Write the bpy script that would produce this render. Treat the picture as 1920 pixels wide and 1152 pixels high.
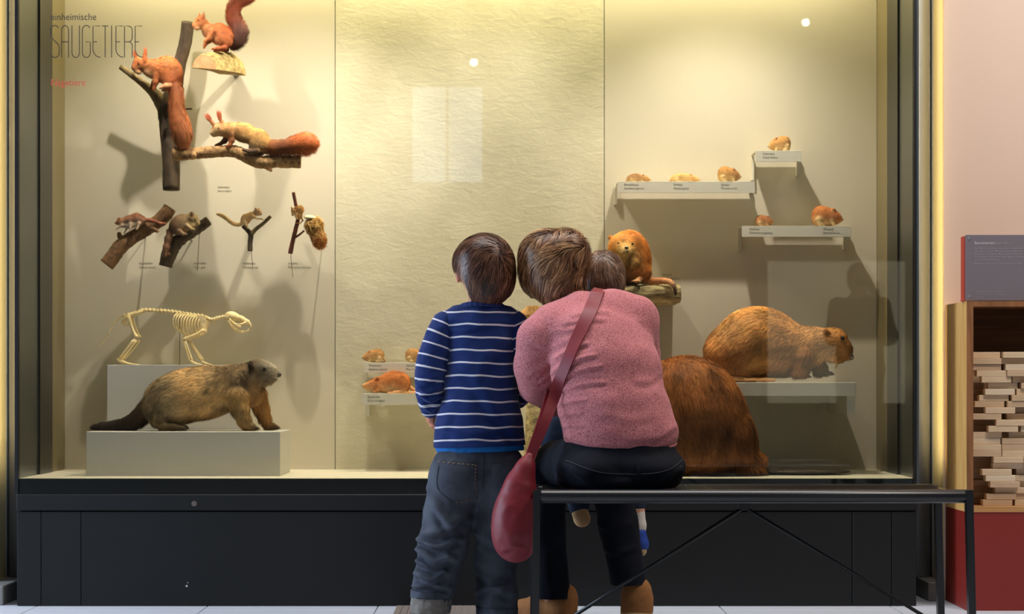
import bpy, bmesh, math, random
import numpy as np
from mathutils import Vector, Matrix

for o in list(bpy.data.objects):
    bpy.data.objects.remove(o, do_unlink=True)
scene = bpy.context.scene
COL = scene.collection

# ------------------------------------------------------------------ camera
F = 3640.0            # focal length in pixels of the 1920 wide frame
CX, CY = 947.0, 720.0 # principal point
H = 0.72              # camera height
cam_d = bpy.data.cameras.new('camera')
cam = bpy.data.objects.new('camera', cam_d)
COL.objects.link(cam)
cam.location = (0, 0, H)
cam.rotation_euler = (math.pi / 2, 0, 0)
cam_d.sensor_width = 36.0
cam_d.lens = F / 1920.0 * 36.0
cam_d.shift_x = (960 - CX) / 1920.0
cam_d.shift_y = (CY - 576) / 1920.0
cam_d.clip_end = 100
cam_d.dof.use_dof = True
cam_d.dof.focus_distance = 5.5
cam_d.dof.aperture_fstop = 5.6
scene.camera = cam

# ------------------------------------------------------------------ world and room light
world = bpy.data.worlds.new('World')
scene.world = world
world.use_nodes = True
world.node_tree.nodes['Background'].inputs[0].default_value = (0.9, 0.9, 0.92, 1)
world.node_tree.nodes['Background'].inputs[1].default_value = 0.08


def area_light(name, loc, target, sx, sy, power, color, spread=180):
    l = bpy.data.lights.new(name, 'AREA')
    l.shape = 'RECTANGLE'
    l.size = sx
    l.size_y = sy
    l.energy = power
    l.color = color
    l.spread = math.radians(spread)
    o = bpy.data.objects.new(name, l)
    COL.objects.link(o)
    o.location = loc
    d = Vector(target) - Vector(loc)
    o.rotation_euler = d.to_track_quat('-Z', 'Y').to_euler()
    return o


# daylight of the hall: a skylight above the visitors and a tall window on the left
area_light('skylight', (0.2, 5.6, 3.9), (0.2, 5.6, 0), 3.6, 1.5, 125, (1.0, 0.97, 0.95))
area_light('hall_window_light', (-3.6, 5.45, 1.35), (0.3, 5.55, 0.7), 1.2, 2.2, 120, (0.62, 0.78, 1.0))
area_light('ceiling_washer', (2.3, 4.4, 3.5), (1.9, 6.45, 1.2), 0.5, 0.5, 26, (1.0, 0.9, 0.8), 120)

scene.view_settings.view_transform = 'Standard'
scene.view_settings.look = 'None'
scene.view_settings.gamma = 1.0
scene.view_settings.use_curve_mapping = False
scene.view_settings.exposure = 0.08

# ------------------------------------------------------------------ helpers
RNG = np.random.default_rng(7)
ORG = {}


def lin(c):
    """sRGB 0-255 triple to linear rgba"""
    out = []
    for v in c[:3]:
        v = v / 255.0
        out.append(v / 12.92 if v <= 0.04045 else ((v + 0.055) / 1.055) ** 2.4)
    return (out[0], out[1], out[2], 1.0)


def W(px, py, D, d=0.0):
    """picture point at depth D (plus d pixels) to a world point"""
    k = D / F
    return np.array([(px - CX) * k, D + d * k, H - (py - CY) * k])


def Wa(P, D):
    """array of (px, py, d) to world"""
    k = D / F
    P = np.asarray(P, float)
    return np.stack([(P[:, 0] - CX) * k, D + P[:, 2] * k, H - (P[:, 1] - CY) * k], 1)


def link(o, parent=None, org=(0, 0, 0)):
    COL.objects.link(o)
    ORG[o.name] = np.array(org, float)
    if parent is not None:
        o.parent = parent
        o.location = ORG[o.name] - ORG[parent.name]
    else:
        o.location = org
    return o


def tag(o, label=None, cat=None, group=None, kind=None):
    if label:
        o['label'] = label
    if cat:
        o['category'] = cat
    if group:
        o['group'] = group
    if kind:
        o['kind'] = kind
    return o


def thing(name, label, cat, org, group=None):
    o = bpy.data.objects.new(name, None)
    o.empty_display_size = 0.05
    link(o, None, org)
    return tag(o, label, cat, group)


def mesh_obj(name, V, Fc, mat, parent=None, org=None, smooth=False, col=None, attrs=None):
    """V are world coordinates"""
    V = np.asarray(V, float)
    if org is None:
        org = ORG[parent.name] if parent is not None else (0, 0, 0)
    org = np.array(org, float)
    me = bpy.data.meshes.new(name)
    L = (V - org)
    if isinstance(Fc, np.ndarray):
        n = len(L)
        m, c = Fc.shape
        me.vertices.add(n)
        me.vertices.foreach_set('co', L.astype(np.float32).ravel())
        me.loops.add(m * c)
        me.loops.foreach_set('vertex_index', Fc.astype(np.int32).ravel())
        me.polygons.add(m)
        me.polygons.foreach_set('loop_start', np.arange(0, m * c, c, dtype=np.int32))
        me.polygons.foreach_set('loop_total', np.full(m, c, dtype=np.int32))
        me.update(calc_edges=True)
    else:
        me.from_pydata([tuple(v) for v in L], [], [tuple(f) for f in Fc])
    if smooth:
        me.polygons.foreach_set('use_smooth', np.ones(len(me.polygons), dtype=bool))
    if col is not None:
        a = me.color_attributes.new('col', 'FLOAT_COLOR', 'POINT')
        cc = np.ones((len(V), 4), np.float32)
        cc[:, :3] = col
        a.data.foreach_set('color', cc.ravel())
    if attrs:
        for kx, vx in attrs.items():
            a = me.attributes.new(kx, 'FLOAT', 'POINT')
            a.data.foreach_set('value', np.asarray(vx, np.float32))
    me.update()
    if mat is not None:
        me.materials.append(mat)
    o = bpy.data.objects.new(name, me)
    link(o, parent, org)
    return o


def bm_arrays(bm):
    bm.verts.ensure_lookup_table()
    V = np.array([v.co[:] for v in bm.verts])
    Fc = [[v.index for v in f.verts] for f in bm.faces]
    bm.free()
    return V, Fc


def box_vf(x0, x1, y0, y1, z0, z1, bev=0.0, seg=1):
    bm = bmesh.new()
    r = bmesh.ops.create_cube(bm, size=1.0)
    for v in bm.verts:
        v.co = Vector(((x0 + x1) / 2 + v.co.x * (x1 - x0), (y0 + y1) / 2 + v.co.y * (y1 - y0),
                       (z0 + z1) / 2 + v.co.z * (z1 - z0)))
    if bev > 0:
        bmesh.ops.bevel(bm, geom=list(bm.edges), offset=bev, segments=seg, affect='EDGES', profile=0.6)
    bm.verts.index_update()
    return bm_arrays(bm)


def join_vf(parts):
    Vs, Fs, n = [], [], 0
    for V, Fc in parts:
        Vs.append(np.asarray(V, float))
        Fs += [[i + n for i in f] for f in Fc]
        n += len(V)
    return np.concatenate(Vs), Fs


def box(name, x0, x1, y0, y1, z0, z1, mat, parent=None, org=None, bev=0.0, seg=1):
    V, Fc = box_vf(x0, x1, y0, y1, z0, z1, bev, seg)
    if org is None and parent is None:
        org = ((x0 + x1) / 2, (y0 + y1) / 2, z0)
    return mesh_obj(name, V, Fc, mat, parent, org)


def pext(px0, px1, py0, py1, D):
    a = W(px0, py1, D)
    b = W(px1, py0, D)
    return a[0], b[0], a[2], b[2]


def pbox_vf(px0, px1, py0, py1, D0, D1, bev=0.0, seg=1):
    x0, x1, z0, z1 = pext(px0, px1, py0, py1, D0)
    return box_vf(x0, x1, D0, D1, z0, z1, bev, seg)


def pbox(name, px0, px1, py0, py1, D0, D1, mat, parent=None, bev=0.0, org=None, seg=1):
    x0, x1, z0, z1 = pext(px0, px1, py0, py1, D0)
    return box(name, x0, x1, D0, D1, z0, z1, mat, parent, org, bev, seg)


def tube_vf(pts, radii, n=10, cap=True, jit=0.0, rng=None, flat=1.0):
    """tube through world points; jit roughens it like bark"""
    pts = [np.array(p, float) for p in pts]
    if np.isscalar(radii):
        radii = [radii] * len(pts)
    V, Fc = [], []
    up = np.array([0.013, 0.31, 0.95])
    prev = None
    for i, p in enumerate(pts):
        t = pts[min(i + 1, len(pts) - 1)] - pts[max(i - 1, 0)]
        t = t / (np.linalg.norm(t) + 1e-12)
        if prev is None:
            a = np.cross(t, up)
            if np.linalg.norm(a) < 0.1:
                a = np.cross(t, np.array([1.0, 0.1, 0.0]))
        else:
            a = prev - t * np.dot(prev, t)
        a /= np.linalg.norm(a)
        prev = a
        b = np.cross(t, a)
        for j in range(n):
            th = 2 * math.pi * j / n
            r = radii[i]
            if jit:
                r = r * (1 + jit * (rng.random() - 0.5) * 2)
            V.append(p + r * (math.cos(th) * a + flat * math.sin(th) * b))
    for i in range(len(pts) - 1):
        for j in range(n):
            Fc.append([i * n + j, i * n + (j + 1) % n, (i + 1) * n + (j + 1) % n, (i + 1) * n + j])
    if cap:
        Fc.append(list(range(n))[::-1])
        Fc.append([(len(pts) - 1) * n + j for j in range(n)])
    return np.array(V), Fc


def smooth_path(pts, m=6):
    """Catmull-Rom resample of tuples of any width"""
    P = np.array(pts, float)
    if len(P) < 3:
        t = np.linspace(0, 1, m + 1)[:, None]
        return P[0] * (1 - t) + P[-1] * t
    Q = np.vstack([2 * P[0] - P[1], P, 2 * P[-1] - P[-2]])
    out = []
    for i in range(1, len(Q) - 2):
        for s in range(m):
            t = s / m
            a, b, c, d = Q[i - 1], Q[i], Q[i + 1], Q[i + 2]
            out.append(0.5 * (2 * b + (c - a) * t + (2 * a - 5 * b + 4 * c - d) * t * t + (3 * b - a - 3 * c + d) * t ** 3))
    out.append(P[-1])
    return np.array(out)


def ptube_vf(path, D, m=6, n=10, jit=0.0, rng=None, cap=True):
    """path of (px, py, d, r) all in pixels at depth D"""
    S = smooth_path(path, m)
    return tube_vf(Wa(S[:, :3], D), list(np.maximum(S[:, 3], 0.05) * D / F), n, cap, jit, rng)


# ------------------------------------------------------------------ materials
def new_mat(name):
    m = bpy.data.materials.new(name)
    m.use_nodes = True
    nt = m.node_tree
    b = nt.nodes['Principled BSDF']
    return m, nt, b


def nd(nt, typ, **kw):
    n = nt.nodes.new(typ)
    for k, v in kw.items():
        if k in ('op',):
            n.operation = v
        else:
            setattr(n, k, v)
    return n


def mat_plain(name, c, rough=0.5, metal=0.0, spec=0.5, var=0.0, scale=30.0, bump=0.0, bscale=60.0, coat=0.0):
    m, nt, b = new_mat(name)
    c = lin(c)
    b.inputs['Base Color'].default_value = c
    b.inputs['Roughness'].default_value = rough
    b.inputs['Metallic'].default_value = metal
    b.inputs['Specular IOR Level'].default_value = spec
    b.inputs['Coat Weight'].default_value = coat
    if var or bump:
        tc = nd(nt, 'ShaderNodeTexCoord')
    if var:
        nz = nd(nt, 'ShaderNodeTexNoise')
        nz.inputs['Scale'].default_value = scale
        nz.inputs['Detail'].default_value = 5
        nt.links.new(tc.outputs['Object'], nz.inputs['Vector'])
        mx = nd(nt, 'ShaderNodeMix', data_type='RGBA')
        mx.inputs[6].default_value = tuple(max(0, v * (1 - var)) for v in c[:3]) + (1,)
        mx.inputs[7].default_value = tuple(min(1, v * (1 + var)) for v in c[:3]) + (1,)
        nt.links.new(nz.outputs['Fac'], mx.inputs[0])
        nt.links.new(mx.outputs[2], b.inputs['Base Color'])
    if bump:
        nb = nd(nt, 'ShaderNodeTexNoise')
        nb.inputs['Scale'].default_value = bscale
        nb.inputs['Detail'].default_value = 6
        nt.links.new(tc.outputs['Object'], nb.inputs['Vector'])
        bp = nd(nt, 'ShaderNodeBump')
        bp.inputs['Strength'].default_value = bump
        bp.inputs['Distance'].default_value = 0.01
        nt.links.new(nb.outputs['Fac'], bp.inputs['Height'])
        nt.links.new(bp.outputs['Normal'], b.inputs['Normal'])
    return m


def mat_attr(name, rough=0.7, spec=0.25, var=0.25, scale=120.0, bump=0.0, bscale=200.0, stretch=None, sheen=0.0, sss=0.0):
    """base colour from the point colour attribute, with a procedural variation"""
    m, nt, b = new_mat(name)
    at = nd(nt, 'ShaderNodeAttribute', attribute_name='col')
    tc = nd(nt, 'ShaderNodeTexCoord')
    nz = nd(nt, 'ShaderNodeTexNoise')
    nz.inputs['Scale'].default_value = scale
    nz.inputs['Detail'].default_value = 4
    if stretch:
        mp = nd(nt, 'ShaderNodeMapping')
        mp.inputs['Scale'].default_value = stretch
        nt.links.new(tc.outputs['Object'], mp.inputs['Vector'])
        nt.links.new(mp.outputs['Vector'], nz.inputs['Vector'])
    else:
        nt.links.new(tc.outputs['Object'], nz.inputs['Vector'])
    mr = nd(nt, 'ShaderNodeMapRange')
    mr.inputs['From Min'].default_value = 0.3
    mr.inputs['From Max'].default_value = 0.7
    mr.inputs['To Min'].default_value = 1 - var
    mr.inputs['To Max'].default_value = 1 + var
    nt.links.new(nz.outputs['Fac'], mr.inputs['Value'])
    vm = nd(nt, 'ShaderNodeVectorMath', operation='SCALE')
    nt.links.new(at.outputs['Color'], vm.inputs[0])
    nt.links.new(mr.outputs['Result'], vm.inputs['Scale'])
    nt.links.new(vm.outputs['Vector'], b.inputs['Base Color'])
    b.inputs['Roughness'].default_value = rough
    b.inputs['Specular IOR Level'].default_value = spec
    b.inputs['Sheen Weight'].default_value = sheen
    if sss:
        b.inputs['Subsurface Weight'].default_value = sss
        b.inputs['Subsurface Radius'].default_value = (0.01, 0.004, 0.002)
    if bump:
        nb = nd(nt, 'ShaderNodeTexNoise')
        nb.inputs['Scale'].default_value = bscale
        nb.inputs['Detail'].default_value = 5
        nt.links.new(tc.outputs['Object'], nb.inputs['Vector'])
        bp = nd(nt, 'ShaderNodeBump')
        bp.inputs['Strength'].default_value = bump
        bp.inputs['Distance'].default_value = 0.004
        nt.links.new(nb.outputs['Fac'], bp.inputs['Height'])
        nt.links.new(bp.outputs['Normal'], b.inputs['Normal'])
    return m


def mat_wood(name, c1, c2, axis='X', scale=6.0, rough=0.5, bump=0.1, dist=4.0):
    m, nt, b = new_mat(name)
    tc = nd(nt, 'ShaderNodeTexCoord')
    mp = nd(nt, 'ShaderNodeMapping')
    s = [9.0, 9.0, 9.0]
    s['XYZ'.index(axis)] = 0.7
    mp.inputs['Scale'].default_value = s
    nt.links.new(tc.outputs['Object'], mp.inputs['Vector'])
    nz = nd(nt, 'ShaderNodeTexNoise')
    nz.inputs['Scale'].default_value = scale
    nz.inputs['Detail'].default_value = 6
    nz.inputs['Distortion'].default_value = dist * 0.2
    nt.links.new(mp.outputs['Vector'], nz.inputs['Vector'])
    cr = nd(nt, 'ShaderNodeValToRGB')
    cr.color_ramp.elements[0].position = 0.32
    cr.color_ramp.elements[0].color = lin(c1)
    cr.color_ramp.elements[1].position = 0.68
    cr.color_ramp.elements[1].color = lin(c2)
    nt.links.new(nz.outputs['Fac'], cr.inputs['Fac'])
    nt.links.new(cr.outputs['Color'], b.inputs['Base Color'])
    b.inputs['Roughness'].default_value = rough
    bp = nd(nt, 'ShaderNodeBump')
    bp.inputs['Strength'].default_value = bump
    bp.inputs['Distance'].default_value = 0.004
    nt.links.new(nz.outputs['Fac'], bp.inputs['Height'])
    nt.links.new(bp.outputs['Normal'], b.inputs['Normal'])
    return m


def text_vf(s, size=1.0):
    cu = bpy.data.curves.new('lettering', 'FONT')
    cu.body = s
    cu.size = size
    cu.resolution_u = 3
    o = bpy.data.objects.new('lettering', cu)
    COL.objects.link(o)
    dg = bpy.context.evaluated_depsgraph_get()
    me = bpy.data.meshes.new_from_object(o.evaluated_get(dg))
    V = np.array([v.co[:] for v in me.vertices])
    Fc = [list(p.vertices) for p in me.polygons]
    bpy.data.objects.remove(o, do_unlink=True)
    bpy.data.curves.remove(cu)
    bpy.data.meshes.remove(me)
    return V, Fc


def caption(name, lines, px, py, D, parent, mat, hpx, width=None, lead=1.25, yoff=0.0):
    """lines of lettering facing the visitor; (px, py) top left corner, hpx letter size in pixels"""
    k = D / F
    parts = []
    for i, s in enumerate(lines):
        V, Fc = text_vf(s)
        sc = hpx * k
        sx = sc
        if width:
            w = width[i] if isinstance(width, (list, tuple)) else width
            if w:
                sx = w * k / (V[:, 0].max() - V[:, 0].min())
        base = W(px, py + hpx * (0.72 + i * lead), D)
        X = np.stack([base[0] + V[:, 0] * sx, np.full(len(V), D + yoff), base[2] + V[:, 1] * sc], 1)
        parts.append((X, Fc))
    V, Fc = join_vf(parts)
    return mesh_obj(name, V, Fc, mat, parent)


# ------------------------------------------------------------------ implicit bodies
def smin(a, b, k):
    h = np.maximum(k - np.abs(a - b), 0.0) / k
    return np.minimum(a, b) - h * h * k * 0.25


class Blob:
    """a soft body made of round cones and ellipsoids, in pixels of the picture plane at depth D"""

    def __init__(self, D, k=6.0):
        self.D = D
        self.k = k
        self.p = []

    def cap(self, a, b, ra, rb, col=(128, 128, 128), k=None, fl=1.0, flow=None, op=1):
        a = np.array(a, float)
        b = np.array(b, float)
        if flow is None:
            flow = b - a
        flow = np.array(flow, float)
        n = np.linalg.norm(flow)
        flow = flow / n if n > 1e-9 else np.array([0, 1.0, 0])
        R = max(ra, rb)
        self.p.append(dict(t=0, a=a, b=b, ra=ra, rb=rb, col=np.array(lin(col)[:3]), k=k or self.k, fl=fl, flow=flow, op=op,
                           lo=np.minimum(a, b) - R, hi=np.maximum(a, b) + R))
        return self

    def ell(self, c, r, rot=0.0, col=(128, 128, 128), k=None, fl=1.0, flow=(1, 0, 0), op=1, yaw=0.0, roll=0.0):
        """rot: degrees in the picture plane (clockwise as seen), yaw about the vertical, roll about x"""
        c = np.array(c, float)
        r = np.array(r, float)
        t = math.radians(rot)
        Rz = np.array([[math.cos(t), -math.sin(t), 0], [math.sin(t), math.cos(t), 0], [0, 0, 1]])
        t = math.radians(yaw)
        Ry = np.array([[math.cos(t), 0, math.sin(t)], [0, 1, 0], [-math.sin(t), 0, math.cos(t)]])
        t = math.radians(roll)
        Rx = np.array([[1, 0, 0], [0, math.cos(t), -math.sin(t)], [0, math.sin(t), math.cos(t)]])
        M = Ry @ Rz @ Rx
        R = r.max()
        flow = np.array(flow, float)
        flow = flow / (np.linalg.norm(flow) + 1e-9)
        self.p.append(dict(t=1, c=c, r=r, M=M, col=np.array(lin(col)[:3]), k=k or self.k, fl=fl, flow=flow, op=op,
                           lo=c - R, hi=c + R))
        return self

    def chain(self, pts, col=(128, 128, 128), k=None, fl=1.0, m=1):
        """pts (px, py, d, r)"""
        S = smooth_path(pts, m) if m > 1 else np.array(pts, float)
        for i in range(len(S) - 1):
            c = col
            if isinstance(col, list):
                u = i / max(1, len(S) - 2)
                f = u * (len(col) - 1)
                j = min(int(f), len(col) - 2)
                c = tuple(np.array(col[j]) * (1 - (f - j)) + np.array(col[j + 1]) * (f - j))
            self.cap(S[i, :3], S[i + 1, :3], S[i, 3], S[i + 1, 3], c, k, fl)
        return self

    @staticmethod
    def dist(q, P):
        if q['t'] == 0:
            ba = q['b'] - q['a']
            pa = P - q['a']
            L = max(float(ba @ ba), 1e-9)
            h = np.clip(pa @ ba / L, 0, 1)
            v = pa - h[:, None] * ba
            return np.sqrt((v * v).sum(1)) - (q['ra'] + (q['rb'] - q['ra']) * h)
        u = (P - q['c']) @ q['M']
        w = u / q['r']
        k0 = np.sqrt((w * w).sum(1)) + 1e-9
        k1 = np.sqrt(((w / q['r']) ** 2).sum(1)) + 1e-9
        return k0 * (k0 - 1.0) / k1

    def eval(self, P):
        d = np.full(len(P), 1e3)
        for q in self.p:
            dd = self.dist(q, P)
            if q['op'] > 0:
                d = smin(d, dd, q['k'])
            else:
                d = -smin(-d, dd, q['k'])
        return d

    def grad(self, P, e=0.4):
        g = np.zeros_like(P)
        for i in range(3):
            o = np.zeros(3)
            o[i] = e
            g[:, i] = self.eval(P + o) - self.eval(P - o)
        return g / (np.linalg.norm(g, axis=1, keepdims=True) + 1e-9)

    def weights(self, P, tau):
        Q = [q for q in self.p if q['op'] > 0]
        Dm = np.stack([self.dist(q, P) for q in Q], 1)
        Dm -= Dm.min(1, keepdims=True)
        w = np.exp(-Dm / tau)
        w /= w.sum(1, keepdims=True)
        return Q, w

    def color(self, P, tau=3.0):
        Q, w = self.weights(P, tau)
        return w @ np.array([q['col'] for q in Q])

    def mesh(self, h):
        lo = np.min([q['lo'] for q in self.p if q['op'] > 0], 0) - 3 * h
        hi = np.max([q['hi'] for q in self.p if q['op'] > 0], 0) + 3 * h
        n = np.ceil((hi - lo) / h).astype(int) + 1
        vals = np.full(n, 50.0 * h, np.float32)
        ax = [lo[i] + h * np.arange(n[i]) for i in range(3)]
        for q in self.p:
            mg = q['k'] + 3 * h
            i0 = np.maximum(((q['lo'] - mg - lo) / h).astype(int), 0)
            i1 = np.minimum(((q['hi'] + mg - lo) / h).astype(int) + 2, n)
            if (i1 <= i0).any():
                continue
            sl = tuple(slice(i0[i], i1[i]) for i in range(3))
            G = np.meshgrid(ax[0][sl[0]], ax[1][sl[1]], ax[2][sl[2]], indexing='ij')
            P = np.stack([g.ravel() for g in G], 1)
            dd = self.dist(q, P).reshape(G[0].shape)
            cur = vals[sl]
            if q['op'] > 0:
                vals[sl] = smin(cur, dd, q['k'])
            else:
                vals[sl] = -smin(-cur, dd, q['k'])
        return surface_nets(vals, lo, h)


def surface_nets(v, lo, h):
    s = v < 0
    nx, ny, nz = v.shape
    cnt = np.zeros((nx - 1, ny - 1, nz - 1), np.int8)
    for i in (0, 1):
        for j in (0, 1):
            for k in (0, 1):
                cnt += s[i:nx - 1 + i, j:ny - 1 + j, k:nz - 1 + k]
    act = (cnt > 0) & (cnt < 8)
    idx = np.argwhere(act)
    vmap = np.full(act.shape, -1, np.int64)
    vmap[act] = np.arange(len(idx))
    pos = np.zeros((len(idx), 3))
    c = np.zeros(len(idx))
    cor = [(i, j, k) for i in (0, 1) for j in (0, 1) for k in (0, 1)]
    for a in cor:
        for ax in range(3):
            if a[ax] == 0:
                b = list(a)
                b[ax] = 1
                va = v[idx[:, 0] + a[0], idx[:, 1] + a[1], idx[:, 2] + a[2]]
                vb = v[idx[:, 0] + b[0], idx[:, 1] + b[1], idx[:, 2] + b[2]]
                m = (va < 0) != (vb < 0)
                t = np.where(m, va / np.where(m, va - vb, 1), 0)
                p = np.array(a, float)[None] + np.zeros((len(idx), 3))
                p[:, ax] += t
                pos += p * m[:, None]
                c += m
    pos = pos / np.maximum(c, 1)[:, None] + idx
    V = lo + h * pos
    faces = []
    # x edges
    for ax in range(3):
        o = [1, 1, 1]
        o[ax] = 0
        sl0 = [slice(1, -1)] * 3
        sl0[ax] = slice(0, -1)
        sl1 = [slice(1, -1)] * 3
        sl1[ax] = slice(1, None)
        s0 = s[tuple(sl0)]
        s1 = s[tuple(sl1)]
        e = np.argwhere(s0 != s1)
        if len(e) == 0:
            continue
        inside0 = s0[e[:, 0], e[:, 1], e[:, 2]]
        g = e.copy()
        for q in range(3):
            if q != ax:
                g[:, q] += 1
        u, w = [(1, 2), (2, 0), (0, 1)][ax]

        def cell(du, dw):
            t = g.copy()
            t[:, u] += du
            t[:, w] += dw
            return vmap[t[:, 0], t[:, 1], t[:, 2]]
        quad = np.stack([cell(-1, -1), cell(0, -1), cell(0, 0), cell(-1, 0)], 1)
        quad[~inside0] = quad[~inside0][:, ::-1]
        faces.append(quad)
    Fc = np.concatenate(faces)
    Fc = Fc[(Fc >= 0).all(1)]
    return V, Fc


def vnormals(V, Fc):
    a = V[Fc[:, 2]] - V[Fc[:, 0]]
    b = V[Fc[:, 3]] - V[Fc[:, 1]]
    fn = np.cross(a, b)
    N = np.zeros_like(V)
    for i in range(4):
        np.add.at(N, Fc[:, i], fn)
    return N / (np.linalg.norm(N, axis=1, keepdims=True) + 1e-12)


def vnoise(P, scale, seed=0):
    """smooth value noise, about -1..1"""
    r = np.random.default_rng(seed)
    T = r.random((32, 32, 32)) * 2 - 1
    Q = P * scale
    i = np.floor(Q).astype(int)
    f = Q - i
    f = f * f * (3 - 2 * f)
    out = 0
    for a in (0, 1):
        for b in (0, 1):
            for c in (0, 1):
                w = (f[:, 0] if a else 1 - f[:, 0]) * (f[:, 1] if b else 1 - f[:, 1]) * (f[:, 2] if c else 1 - f[:, 2])
                out = out + w * T[(i[:, 0] + a) % 32, (i[:, 1] + b) % 32, (i[:, 2] + c) % 32]
    return out


def sample_surface(V, Fc, n, rng):
    a = V[Fc[:, 2]] - V[Fc[:, 0]]
    b = V[Fc[:, 3]] - V[Fc[:, 1]]
    ar = np.linalg.norm(np.cross(a, b), axis=1)
    i = rng.choice(len(Fc), n, p=ar / ar.sum())
    u = rng.random((n, 1))
    w = rng.random((n, 1))
    q = Fc[i]
    P = (V[q[:, 0]] * (1 - u) + V[q[:, 1]] * u) * (1 - w) + (V[q[:, 3]] * (1 - u) + V[q[:, 2]] * u) * w
    return P


def strands(P0, paths, width, N, col, rng, twist=0.9):
    """paths: list of (n,3) points after the root; builds tapered ribbons with the normals of the body"""
    n = len(P0)
    pts = [P0] + paths
    seg = len(paths)
    T = pts[1] - pts[0]
    T = T / (np.linalg.norm(T, axis=1, keepdims=True) + 1e-9)
    S = np.cross(T, N)
    S /= (np.linalg.norm(S, axis=1, keepdims=True) + 1e-9)
    B = np.cross(S, T)
    ang = (rng.random((n, 1)) - 0.5) * 2 * twist
    S = S * np.cos(ang) + B * np.sin(ang)
    Vs, Ns, Cs = [], [], []
    for i in range(seg):
        w = width * (1 - 0.75 * i / seg) if not np.isscalar(width) or True else width
        w = (w if np.ndim(w) else np.full(n, w))[:, None]
        Vs += [pts[i] - S * w * 0.5, pts[i] + S * w * 0.5]
    Vs.append(pts[seg])
    m = 2 * seg + 1
    V = np.stack(Vs, 1).reshape(-1, 3)
    base = np.arange(n)[:, None] * m
    quads = []
    for i in range(seg - 1):
        quads.append(base + np.array([[2 * i, 2 * i + 1, 2 * i + 3, 2 * i + 2]]))
    tri = base + np.array([[2 * seg - 2, 2 * seg - 1, 2 * seg]])
    NN = np.repeat(N, m, axis=0)
    sh = np.concatenate([np.repeat(np.linspace(0.78, 1.2, seg), 2), [1.3]])  # shade between hairs put into the colour: darker roots, lighter tips
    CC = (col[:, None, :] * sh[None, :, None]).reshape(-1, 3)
    return V, quads, tri, NN, CC


def strand_obj(name, Vw, quads, tri, Nw, col, mat, parent):
    """mesh of ribbons: Vw world points, Nw world normals"""
    tris = [tri]
    for q in quads:
        tris.append(q[:, [0, 1, 2]])
        tris.append(q[:, [0, 2, 3]])
    T = np.concatenate(tris)
    gn = np.cross(Vw[T[:, 1]] - Vw[T[:, 0]], Vw[T[:, 2]] - Vw[T[:, 0]])
    flip = (gn * Nw[T[:, 0]]).sum(1) < 0
    T[flip] = T[flip][:, ::-1]
    o = mesh_obj(name, Vw, T, mat, parent, smooth=True, col=col)
    o.data.normals_split_custom_set_from_vertices(Nw.astype(np.float32).tolist())
    o['kind'] = 'stuff'
    return o


def dirs_world(N):
    return np.stack([N[:, 0], N[:, 2], -N[:, 1]], 1)


def fur(blob, V, Fc, n, length, width, parent, mat, off=None, seed=1, lift=0.35, jit=0.35, cvar=0.25, tau=4.0, droop=0.15,
        colfn=None, tip=None, mask=None, name='fur', seg=2):
    """short hair over a body. V in pixels (already shifted)"""
    rng = np.random.default_rng(seed)
    P = sample_surface(V, Fc, n, rng)
    sh = np.zeros(3) if off is None else off
    if mask is not None:
        P = P[mask(P - sh)]
    n = len(P)
    N = blob.grad(P - sh)
    Q, w = blob.weights(P - sh, tau)
    flow = w @ np.array([q['flow'] for q in Q])
    fl = w @ np.array([q['fl'] for q in Q])
    col = w @ np.array([q['col'] for q in Q])
    if colfn is not None:
        col = colfn(P - sh, N, col)
    keep = fl > 0.12
    P, N, flow, fl, col = P[keep], N[keep], flow[keep], fl[keep], col[keep]
    n = len(P)
    # clumps: hairs near each other lean the same way
    cl = np.stack([vnoise(P, 0.9 / max(length, 1e-3), seed + 3 + i) for i in range(3)], 1)
    d = flow + jit * cl * 1.2 + jit * 0.6 * (rng.random((n, 3)) - 0.5)
    d -= N * (d * N).sum(1, keepdims=True)
    d /= (np.linalg.norm(d, axis=1, keepdims=True) + 1e-9)
    L = (length * fl * (0.65 + 0.6 * rng.random(n)))[:, None]
    lf = lift * (0.5 + rng.random((n, 1)))
    p1 = P + L * 0.5 * (d + lf * N)
    p2 = P + L * (d + lf * 0.8 * N) + np.array([0, 1.0, 0]) * L * droop
    P0 = P - 0.15 * length * N
    col = np.clip(col * (1 + cvar * (rng.random((n, 1)) * 2 - 1)) * (1 + 0.42 * vnoise(P, 0.55 / max(length, 1e-3), seed + 9))[:, None], 0, 1)
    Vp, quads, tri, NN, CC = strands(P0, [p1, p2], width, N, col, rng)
    return strand_obj(name, Wa(Vp, blob.D), quads, tri, dirs_world(NN), CC, mat, parent)


def body(name, blob, h, mat, parent, ground=None, tau=3.0, colfn=None, disp=None, attrs=None):
    """mesh a blob and shift it so that its lowest point stands at the height ground (world z)"""
    V, Fc = blob.mesh(h)
    off = np.zeros(3)
    if ground is not None:
        zmax = V[:, 1].max()
        want = CY + (H - ground) * F / blob.D
        off = np.array([0, want - zmax, 0])
    N = vnormals(V, Fc)
    if disp is not None:
        V2 = V + N * disp(V, N)[:, None]
    else:
        V2 = V
    col = blob.color(V, tau)
    if colfn is not None:
        col = colfn(V, N, col)
    at = None
    if attrs is not None:
        at = attrs(V, N)
    Vp = V2 + off
    o = mesh_obj(name, Wa(Vp, blob.D), Fc, mat, parent, smooth=True, col=col, attrs=at)
    return o, Vp, Fc, off


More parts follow.
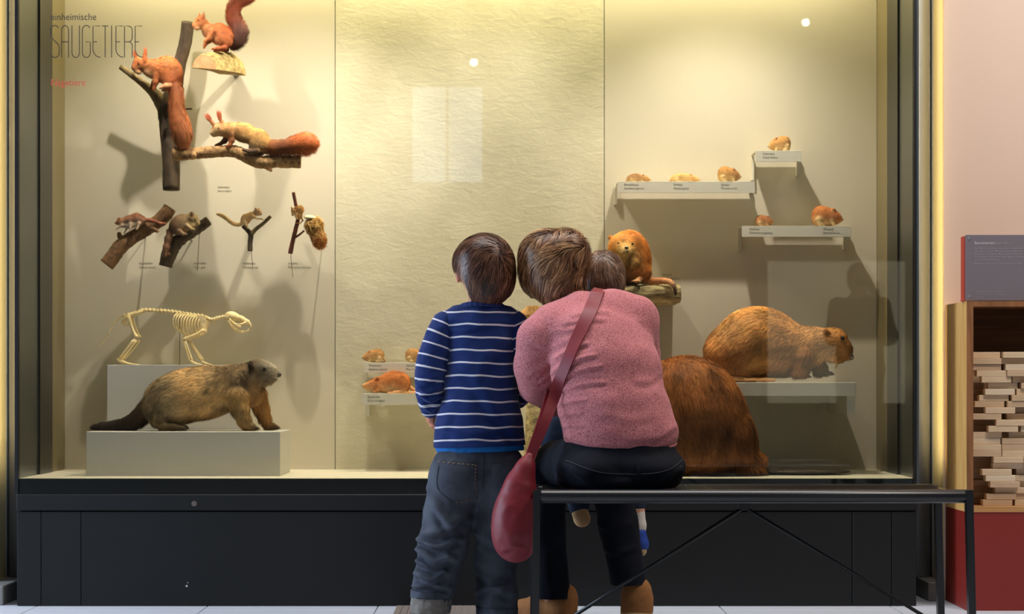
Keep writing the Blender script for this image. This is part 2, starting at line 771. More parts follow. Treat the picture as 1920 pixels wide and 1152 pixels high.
def ball(name, c, r, D, mat, parent, n=10):
    bm = bmesh.new()
    bmesh.ops.create_uvsphere(bm, u_segments=n, v_segments=max(6, n * 2 // 3), radius=1.0)
    bm.verts.index_update()
    V, Fc = bm_arrays(bm)
    r = np.array([r, r, r] if np.isscalar(r) else r, float)
    P = V * r + np.array(c, float)
    return mesh_obj(name, Wa(P, D), Fc, mat, parent, smooth=True)
# ================================================================== the setting
M = {}
M['black'] = mat_plain('black_paint', (21, 21, 21), 0.5, spec=0.3, var=0.12, scale=8, bump=0.02, bscale=300)
M['black_gap'] = mat_plain('dark_gap', (6, 6, 6), 0.9)
M['ledge'] = mat_plain('ledge_black', (17, 17, 17), 0.25)
M['case_floor'] = mat_plain('case_floor_paint', (216, 210, 190), 0.6, var=0.03)
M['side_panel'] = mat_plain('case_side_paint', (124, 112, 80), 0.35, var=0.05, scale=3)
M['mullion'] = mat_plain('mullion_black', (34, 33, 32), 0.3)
M['plaster_side'] = mat_plain('painted_back_panel', (206, 198, 180), 0.75, var=0.025, scale=4, bump=0.02, bscale=90)
M['steel'] = mat_plain('brushed_steel', (176, 178, 182), 0.38, metal=0.75, var=0.1, scale=4)
M['steel_dark'] = mat_plain('dark_steel_strip', (104, 108, 108), 0.3, metal=0.8, var=0.1, scale=4)
M['jamb'] = mat_plain('cream_jamb_paint', (226, 205, 150), 0.7, var=0.03)
M['pink_wall'] = mat_plain('salmon_wall_paint', (214, 188, 170), 0.85, var=0.04, scale=2.0, bump=0.04, bscale=120)
M['stone'] = mat_plain('grey_skirting_stone', (120, 116, 112), 0.6, var=0.2, scale=20, bump=0.1)
M['tile'] = mat_plain('pale_floor_tile', (184, 188, 196), 0.45, var=0.06, scale=14, bump=0.03, bscale=80)
M['grout'] = mat_plain('grout', (120, 122, 126), 0.9)
M['hall_wall'] = mat_plain('hall_wall_paint', (120, 112, 104), 0.9)
M['shelf'] = mat_plain('shelf_paint', (214, 210, 196), 0.5, var=0.02)
M['plinth'] = mat_plain('plinth_paint', (202, 200, 192), 0.55, var=0.02)
M['ink'] = mat_plain('grey_ink', (84, 80, 68), 0.8)
M['ink_title'] = mat_plain('title_ink', (38, 35, 28), 0.7)
M['ink_red'] = mat_plain('red_ink', (196, 70, 50), 0.7)


def plaster_relief():
    """pale stone cast: rough tool marks and shallow pits"""
    m, nt, b = new_mat('stone_cast_relief')
    tc = nd(nt, 'ShaderNodeTexCoord')
    n1 = nd(nt, 'ShaderNodeTexNoise')
    n1.inputs['Scale'].default_value = 34
    n1.inputs['Detail'].default_value = 9
    n1.inputs['Roughness'].default_value = 0.62
    n1.inputs['Distortion'].default_value = 0.6
    mp = nd(nt, 'ShaderNodeMapping')
    mp.inputs['Rotation'].default_value = (0, 0.6, 0)
    mp.inputs['Scale'].default_value = (0.55, 1, 1.25)
    nt.links.new(tc.outputs['Object'], mp.inputs['Vector'])
    nt.links.new(mp.outputs['Vector'], n1.inputs['Vector'])
    n2 = nd(nt, 'ShaderNodeTexNoise')
    n2.inputs['Scale'].default_value = 4
    n2.inputs['Detail'].default_value = 4
    nt.links.new(tc.outputs['Object'], n2.inputs['Vector'])
    cr = nd(nt, 'ShaderNodeValToRGB')
    cr.color_ramp.elements[0].position = 0.3
    cr.color_ramp.elements[0].color = lin((198, 191, 168))
    cr.color_ramp.elements[1].position = 0.7
    cr.color_ramp.elements[1].color = lin((216, 210, 188))
    nt.links.new(n2.outputs['Fac'], cr.inputs['Fac'])
    nt.links.new(cr.outputs['Color'], b.inputs['Base Color'])
    b.inputs['Roughness'].default_value = 0.8
    bp = nd(nt, 'ShaderNodeBump')
    bp.inputs['Strength'].default_value = 0.2
    bp.inputs['Distance'].default_value = 0.012
    nt.links.new(n1.outputs['Fac'], bp.inputs['Height'])
    nt.links.new(bp.outputs['Normal'], b.inputs['Normal'])
    return m


def glass_mat():
    m, nt, b = new_mat('case_glass')
    nt.nodes.remove(b)
    out = nt.nodes['Material Output']
    tr = nd(nt, 'ShaderNodeBsdfTransparent')
    tr.inputs[0].default_value = (0.97, 0.985, 0.97, 1)
    gl = nd(nt, 'ShaderNodeBsdfGlossy')
    gl.inputs['Roughness'].default_value = 0.0
    fr = nd(nt, 'ShaderNodeFresnel')
    fr.inputs['IOR'].default_value = 1.5
    mx = nd(nt, 'ShaderNodeMixShader')
    nt.links.new(fr.outputs[0], mx.inputs[0])
    nt.links.new(tr.outputs[0], mx.inputs[1])
    nt.links.new(gl.outputs[0], mx.inputs[2])
    nt.links.new(mx.outputs[0], out.inputs['Surface'])
    return m


M['relief'] = plaster_relief()
M['glass'] = glass_mat()

DG, DB = 6.28, 6.95          # case front, case back wall
XL, XR = -1.576, 1.331       # inner side walls
ZF = 0.413                   # case floor
ZT = 2.40                    # case top

# floor: slab and tiles
fl = box('floor', -6.0, 6.0, -6.2, 7.3, -0.12, -0.012, M['grout'], org=(0, 0, 0))
fl['kind'] = 'structure'
tw = 0.552
tx0 = (389 - CX) * DG / F
V, Fc = box_vf(-tw / 2 + 0.0015, tw / 2 - 0.0015, -tw / 2 + 0.0015, tw / 2 - 0.0015, -0.03, 0, 0.0012)
tile_me = None
for i in range(-4, 8):
    for j in range(-3, 3):
        cx = tx0 + (i + 0.5) * tw
        cy = 6.18 + (j + 0.5) * tw + (0 if i % 2 else 0.0)
        if tile_me is None:
            o = mesh_obj('floor_tile', V, Fc, M['tile'], fl, org=(0, 0, 0))
            tile_me = o.data
        else:
            o = bpy.data.objects.new('floor_tile', tile_me)
            link(o, fl, (0, 0, 0))
        o.location = (cx, cy, 0)
# the floor away from the exhibit, one coat of the same stone
for nm, y0, y1 in (('floor_far', -6.2, 6.18 - 3 * tw - 0.0015),):
    o = box('floor_slab', -6, 6, y0, y1, -0.03, 0.0, M['tile'], fl)

# ---- walls beside the case
wr = box('wall_right', 1.458, 4.6, 6.45, 7.25, 0, 3.6, M['pink_wall'])
wr['kind'] = 'structure'
wl = box('wall_left', -4.6, -1.70, 6.45, 7.25, 0, 3.6, M['pink_wall'])
wl['kind'] = 'structure'
wb = box('wall_back', -1.70, 1.458, 7.05, 7.25, 0, 3.6, M['hall_wall'])
wb['kind'] = 'structure'
for nm, x0, x1, xs in (('trim_1', 1.4555, 1.458, 1), ('trim_2', -1.70, -1.6975, -1)):
    t = box(nm, x0, x1, 6.455, 6.60, 0.0, 3.6, M['jamb'])
    t['kind'] = 'structure'
for nm, x0, x1 in (('trim_3', 1.452, 1.4578), ('trim_4', -1.6998, -1.694)):
    t = box(nm, x0, x1, 6.60, 7.049, 0.063, 3.6, M['steel'], bev=0.002)
    t['kind'] = 'structure'
for nm, cx_ in (('trim_5', 1.410), ('trim_6', -1.652)):      # round steel columns in the reveals
    V, Fc = tube_vf([(cx_, 6.62, 0.064), (cx_, 6.62, 2.0), (cx_, 6.62, 3.6)], 0.040, 40)
    t = mesh_obj(nm, V, Fc, M['steel'], None, org=(cx_, 6.62, 0.064), smooth=True)
    t['kind'] = 'structure'
t = box('baseboard_right', 1.400, 1.4515, 6.42, 6.90, 0.0, 0.063, M['stone'], bev=0.003)
t['kind'] = 'structure'
t = box('baseboard_left', -1.72, -1.629, 6.30, 6.90, 0.0, 0.062, M['stone'], bev=0.003)
t['kind'] = 'structure'

# ---- the display case
case = thing('display_case', 'wall-sized museum display case of native rodents on a black base', 'display case', ((XL + XR) / 2, DG, 0))
core = box('base_core', XL, XR + 0.003, 6.305, 6.95, 0.012, 0.36, M['black_gap'], case)
for a, b in ((32, 76.6), (77.6, 151.5), (152.6, 1597.4), (1598.6, 1671.4), (1672.6, 1718)):
    pn = pbox('base_panel', a, b, 960, 1136.5, DG, 6.306, M['black'], case, bev=0.0012)
x0, x1, z0, z1 = pext(31, 1719, 927.5, 958, DG - 0.004)
rail = box('base_rail', x0, x1, DG - 0.004, 6.306, z0, z1, M['black'], case, bev=0.002)
# lock
V, Fc = tube_vf([W(364, 945, DG - 0.007), W(364, 945, DG - 0.004)], 0.0088, 20)
lk = mesh_obj('lock', V, Fc, mat_plain('lock_metal', (190, 176, 168), 0.3, metal=1.0), rail)
V2, F2 = tube_vf([W(350, 1099.5, DG - 0.0006), W(350, 1099.5, DG + 0.001)], 0.0036, 9)
V3, F3 = tube_vf([W(352, 1093, DG - 0.0006), W(352, 1093, DG + 0.001)], 0.0018, 7)
V, Fc = join_vf([(V2, F2), (V3, F3)])
mesh_obj('paint_chip', V, Fc, mat_plain('chipped_paint', (190, 190, 190), 0.8), case)
# floor of the case with the black front ledge
box('case_floor', XL, XR, 6.297, 6.95, 0.36, ZF, M['case_floor'], case)
box('front_ledge', XL, XR, 6.289, 6.297, 0.358, ZF - 0.0015, M['ledge'], case)
# side walls: metal strip, black mullion, painted strip
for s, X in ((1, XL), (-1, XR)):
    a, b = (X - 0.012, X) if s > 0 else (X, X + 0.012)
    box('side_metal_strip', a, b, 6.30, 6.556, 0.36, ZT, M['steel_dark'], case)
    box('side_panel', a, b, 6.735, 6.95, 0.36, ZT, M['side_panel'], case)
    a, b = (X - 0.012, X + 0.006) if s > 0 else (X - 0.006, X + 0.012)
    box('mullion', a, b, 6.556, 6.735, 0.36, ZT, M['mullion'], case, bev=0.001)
# outer edge posts
pbox('corner_post', 27.5, 33.5, -560, 927, DG - 0.002, 6.30, M['black'], case)
pbox('corner_post', 1713.5, 1719, -560, 927, DG - 0.002, 6.30, M['black'], case)
# back wall panels
box('backing', XL - 0.01, XR + 0.01, 6.972, 7.04, 0.36, ZT, M['black_gap'], case)
panels = []
for nm, a, b, mt in (('back_panel', 121.6, 627.6, 'plaster_side'), ('relief_panel', 629, 1132.4, 'relief'), ('back_panel', 1133.8, 1643.6, 'plaster_side')):
    xa, xb = (a - CX) * DB / F, (b - CX) * DB / F
    panels.append(box(nm, xa, xb, DB, 6.972, ZF, ZT, M[mt], case))
panels[1]['label'] = 'pale stone-textured cast panel'
# top
box('case_top', XL - 0.012, XR + 0.012, 6.27, 6.99, ZT, ZT + 0.05, M['black'], case)
box('top_fascia', XL - 0.012, XR + 0.012, 6.262, 6.285, 2.28, ZT, M['black'], case)
gp = box('glass_pane', (33.5 - CX) * DG / F, (1713.5 - CX) * DG / F, DG - 0.0005, DG + 0.0075, z1 + 0.0005, 2.30, M['glass'], case)


# ---- lettering on the glass
def stroke_vf(path, w, D, y):
    """flat stroke of constant width along a picture path"""
    P = np.array(path, float)
    n = len(P)
    T = np.gradient(P, axis=0)
    T /= (np.linalg.norm(T, axis=1, keepdims=True) + 1e-9)
    S = np.stack([-T[:, 1], T[:, 0]], 1) * w * 0.5
    A = np.concatenate([P + S, P - S])
    V = Wa(np.concatenate([A, np.zeros((2 * n, 1))], 1), D)
    V[:, 1] = y
    Fc = [[i, i + 1, n + i + 1, n + i] for i in range(n - 1)]
    return V, Fc


def arc(cx, cy, rx, ry, a0, a1, n=10):
    t = np.radians(np.linspace(a0, a1, n))
    return [(cx + rx * math.cos(u), cy - ry * math.sin(u)) for u in t]


def title():
    def sub(u, v):
        return 80 + u / 6.776, 10 + v / 6.776
    T, B, Mi = 47.8, 108, 78.5
    S = []
    # S
    S.append(arc(103, 55, 7.3, 7, 20, 180) + [(95.7, 62)] + arc(103, 66, 7.3, 8, 180, 235, 5) + [(106, 80)] + arc(103.5, 89, 7.6, 8.5, 60, 0, 5) + [(111, 97)] + arc(103.3, 100, 7.6, 8, 0, -165, 12))
    # A (with umlaut-less arch as printed)
    S.append([(115.5, B), (115.5, 57)] + arc(122, 57, 6.6, 9, 180, 0, 12) + [(128.7, 57), (128.7, B)])
    S.append([(115.5, Mi), (128.7, Mi)])
    # U
    S.append([(135, T), (135, 99)] + arc(142, 99, 7, 9, 180, 360, 12) + [(149, 99), (149, T)])
    # G
    S.append(arc(162, 56, 7.3, 8, 25, 180, 10) + [(154.6, 57), (154.6, 99)] + arc(162, 99, 7.4, 9, 180, 360, 12) + [(169.4, 99), (169.4, Mi), (161, Mi)])
    for x in (174.5, 217.5, 253.5):          # the three E
        S.append([(x + 13, 49), (x, 49), (x, 92)] + arc(x + 14, 92, 14, 15.5, 180, 270, 8))
        S.append([(x, Mi), (x + 7.5, Mi)])
    S.append([(191, 49), (203.5, 49)])
    S.append([(197.2, 49), (197.2, B)])
    S.append([(209.3, T), (209.3, B)])
    # R
    S.append([(233.5, B), (233.5, 49), (241, 49)] + arc(241, 57, 7, 8, 90, 0, 8) + [(248, 70)] + arc(241, 71, 7, 7.5, 0, -60, 6) + [(243, Mi)] + arc(241, 86, 7, 7.5, 60, 0, 6) + [(248, 90), (248, B)])
    S.append([(233.5, Mi), (243, Mi)])
    y = DG - 0.0009
    return join_vf([stroke_vf(p, 1.6, DG, y) for p in S])


V, Fc = title()
mesh_obj('title_lettering', V, Fc, M['ink_title'], gp)
caption('title_lettering', ['einheimische'], 95, 24.5, DG, gp, M['ink_title'], 18.5, 85, yoff=-0.0009)
caption('title_lettering', ['Nagetiere'], 95, 147.5, DG, gp, M['ink_red'], 18.5, 64, yoff=-0.0009)

# ---- captions on the back wall
yc = -0.0006
caption('caption', ['Eichhörnchen', 'Sciurus vulgaris'], 408, 349, DB, panels[0], M['ink'], 5.6, [22, 26], yoff=yc)
caption('caption', ['Baumschläfer', 'Dryomys nitedula'], 261, 491.5, DB, panels[0], M['ink'], 6.2, [26, 31], yoff=yc)
caption('caption', ['Siebenschläfer', 'Glis glis'], 363, 491.5, DB, panels[0], M['ink'], 6.2, [24, 22], yoff=yc)
caption('caption', ['Haselmaus', 'Muscardinus avell.'], 455, 491.5, DB, panels[0], M['ink'], 6.2, [23, 29], yoff=yc)
caption('caption', ['Zwergmaus', 'Micromys minutus'], 540, 491.5, DB, panels[0], M['ink'], 6.2, [18, 43], yoff=yc)
caption('caption', ['Bisamratte', 'Ondatra zibethicus'], 1241.5, 513, DB, panels[2], M['ink'], 5.8, [18, 32], yoff=yc)


# ---- spot lamps under the case top (above the picture)
def spot_lamp(px, D, tx, ty, power, color=(1.0, 0.80, 0.50), size=70, blend=0.6, rad=0.02, desc=''):
    x = (px - CX) * D / F
    z = 2.33
    t = thing('spotlight', desc, 'lamp', (x, D, ZT), 'spotlights under the case top')
    d = Vector(W(tx, ty, DB)) - Vector((x, D, z))
    d.normalize()
    c = Vector((x, D, z))
    V, Fc = tube_vf([c - d * 0.05, c + d * 0.015], 0.028, 16)
    mesh_obj('housing', V, Fc, M['black'], t)
    V, Fc = tube_vf([(x, D, ZT - 0.0005), (x, D, z + 0.02)], 0.006, 8)
    mesh_obj('stem', V, Fc, M['black'], t)
    l = bpy.data.lights.new('spot_beam', 'SPOT')
    l.energy = power
    l.color = color
    l.spot_size = math.radians(size)
    l.spot_blend = blend
    l.shadow_soft_size = rad
    o = bpy.data.objects.new('spot_beam', l)
    COL.objects.link(o)
    o.parent = t
    p = c + d * 0.05
    o.location = p - t.location
    o.rotation_euler = d.to_track_quat('-Z', 'Y').to_euler()
    return t


SPC = (1.0, 0.88, 0.73)
spot_lamp(650, 6.35, 440, 800, 56, SPC, size=98, rad=0.012, blend=1.0, desc='black spotlight above the perching squirrels')
spot_lamp(270, 6.35, 400, 840, 40, SPC, size=98, rad=0.012, blend=1.0, desc='black spotlight above the lettering on the glass')
spot_lamp(900, 6.35, 880, 830, 34, SPC, size=106, rad=0.03, blend=1.0, desc='black spotlight above the pale relief panel')
spot_lamp(1310, 6.35, 1420, 830, 54, SPC, size=98, rad=0.022, blend=1.0, desc='black spotlight above the mouse shelves')
# warm light strip along the case top
strip = thing('light_strip', 'warm light strip along the case top', 'lamp', ((XL + XR) / 2, 6.80, ZT))
box('housing', XL + 0.05, XR - 0.05, 6.77, 6.83, ZT - 0.02, ZT - 0.0005, M['black'], strip)
st = area_light('strip_glow', ((XL + XR) / 2, 6.80, ZT - 0.025), ((XL + XR) / 2, 6.80, 0), 2.75, 0.05, 24, (1.0, 0.86, 0.48))
st.parent = strip
st.location = (0, 0, -0.025)

# added warm strips, not seen directly, to brighten the reveals beside the case
for x_, sx_, ds_ in ((XR + 0.014, 1, 'added slim warm light strip in the gap by the salmon wall'), (XL - 0.014, -1, 'added slim warm light strip in the gap behind the title lettering')):
    t = thing('added_reveal_light', ds_, 'lamp', (x_, 6.42, 0.4), 'added light strips in the reveals')
    box('housing', min(x_, x_ - sx_ * 0.0) - 0.002, x_ + 0.002, 6.40, 6.44, 0.4, 3.2, M['black'], t)
    a_ = area_light('added_reveal_glow', (x_ + sx_ * 0.004, 6.42, 1.8), (x_ + sx_ * 0.12, 6.53, 1.8), 0.015, 2.7, 2.6, (1.0, 0.86, 0.55), 90)
    a_.rotation_euler = (math.pi / 2, 0, math.atan2(-sx_ * 0.12, 0.11))
    a_.parent = t
    a_.location = (sx_ * 0.004, 0, 1.4)


# ---- the hall behind the visitors, seen only as a reflection in the glass and the steel
def glow_mat(name, c, e):
    m, nt, b = new_mat(name)
    b.inputs['Base Color'].default_value = (0.02, 0.02, 0.02, 1)
    b.inputs['Emission Color'].default_value = (c[0], c[1], c[2], 1)
    b.inputs['Emission Strength'].default_value = e
    return m


YR = -4.6
wr_ = box('wall_rear', -6.0, 6.0, YR - 0.2, YR, 0, 4.8, M['hall_wall'])
wr_['kind'] = 'structure'
daypane = glow_mat('daylit_pane', (0.58, 0.78, 1.0), 1.9)
frame_m = mat_plain('window_frame_paint', (96, 92, 88), 0.6)
for n_, (xa_, xb_, za_, zb_, nx_) in enumerate(((-0.83, -0.19, 2.50, 3.34, 2), (-5.7, -4.5, 1.4, 4.5, 2), (4.0, 5.2, 1.4, 4.5, 2)), 1):
    w_ = box('window_%d' % n_, xa_ - 0.05, xb_ + 0.05, YR, YR + 0.03, za_ - 0.05, zb_ + 0.05, frame_m)
    w_['kind'] = 'structure'
    dx_ = (xb_ - xa_) / nx_
    for q_ in range(nx_):
        box('pane', xa_ + dx_ * q_ + 0.012, xa_ + dx_ * (q_ + 1) - 0.012, YR + 0.0302, YR + 0.034, za_, zb_, daypane, w_)
lampglow = glow_mat('lamp_glow', (1.0, 0.95, 0.85), 30)
for x_, z_, ds_ in ((-0.25, 3.3, 'pendant lamp in the hall, the lower of two'), (2.41, 3.62, 'pendant lamp in the hall, the higher of two')):
    t = thing('pendant_lamp', ds_, 'lamp', (x_, -3.0, 4.7), 'pendant lamps in the hall')
    V, Fc = tube_vf([(x_, -3.0, 4.7), (x_, -3.0, z_ + 0.03)], 0.006, 8)
    mesh_obj('cord', V, Fc, M['black'], t)
    bm_ = bmesh.new()
    bmesh.ops.create_uvsphere(bm_, u_segments=14, v_segments=10, radius=0.028)
    bm_.verts.index_update()
    V, Fc = bm_arrays(bm_)
    mesh_obj('bulb', V + np.array([x_, -3.0, z_]), Fc, lampglow, t, smooth=True)
    V, Fc = tube_vf([(x_, -3.0, z_ + 0.02), (x_, -3.0, z_ + 0.09)], [0.09, 0.03], 20)
    mesh_obj('shade', V, Fc, M['black'], t, smooth=True)
# lit show case on the far wall
c2 = thing('lit_showcase', 'pale backlit showcase across the hall, mirrored in the glass', 'display case', (2.9, YR, 0))
box('base', 2.25, 3.56, YR + 0.001, YR + 0.3, 0, 0.55, M['black'], c2)
box('lit_back', 2.28, 3.53, YR + 0.001, YR + 0.03, 0.55, 1.80, glow_mat('showcase_glow', (1.0, 0.93, 0.66), 0.8), c2)
box('frame', 2.25, 2.28, YR + 0.001, YR + 0.3, 0.55, 1.86, M['black'], c2)
box('frame', 3.53, 3.56, YR + 0.001, YR + 0.3, 0.55, 1.86, M['black'], c2)
box('frame', 2.28, 3.53, YR + 0.001, YR + 0.3, 1.80, 1.86, M['black'], c2)
# ================================================================== shelves, plinths and mounts
def zat(py, D):
    return H - (py - CY) * D / F


def shelf(name, px0, px1, pyt, lip, D0, D1, label, lines, legs=(), rot=0.0, group='folded metal shelves in the case', upleg=None):
    """folded metal shelf: top plate, front lip with captions, wall brackets"""
    x0, x1, z0, z1 = pext(px0, px1, pyt, pyt + lip, D0)
    c = ((x0 + x1) / 2, (D0 + D1) / 2, z1)
    t = thing(name, label, 'shelf', (c[0], D1, z1), group)
    th = 0.003
    box('top_plate', x0, x1, D0, D1, z1 - th, z1, M['shelf'], t, bev=0.0006)
    lp = box('front_lip', x0, x1, D0, D0 + th, z0, z1 - th - 0.0002, M['shelf'], t, bev=0.0006)
    for (a, b, l) in legs:
        xa, xb = (a - CX) * D1 / F, (b - CX) * D1 / F
        box('bracket', xa, xb, D1 - 0.001, DB - 0.0005, zat(l, D1), z1 - 0.004, M['shelf'], t, bev=0.0006)
    for (cx, ls, wd, hp) in lines:
        caption('caption', ls, cx, pyt + lip * 0.17, D0, lp, M['ink'], hp, wd, lead=1.15, yoff=-0.0006)
    return t


LEGW = 5
shelf('wall_shelf', 1158, 1415.5, 340.5, 21.5, 6.80, 6.92, 'long shelf with two flat mice and one round vole', [
    (1170, ['Brandmaus', 'Apodemus agrarius'], [27, 37], 6.0), (1263, ['Erdmaus', 'Microtus agrestis'], [16, 28], 6.0),
    (1352, ['Feldmaus', 'Microtus arvalis'], [15, 30], 6.0)], legs=((1152, 1157, 384), (1406, 1411, 362)))
shelf('wall_shelf', 1416.5, 1503, 282.5, 21, 6.80, 6.92, 'short shelf carrying one vole, higher than the others', [
    (1430, ['Schermaus', 'Arvicola scherman'], [22, 28], 6.0)], legs=((1409, 1414, 338), (1494, 1499, 330)))
shelf('wall_shelf', 1391, 1595.5, 424, 20.5, 6.80, 6.92, 'shelf with a small vole and a hamster', [
    (1405, ['Rötelmaus', 'Clethrionomys glareolus'], [19, 43], 6.0), (1543, ['Ziesel', 'Spermophilus cit.'], [19, 31], 6.0)],
    legs=((1384, 1389, 470), (1582, 1589, 468)))
shelf('wall_shelf', 681.5, 830, 680, 19, 6.84, 6.93, 'shelf of two small mice above the rat', [
    (691, ['Waldmaus', 'Apodemus sylvaticus'], [24, 35], 6.2), (761.5, ['Hausmaus', 'Mus musculus'], [22, 30], 6.2)], legs=((684, 688, 712),))
shelf('wall_shelf', 678, 834, 738.5, 21, 6.74, 6.92, 'shelf carrying the reddish rat', [
    (689, ['Wanderratte', 'Rattus norvegicus'], [23, 32], 6.2)], legs=((686, 693, 782), (826, 833, 782)))
# beaver shelf
bs = thing('beaver_shelf', 'thick pale shelf under the crouching beaver', 'shelf', (W(1480, 717, 6.75)[0], DB, zat(717.5, 6.55)))
pbox('shelf_board', 1330, 1605, 717.5, 743, 6.55, DB - 0.0005, M['shelf'], bs, bev=0.0012)
pbox('bracket', 1588, 1603.5, 743, 778, 6.57, DB - 0.0005, M['shelf'], bs)
pbox('bracket', 1335, 1349, 743, 778, 6.57, DB - 0.0005, M['shelf'], bs)
Z_BEAVER = zat(717.5, 6.55)
# plinths
pl1 = pbox('plinth', 162, 525.5, 810, 894.5, 6.45, 6.745, M['plinth'], bev=0.0012)
tag(pl1, 'low wide grey plinth under the marmot', 'plinth', 'grey plinths')
pl2 = pbox('plinth', 200.5, 450, 684.5, 900, 6.757, 6.945, M['plinth'], bev=0.0012)
tag(pl2, 'tall grey plinth under the skeleton', 'plinth', 'grey plinths')
for p_ in (pl1, pl2):     # stand them on the case floor
    me = p_.data
    zmin = min(v.co.z for v in me.vertices)
    for v in me.vertices:
        if v.co.z < zmin + 0.01:
            v.co.z += ZF - (p_.location.z + zmin)
Z_PL1 = zat(810, 6.45)
Z_PL2 = zat(684.5, 6.757)

# ================================================================== fur and small materials
M['pelt'] = mat_attr('pelt', 0.8, 0.15, 0.18, 160)
M['hairs'] = mat_attr('fur_hair', 0.62, 0.3, 0.12, 90)
M['eye'] = mat_plain('glass_eye', (12, 9, 8), 0.08)
M['nose'] = mat_plain('nose_leather', (30, 22, 20), 0.35)
M['claw'] = mat_plain('claw_horn', (38, 30, 24), 0.4)
M['bone'] = mat_plain('bone', (240, 214, 162), 0.55, var=0.22, scale=60, bump=0.1, bscale=150)
M['rod'] = mat_plain('support_rod', (110, 104, 92), 0.3, metal=0.8)
M['whisker'] = mat_plain('whisker', (220, 210, 190), 0.5)


def bark_mat(name, c1, c2, scale=40, bump=0.5, stretch=(1, 1, 1)):
    m, nt, b = new_mat(name)
    tc = nd(nt, 'ShaderNodeTexCoord')
    mp = nd(nt, 'ShaderNodeMapping')
    mp.inputs['Scale'].default_value = stretch
    nt.links.new(tc.outputs['Object'], mp.inputs['Vector'])
    nz = nd(nt, 'ShaderNodeTexNoise')
    nz.inputs['Scale'].default_value = scale
    nz.inputs['Detail'].default_value = 8
    nz.inputs['Roughness'].default_value = 0.65
    nt.links.new(mp.outputs['Vector'], nz.inputs['Vector'])
    cr = nd(nt, 'ShaderNodeValToRGB')
    cr.color_ramp.elements[0].position = 0.33
    cr.color_ramp.elements[0].color = lin(c1)
    cr.color_ramp.elements[1].position = 0.66
    cr.color_ramp.elements[1].color = lin(c2)
    nt.links.new(nz.outputs['Fac'], cr.inputs['Fac'])
    nt.links.new(cr.outputs['Color'], b.inputs['Base Color'])
    b.inputs['Roughness'].default_value = 0.8
    bp = nd(nt, 'ShaderNodeBump')
    bp.inputs['Strength'].default_value = bump
    bp.inputs['Distance'].default_value = 0.006
    nt.links.new(nz.outputs['Fac'], bp.inputs['Height'])
    nt.links.new(bp.outputs['Normal'], b.inputs['Normal'])
    return m


M['bark_dark'] = bark_mat('bark_dark', (52, 40, 30), (92, 74, 54), 45, 0.4, (1, 1, 0.4))
M['bark_olive'] = bark_mat('bark_olive', (92, 76, 48), (140, 118, 78), 45, 0.4, (1, 1, 0.4))
M['bark_tan'] = bark_mat('bark_tan', (110, 74, 44), (196, 156, 104), 70, 0.6)
M['bark_brown'] = bark_mat('bark_brown', (84, 58, 34), (136, 98, 62), 60, 0.4)
M['bark_lichen'] = bark_mat('bark_lichen', (130, 104, 56), (204, 182, 120), 90, 0.8)
M['bark_red'] = bark_mat('bark_red', (92, 46, 32), (140, 78, 56), 70, 0.3)
M['cut_wood'] = bark_mat('cut_wood', (176, 128, 88), (208, 164, 120), 40, 0.1)
M['cut_dark'] = bark_mat('cut_wood_dark', (66, 48, 34), (96, 72, 52), 60, 0.1)
M['gnawed'] = bark_mat('gnawed_wood', (190, 130, 70), (232, 184, 120), 60, 0.6, (1.6, 1.6, 0.35))
M['crack_bark'] = bark_mat('cracked_bark', (84, 68, 40), (212, 192, 138), 34, 1.0, (0.45, 1.0, 1.6))


def branch(name, label, paths, D, mats, cut=None, n=14, m=7, jit=0.05, seed=3, category='branch', knots=()):
    """each path of (px,py,d,r) is one limb; first limb is the thing's body, cut ends are separate pieces"""
    rng = np.random.default_rng(seed)
    base = max(paths[0], key=lambda p: p[1])
    t = thing(name, label, category, W(base[0], base[1] + base[3] * 0.3, D, base[2]))
    for i, p in enumerate(paths):
        V, Fc = ptube_vf(p, D, m, n, jit, rng)
        o = mesh_obj('limb', V, Fc, mats[min(i, len(mats) - 1)], t, smooth=True)
        for c in (Fc[-1], Fc[-2]):
            pass
        if cut is not None:
            # a sawn face laid into both ends
            k = D / F
            S = smooth_path(p, m)
            Wp = Wa(S[:, :3], D)
            for e, e2, r in ((0, 1, S[0, 3]), (-1, -2, S[-1, 3])):
                if r < 3:
                    continue
                u = Wp[e] - Wp[e2]
                u /= np.linalg.norm(u)
                Vc, Fk = tube_vf([Wp[e] + u * 0.0001, Wp[e] + u * 0.0006], r * k * 0.9, n)
                mesh_obj('cut_end', Vc, Fk, cut, o)
    return t


def eyes(t, D, pts, r, mat=None, off=(0, 0, 0)):
    for p in pts:
        ball('eye', np.array(p, float) + off, r, D, mat or M['eye'], t, 10)


def claws(t, D, pts, off, r=0.8, mat=None):
    """pts list of (base, tip)"""
    parts = []
    for a, b in pts:
        a = np.array(a, float) + off
        b = np.array(b, float) + off
        mid = (a + b) / 2 + np.array([0, -0.8, 0])
        parts.append(tube_vf(Wa(np.array([a, mid, b]), D), [r * D / F, r * 0.75 * D / F, r * 0.15 * D / F], 6))
    for V, Fc in parts:
        mesh_obj('claw', V, Fc, mat or M['claw'], t, smooth=True)


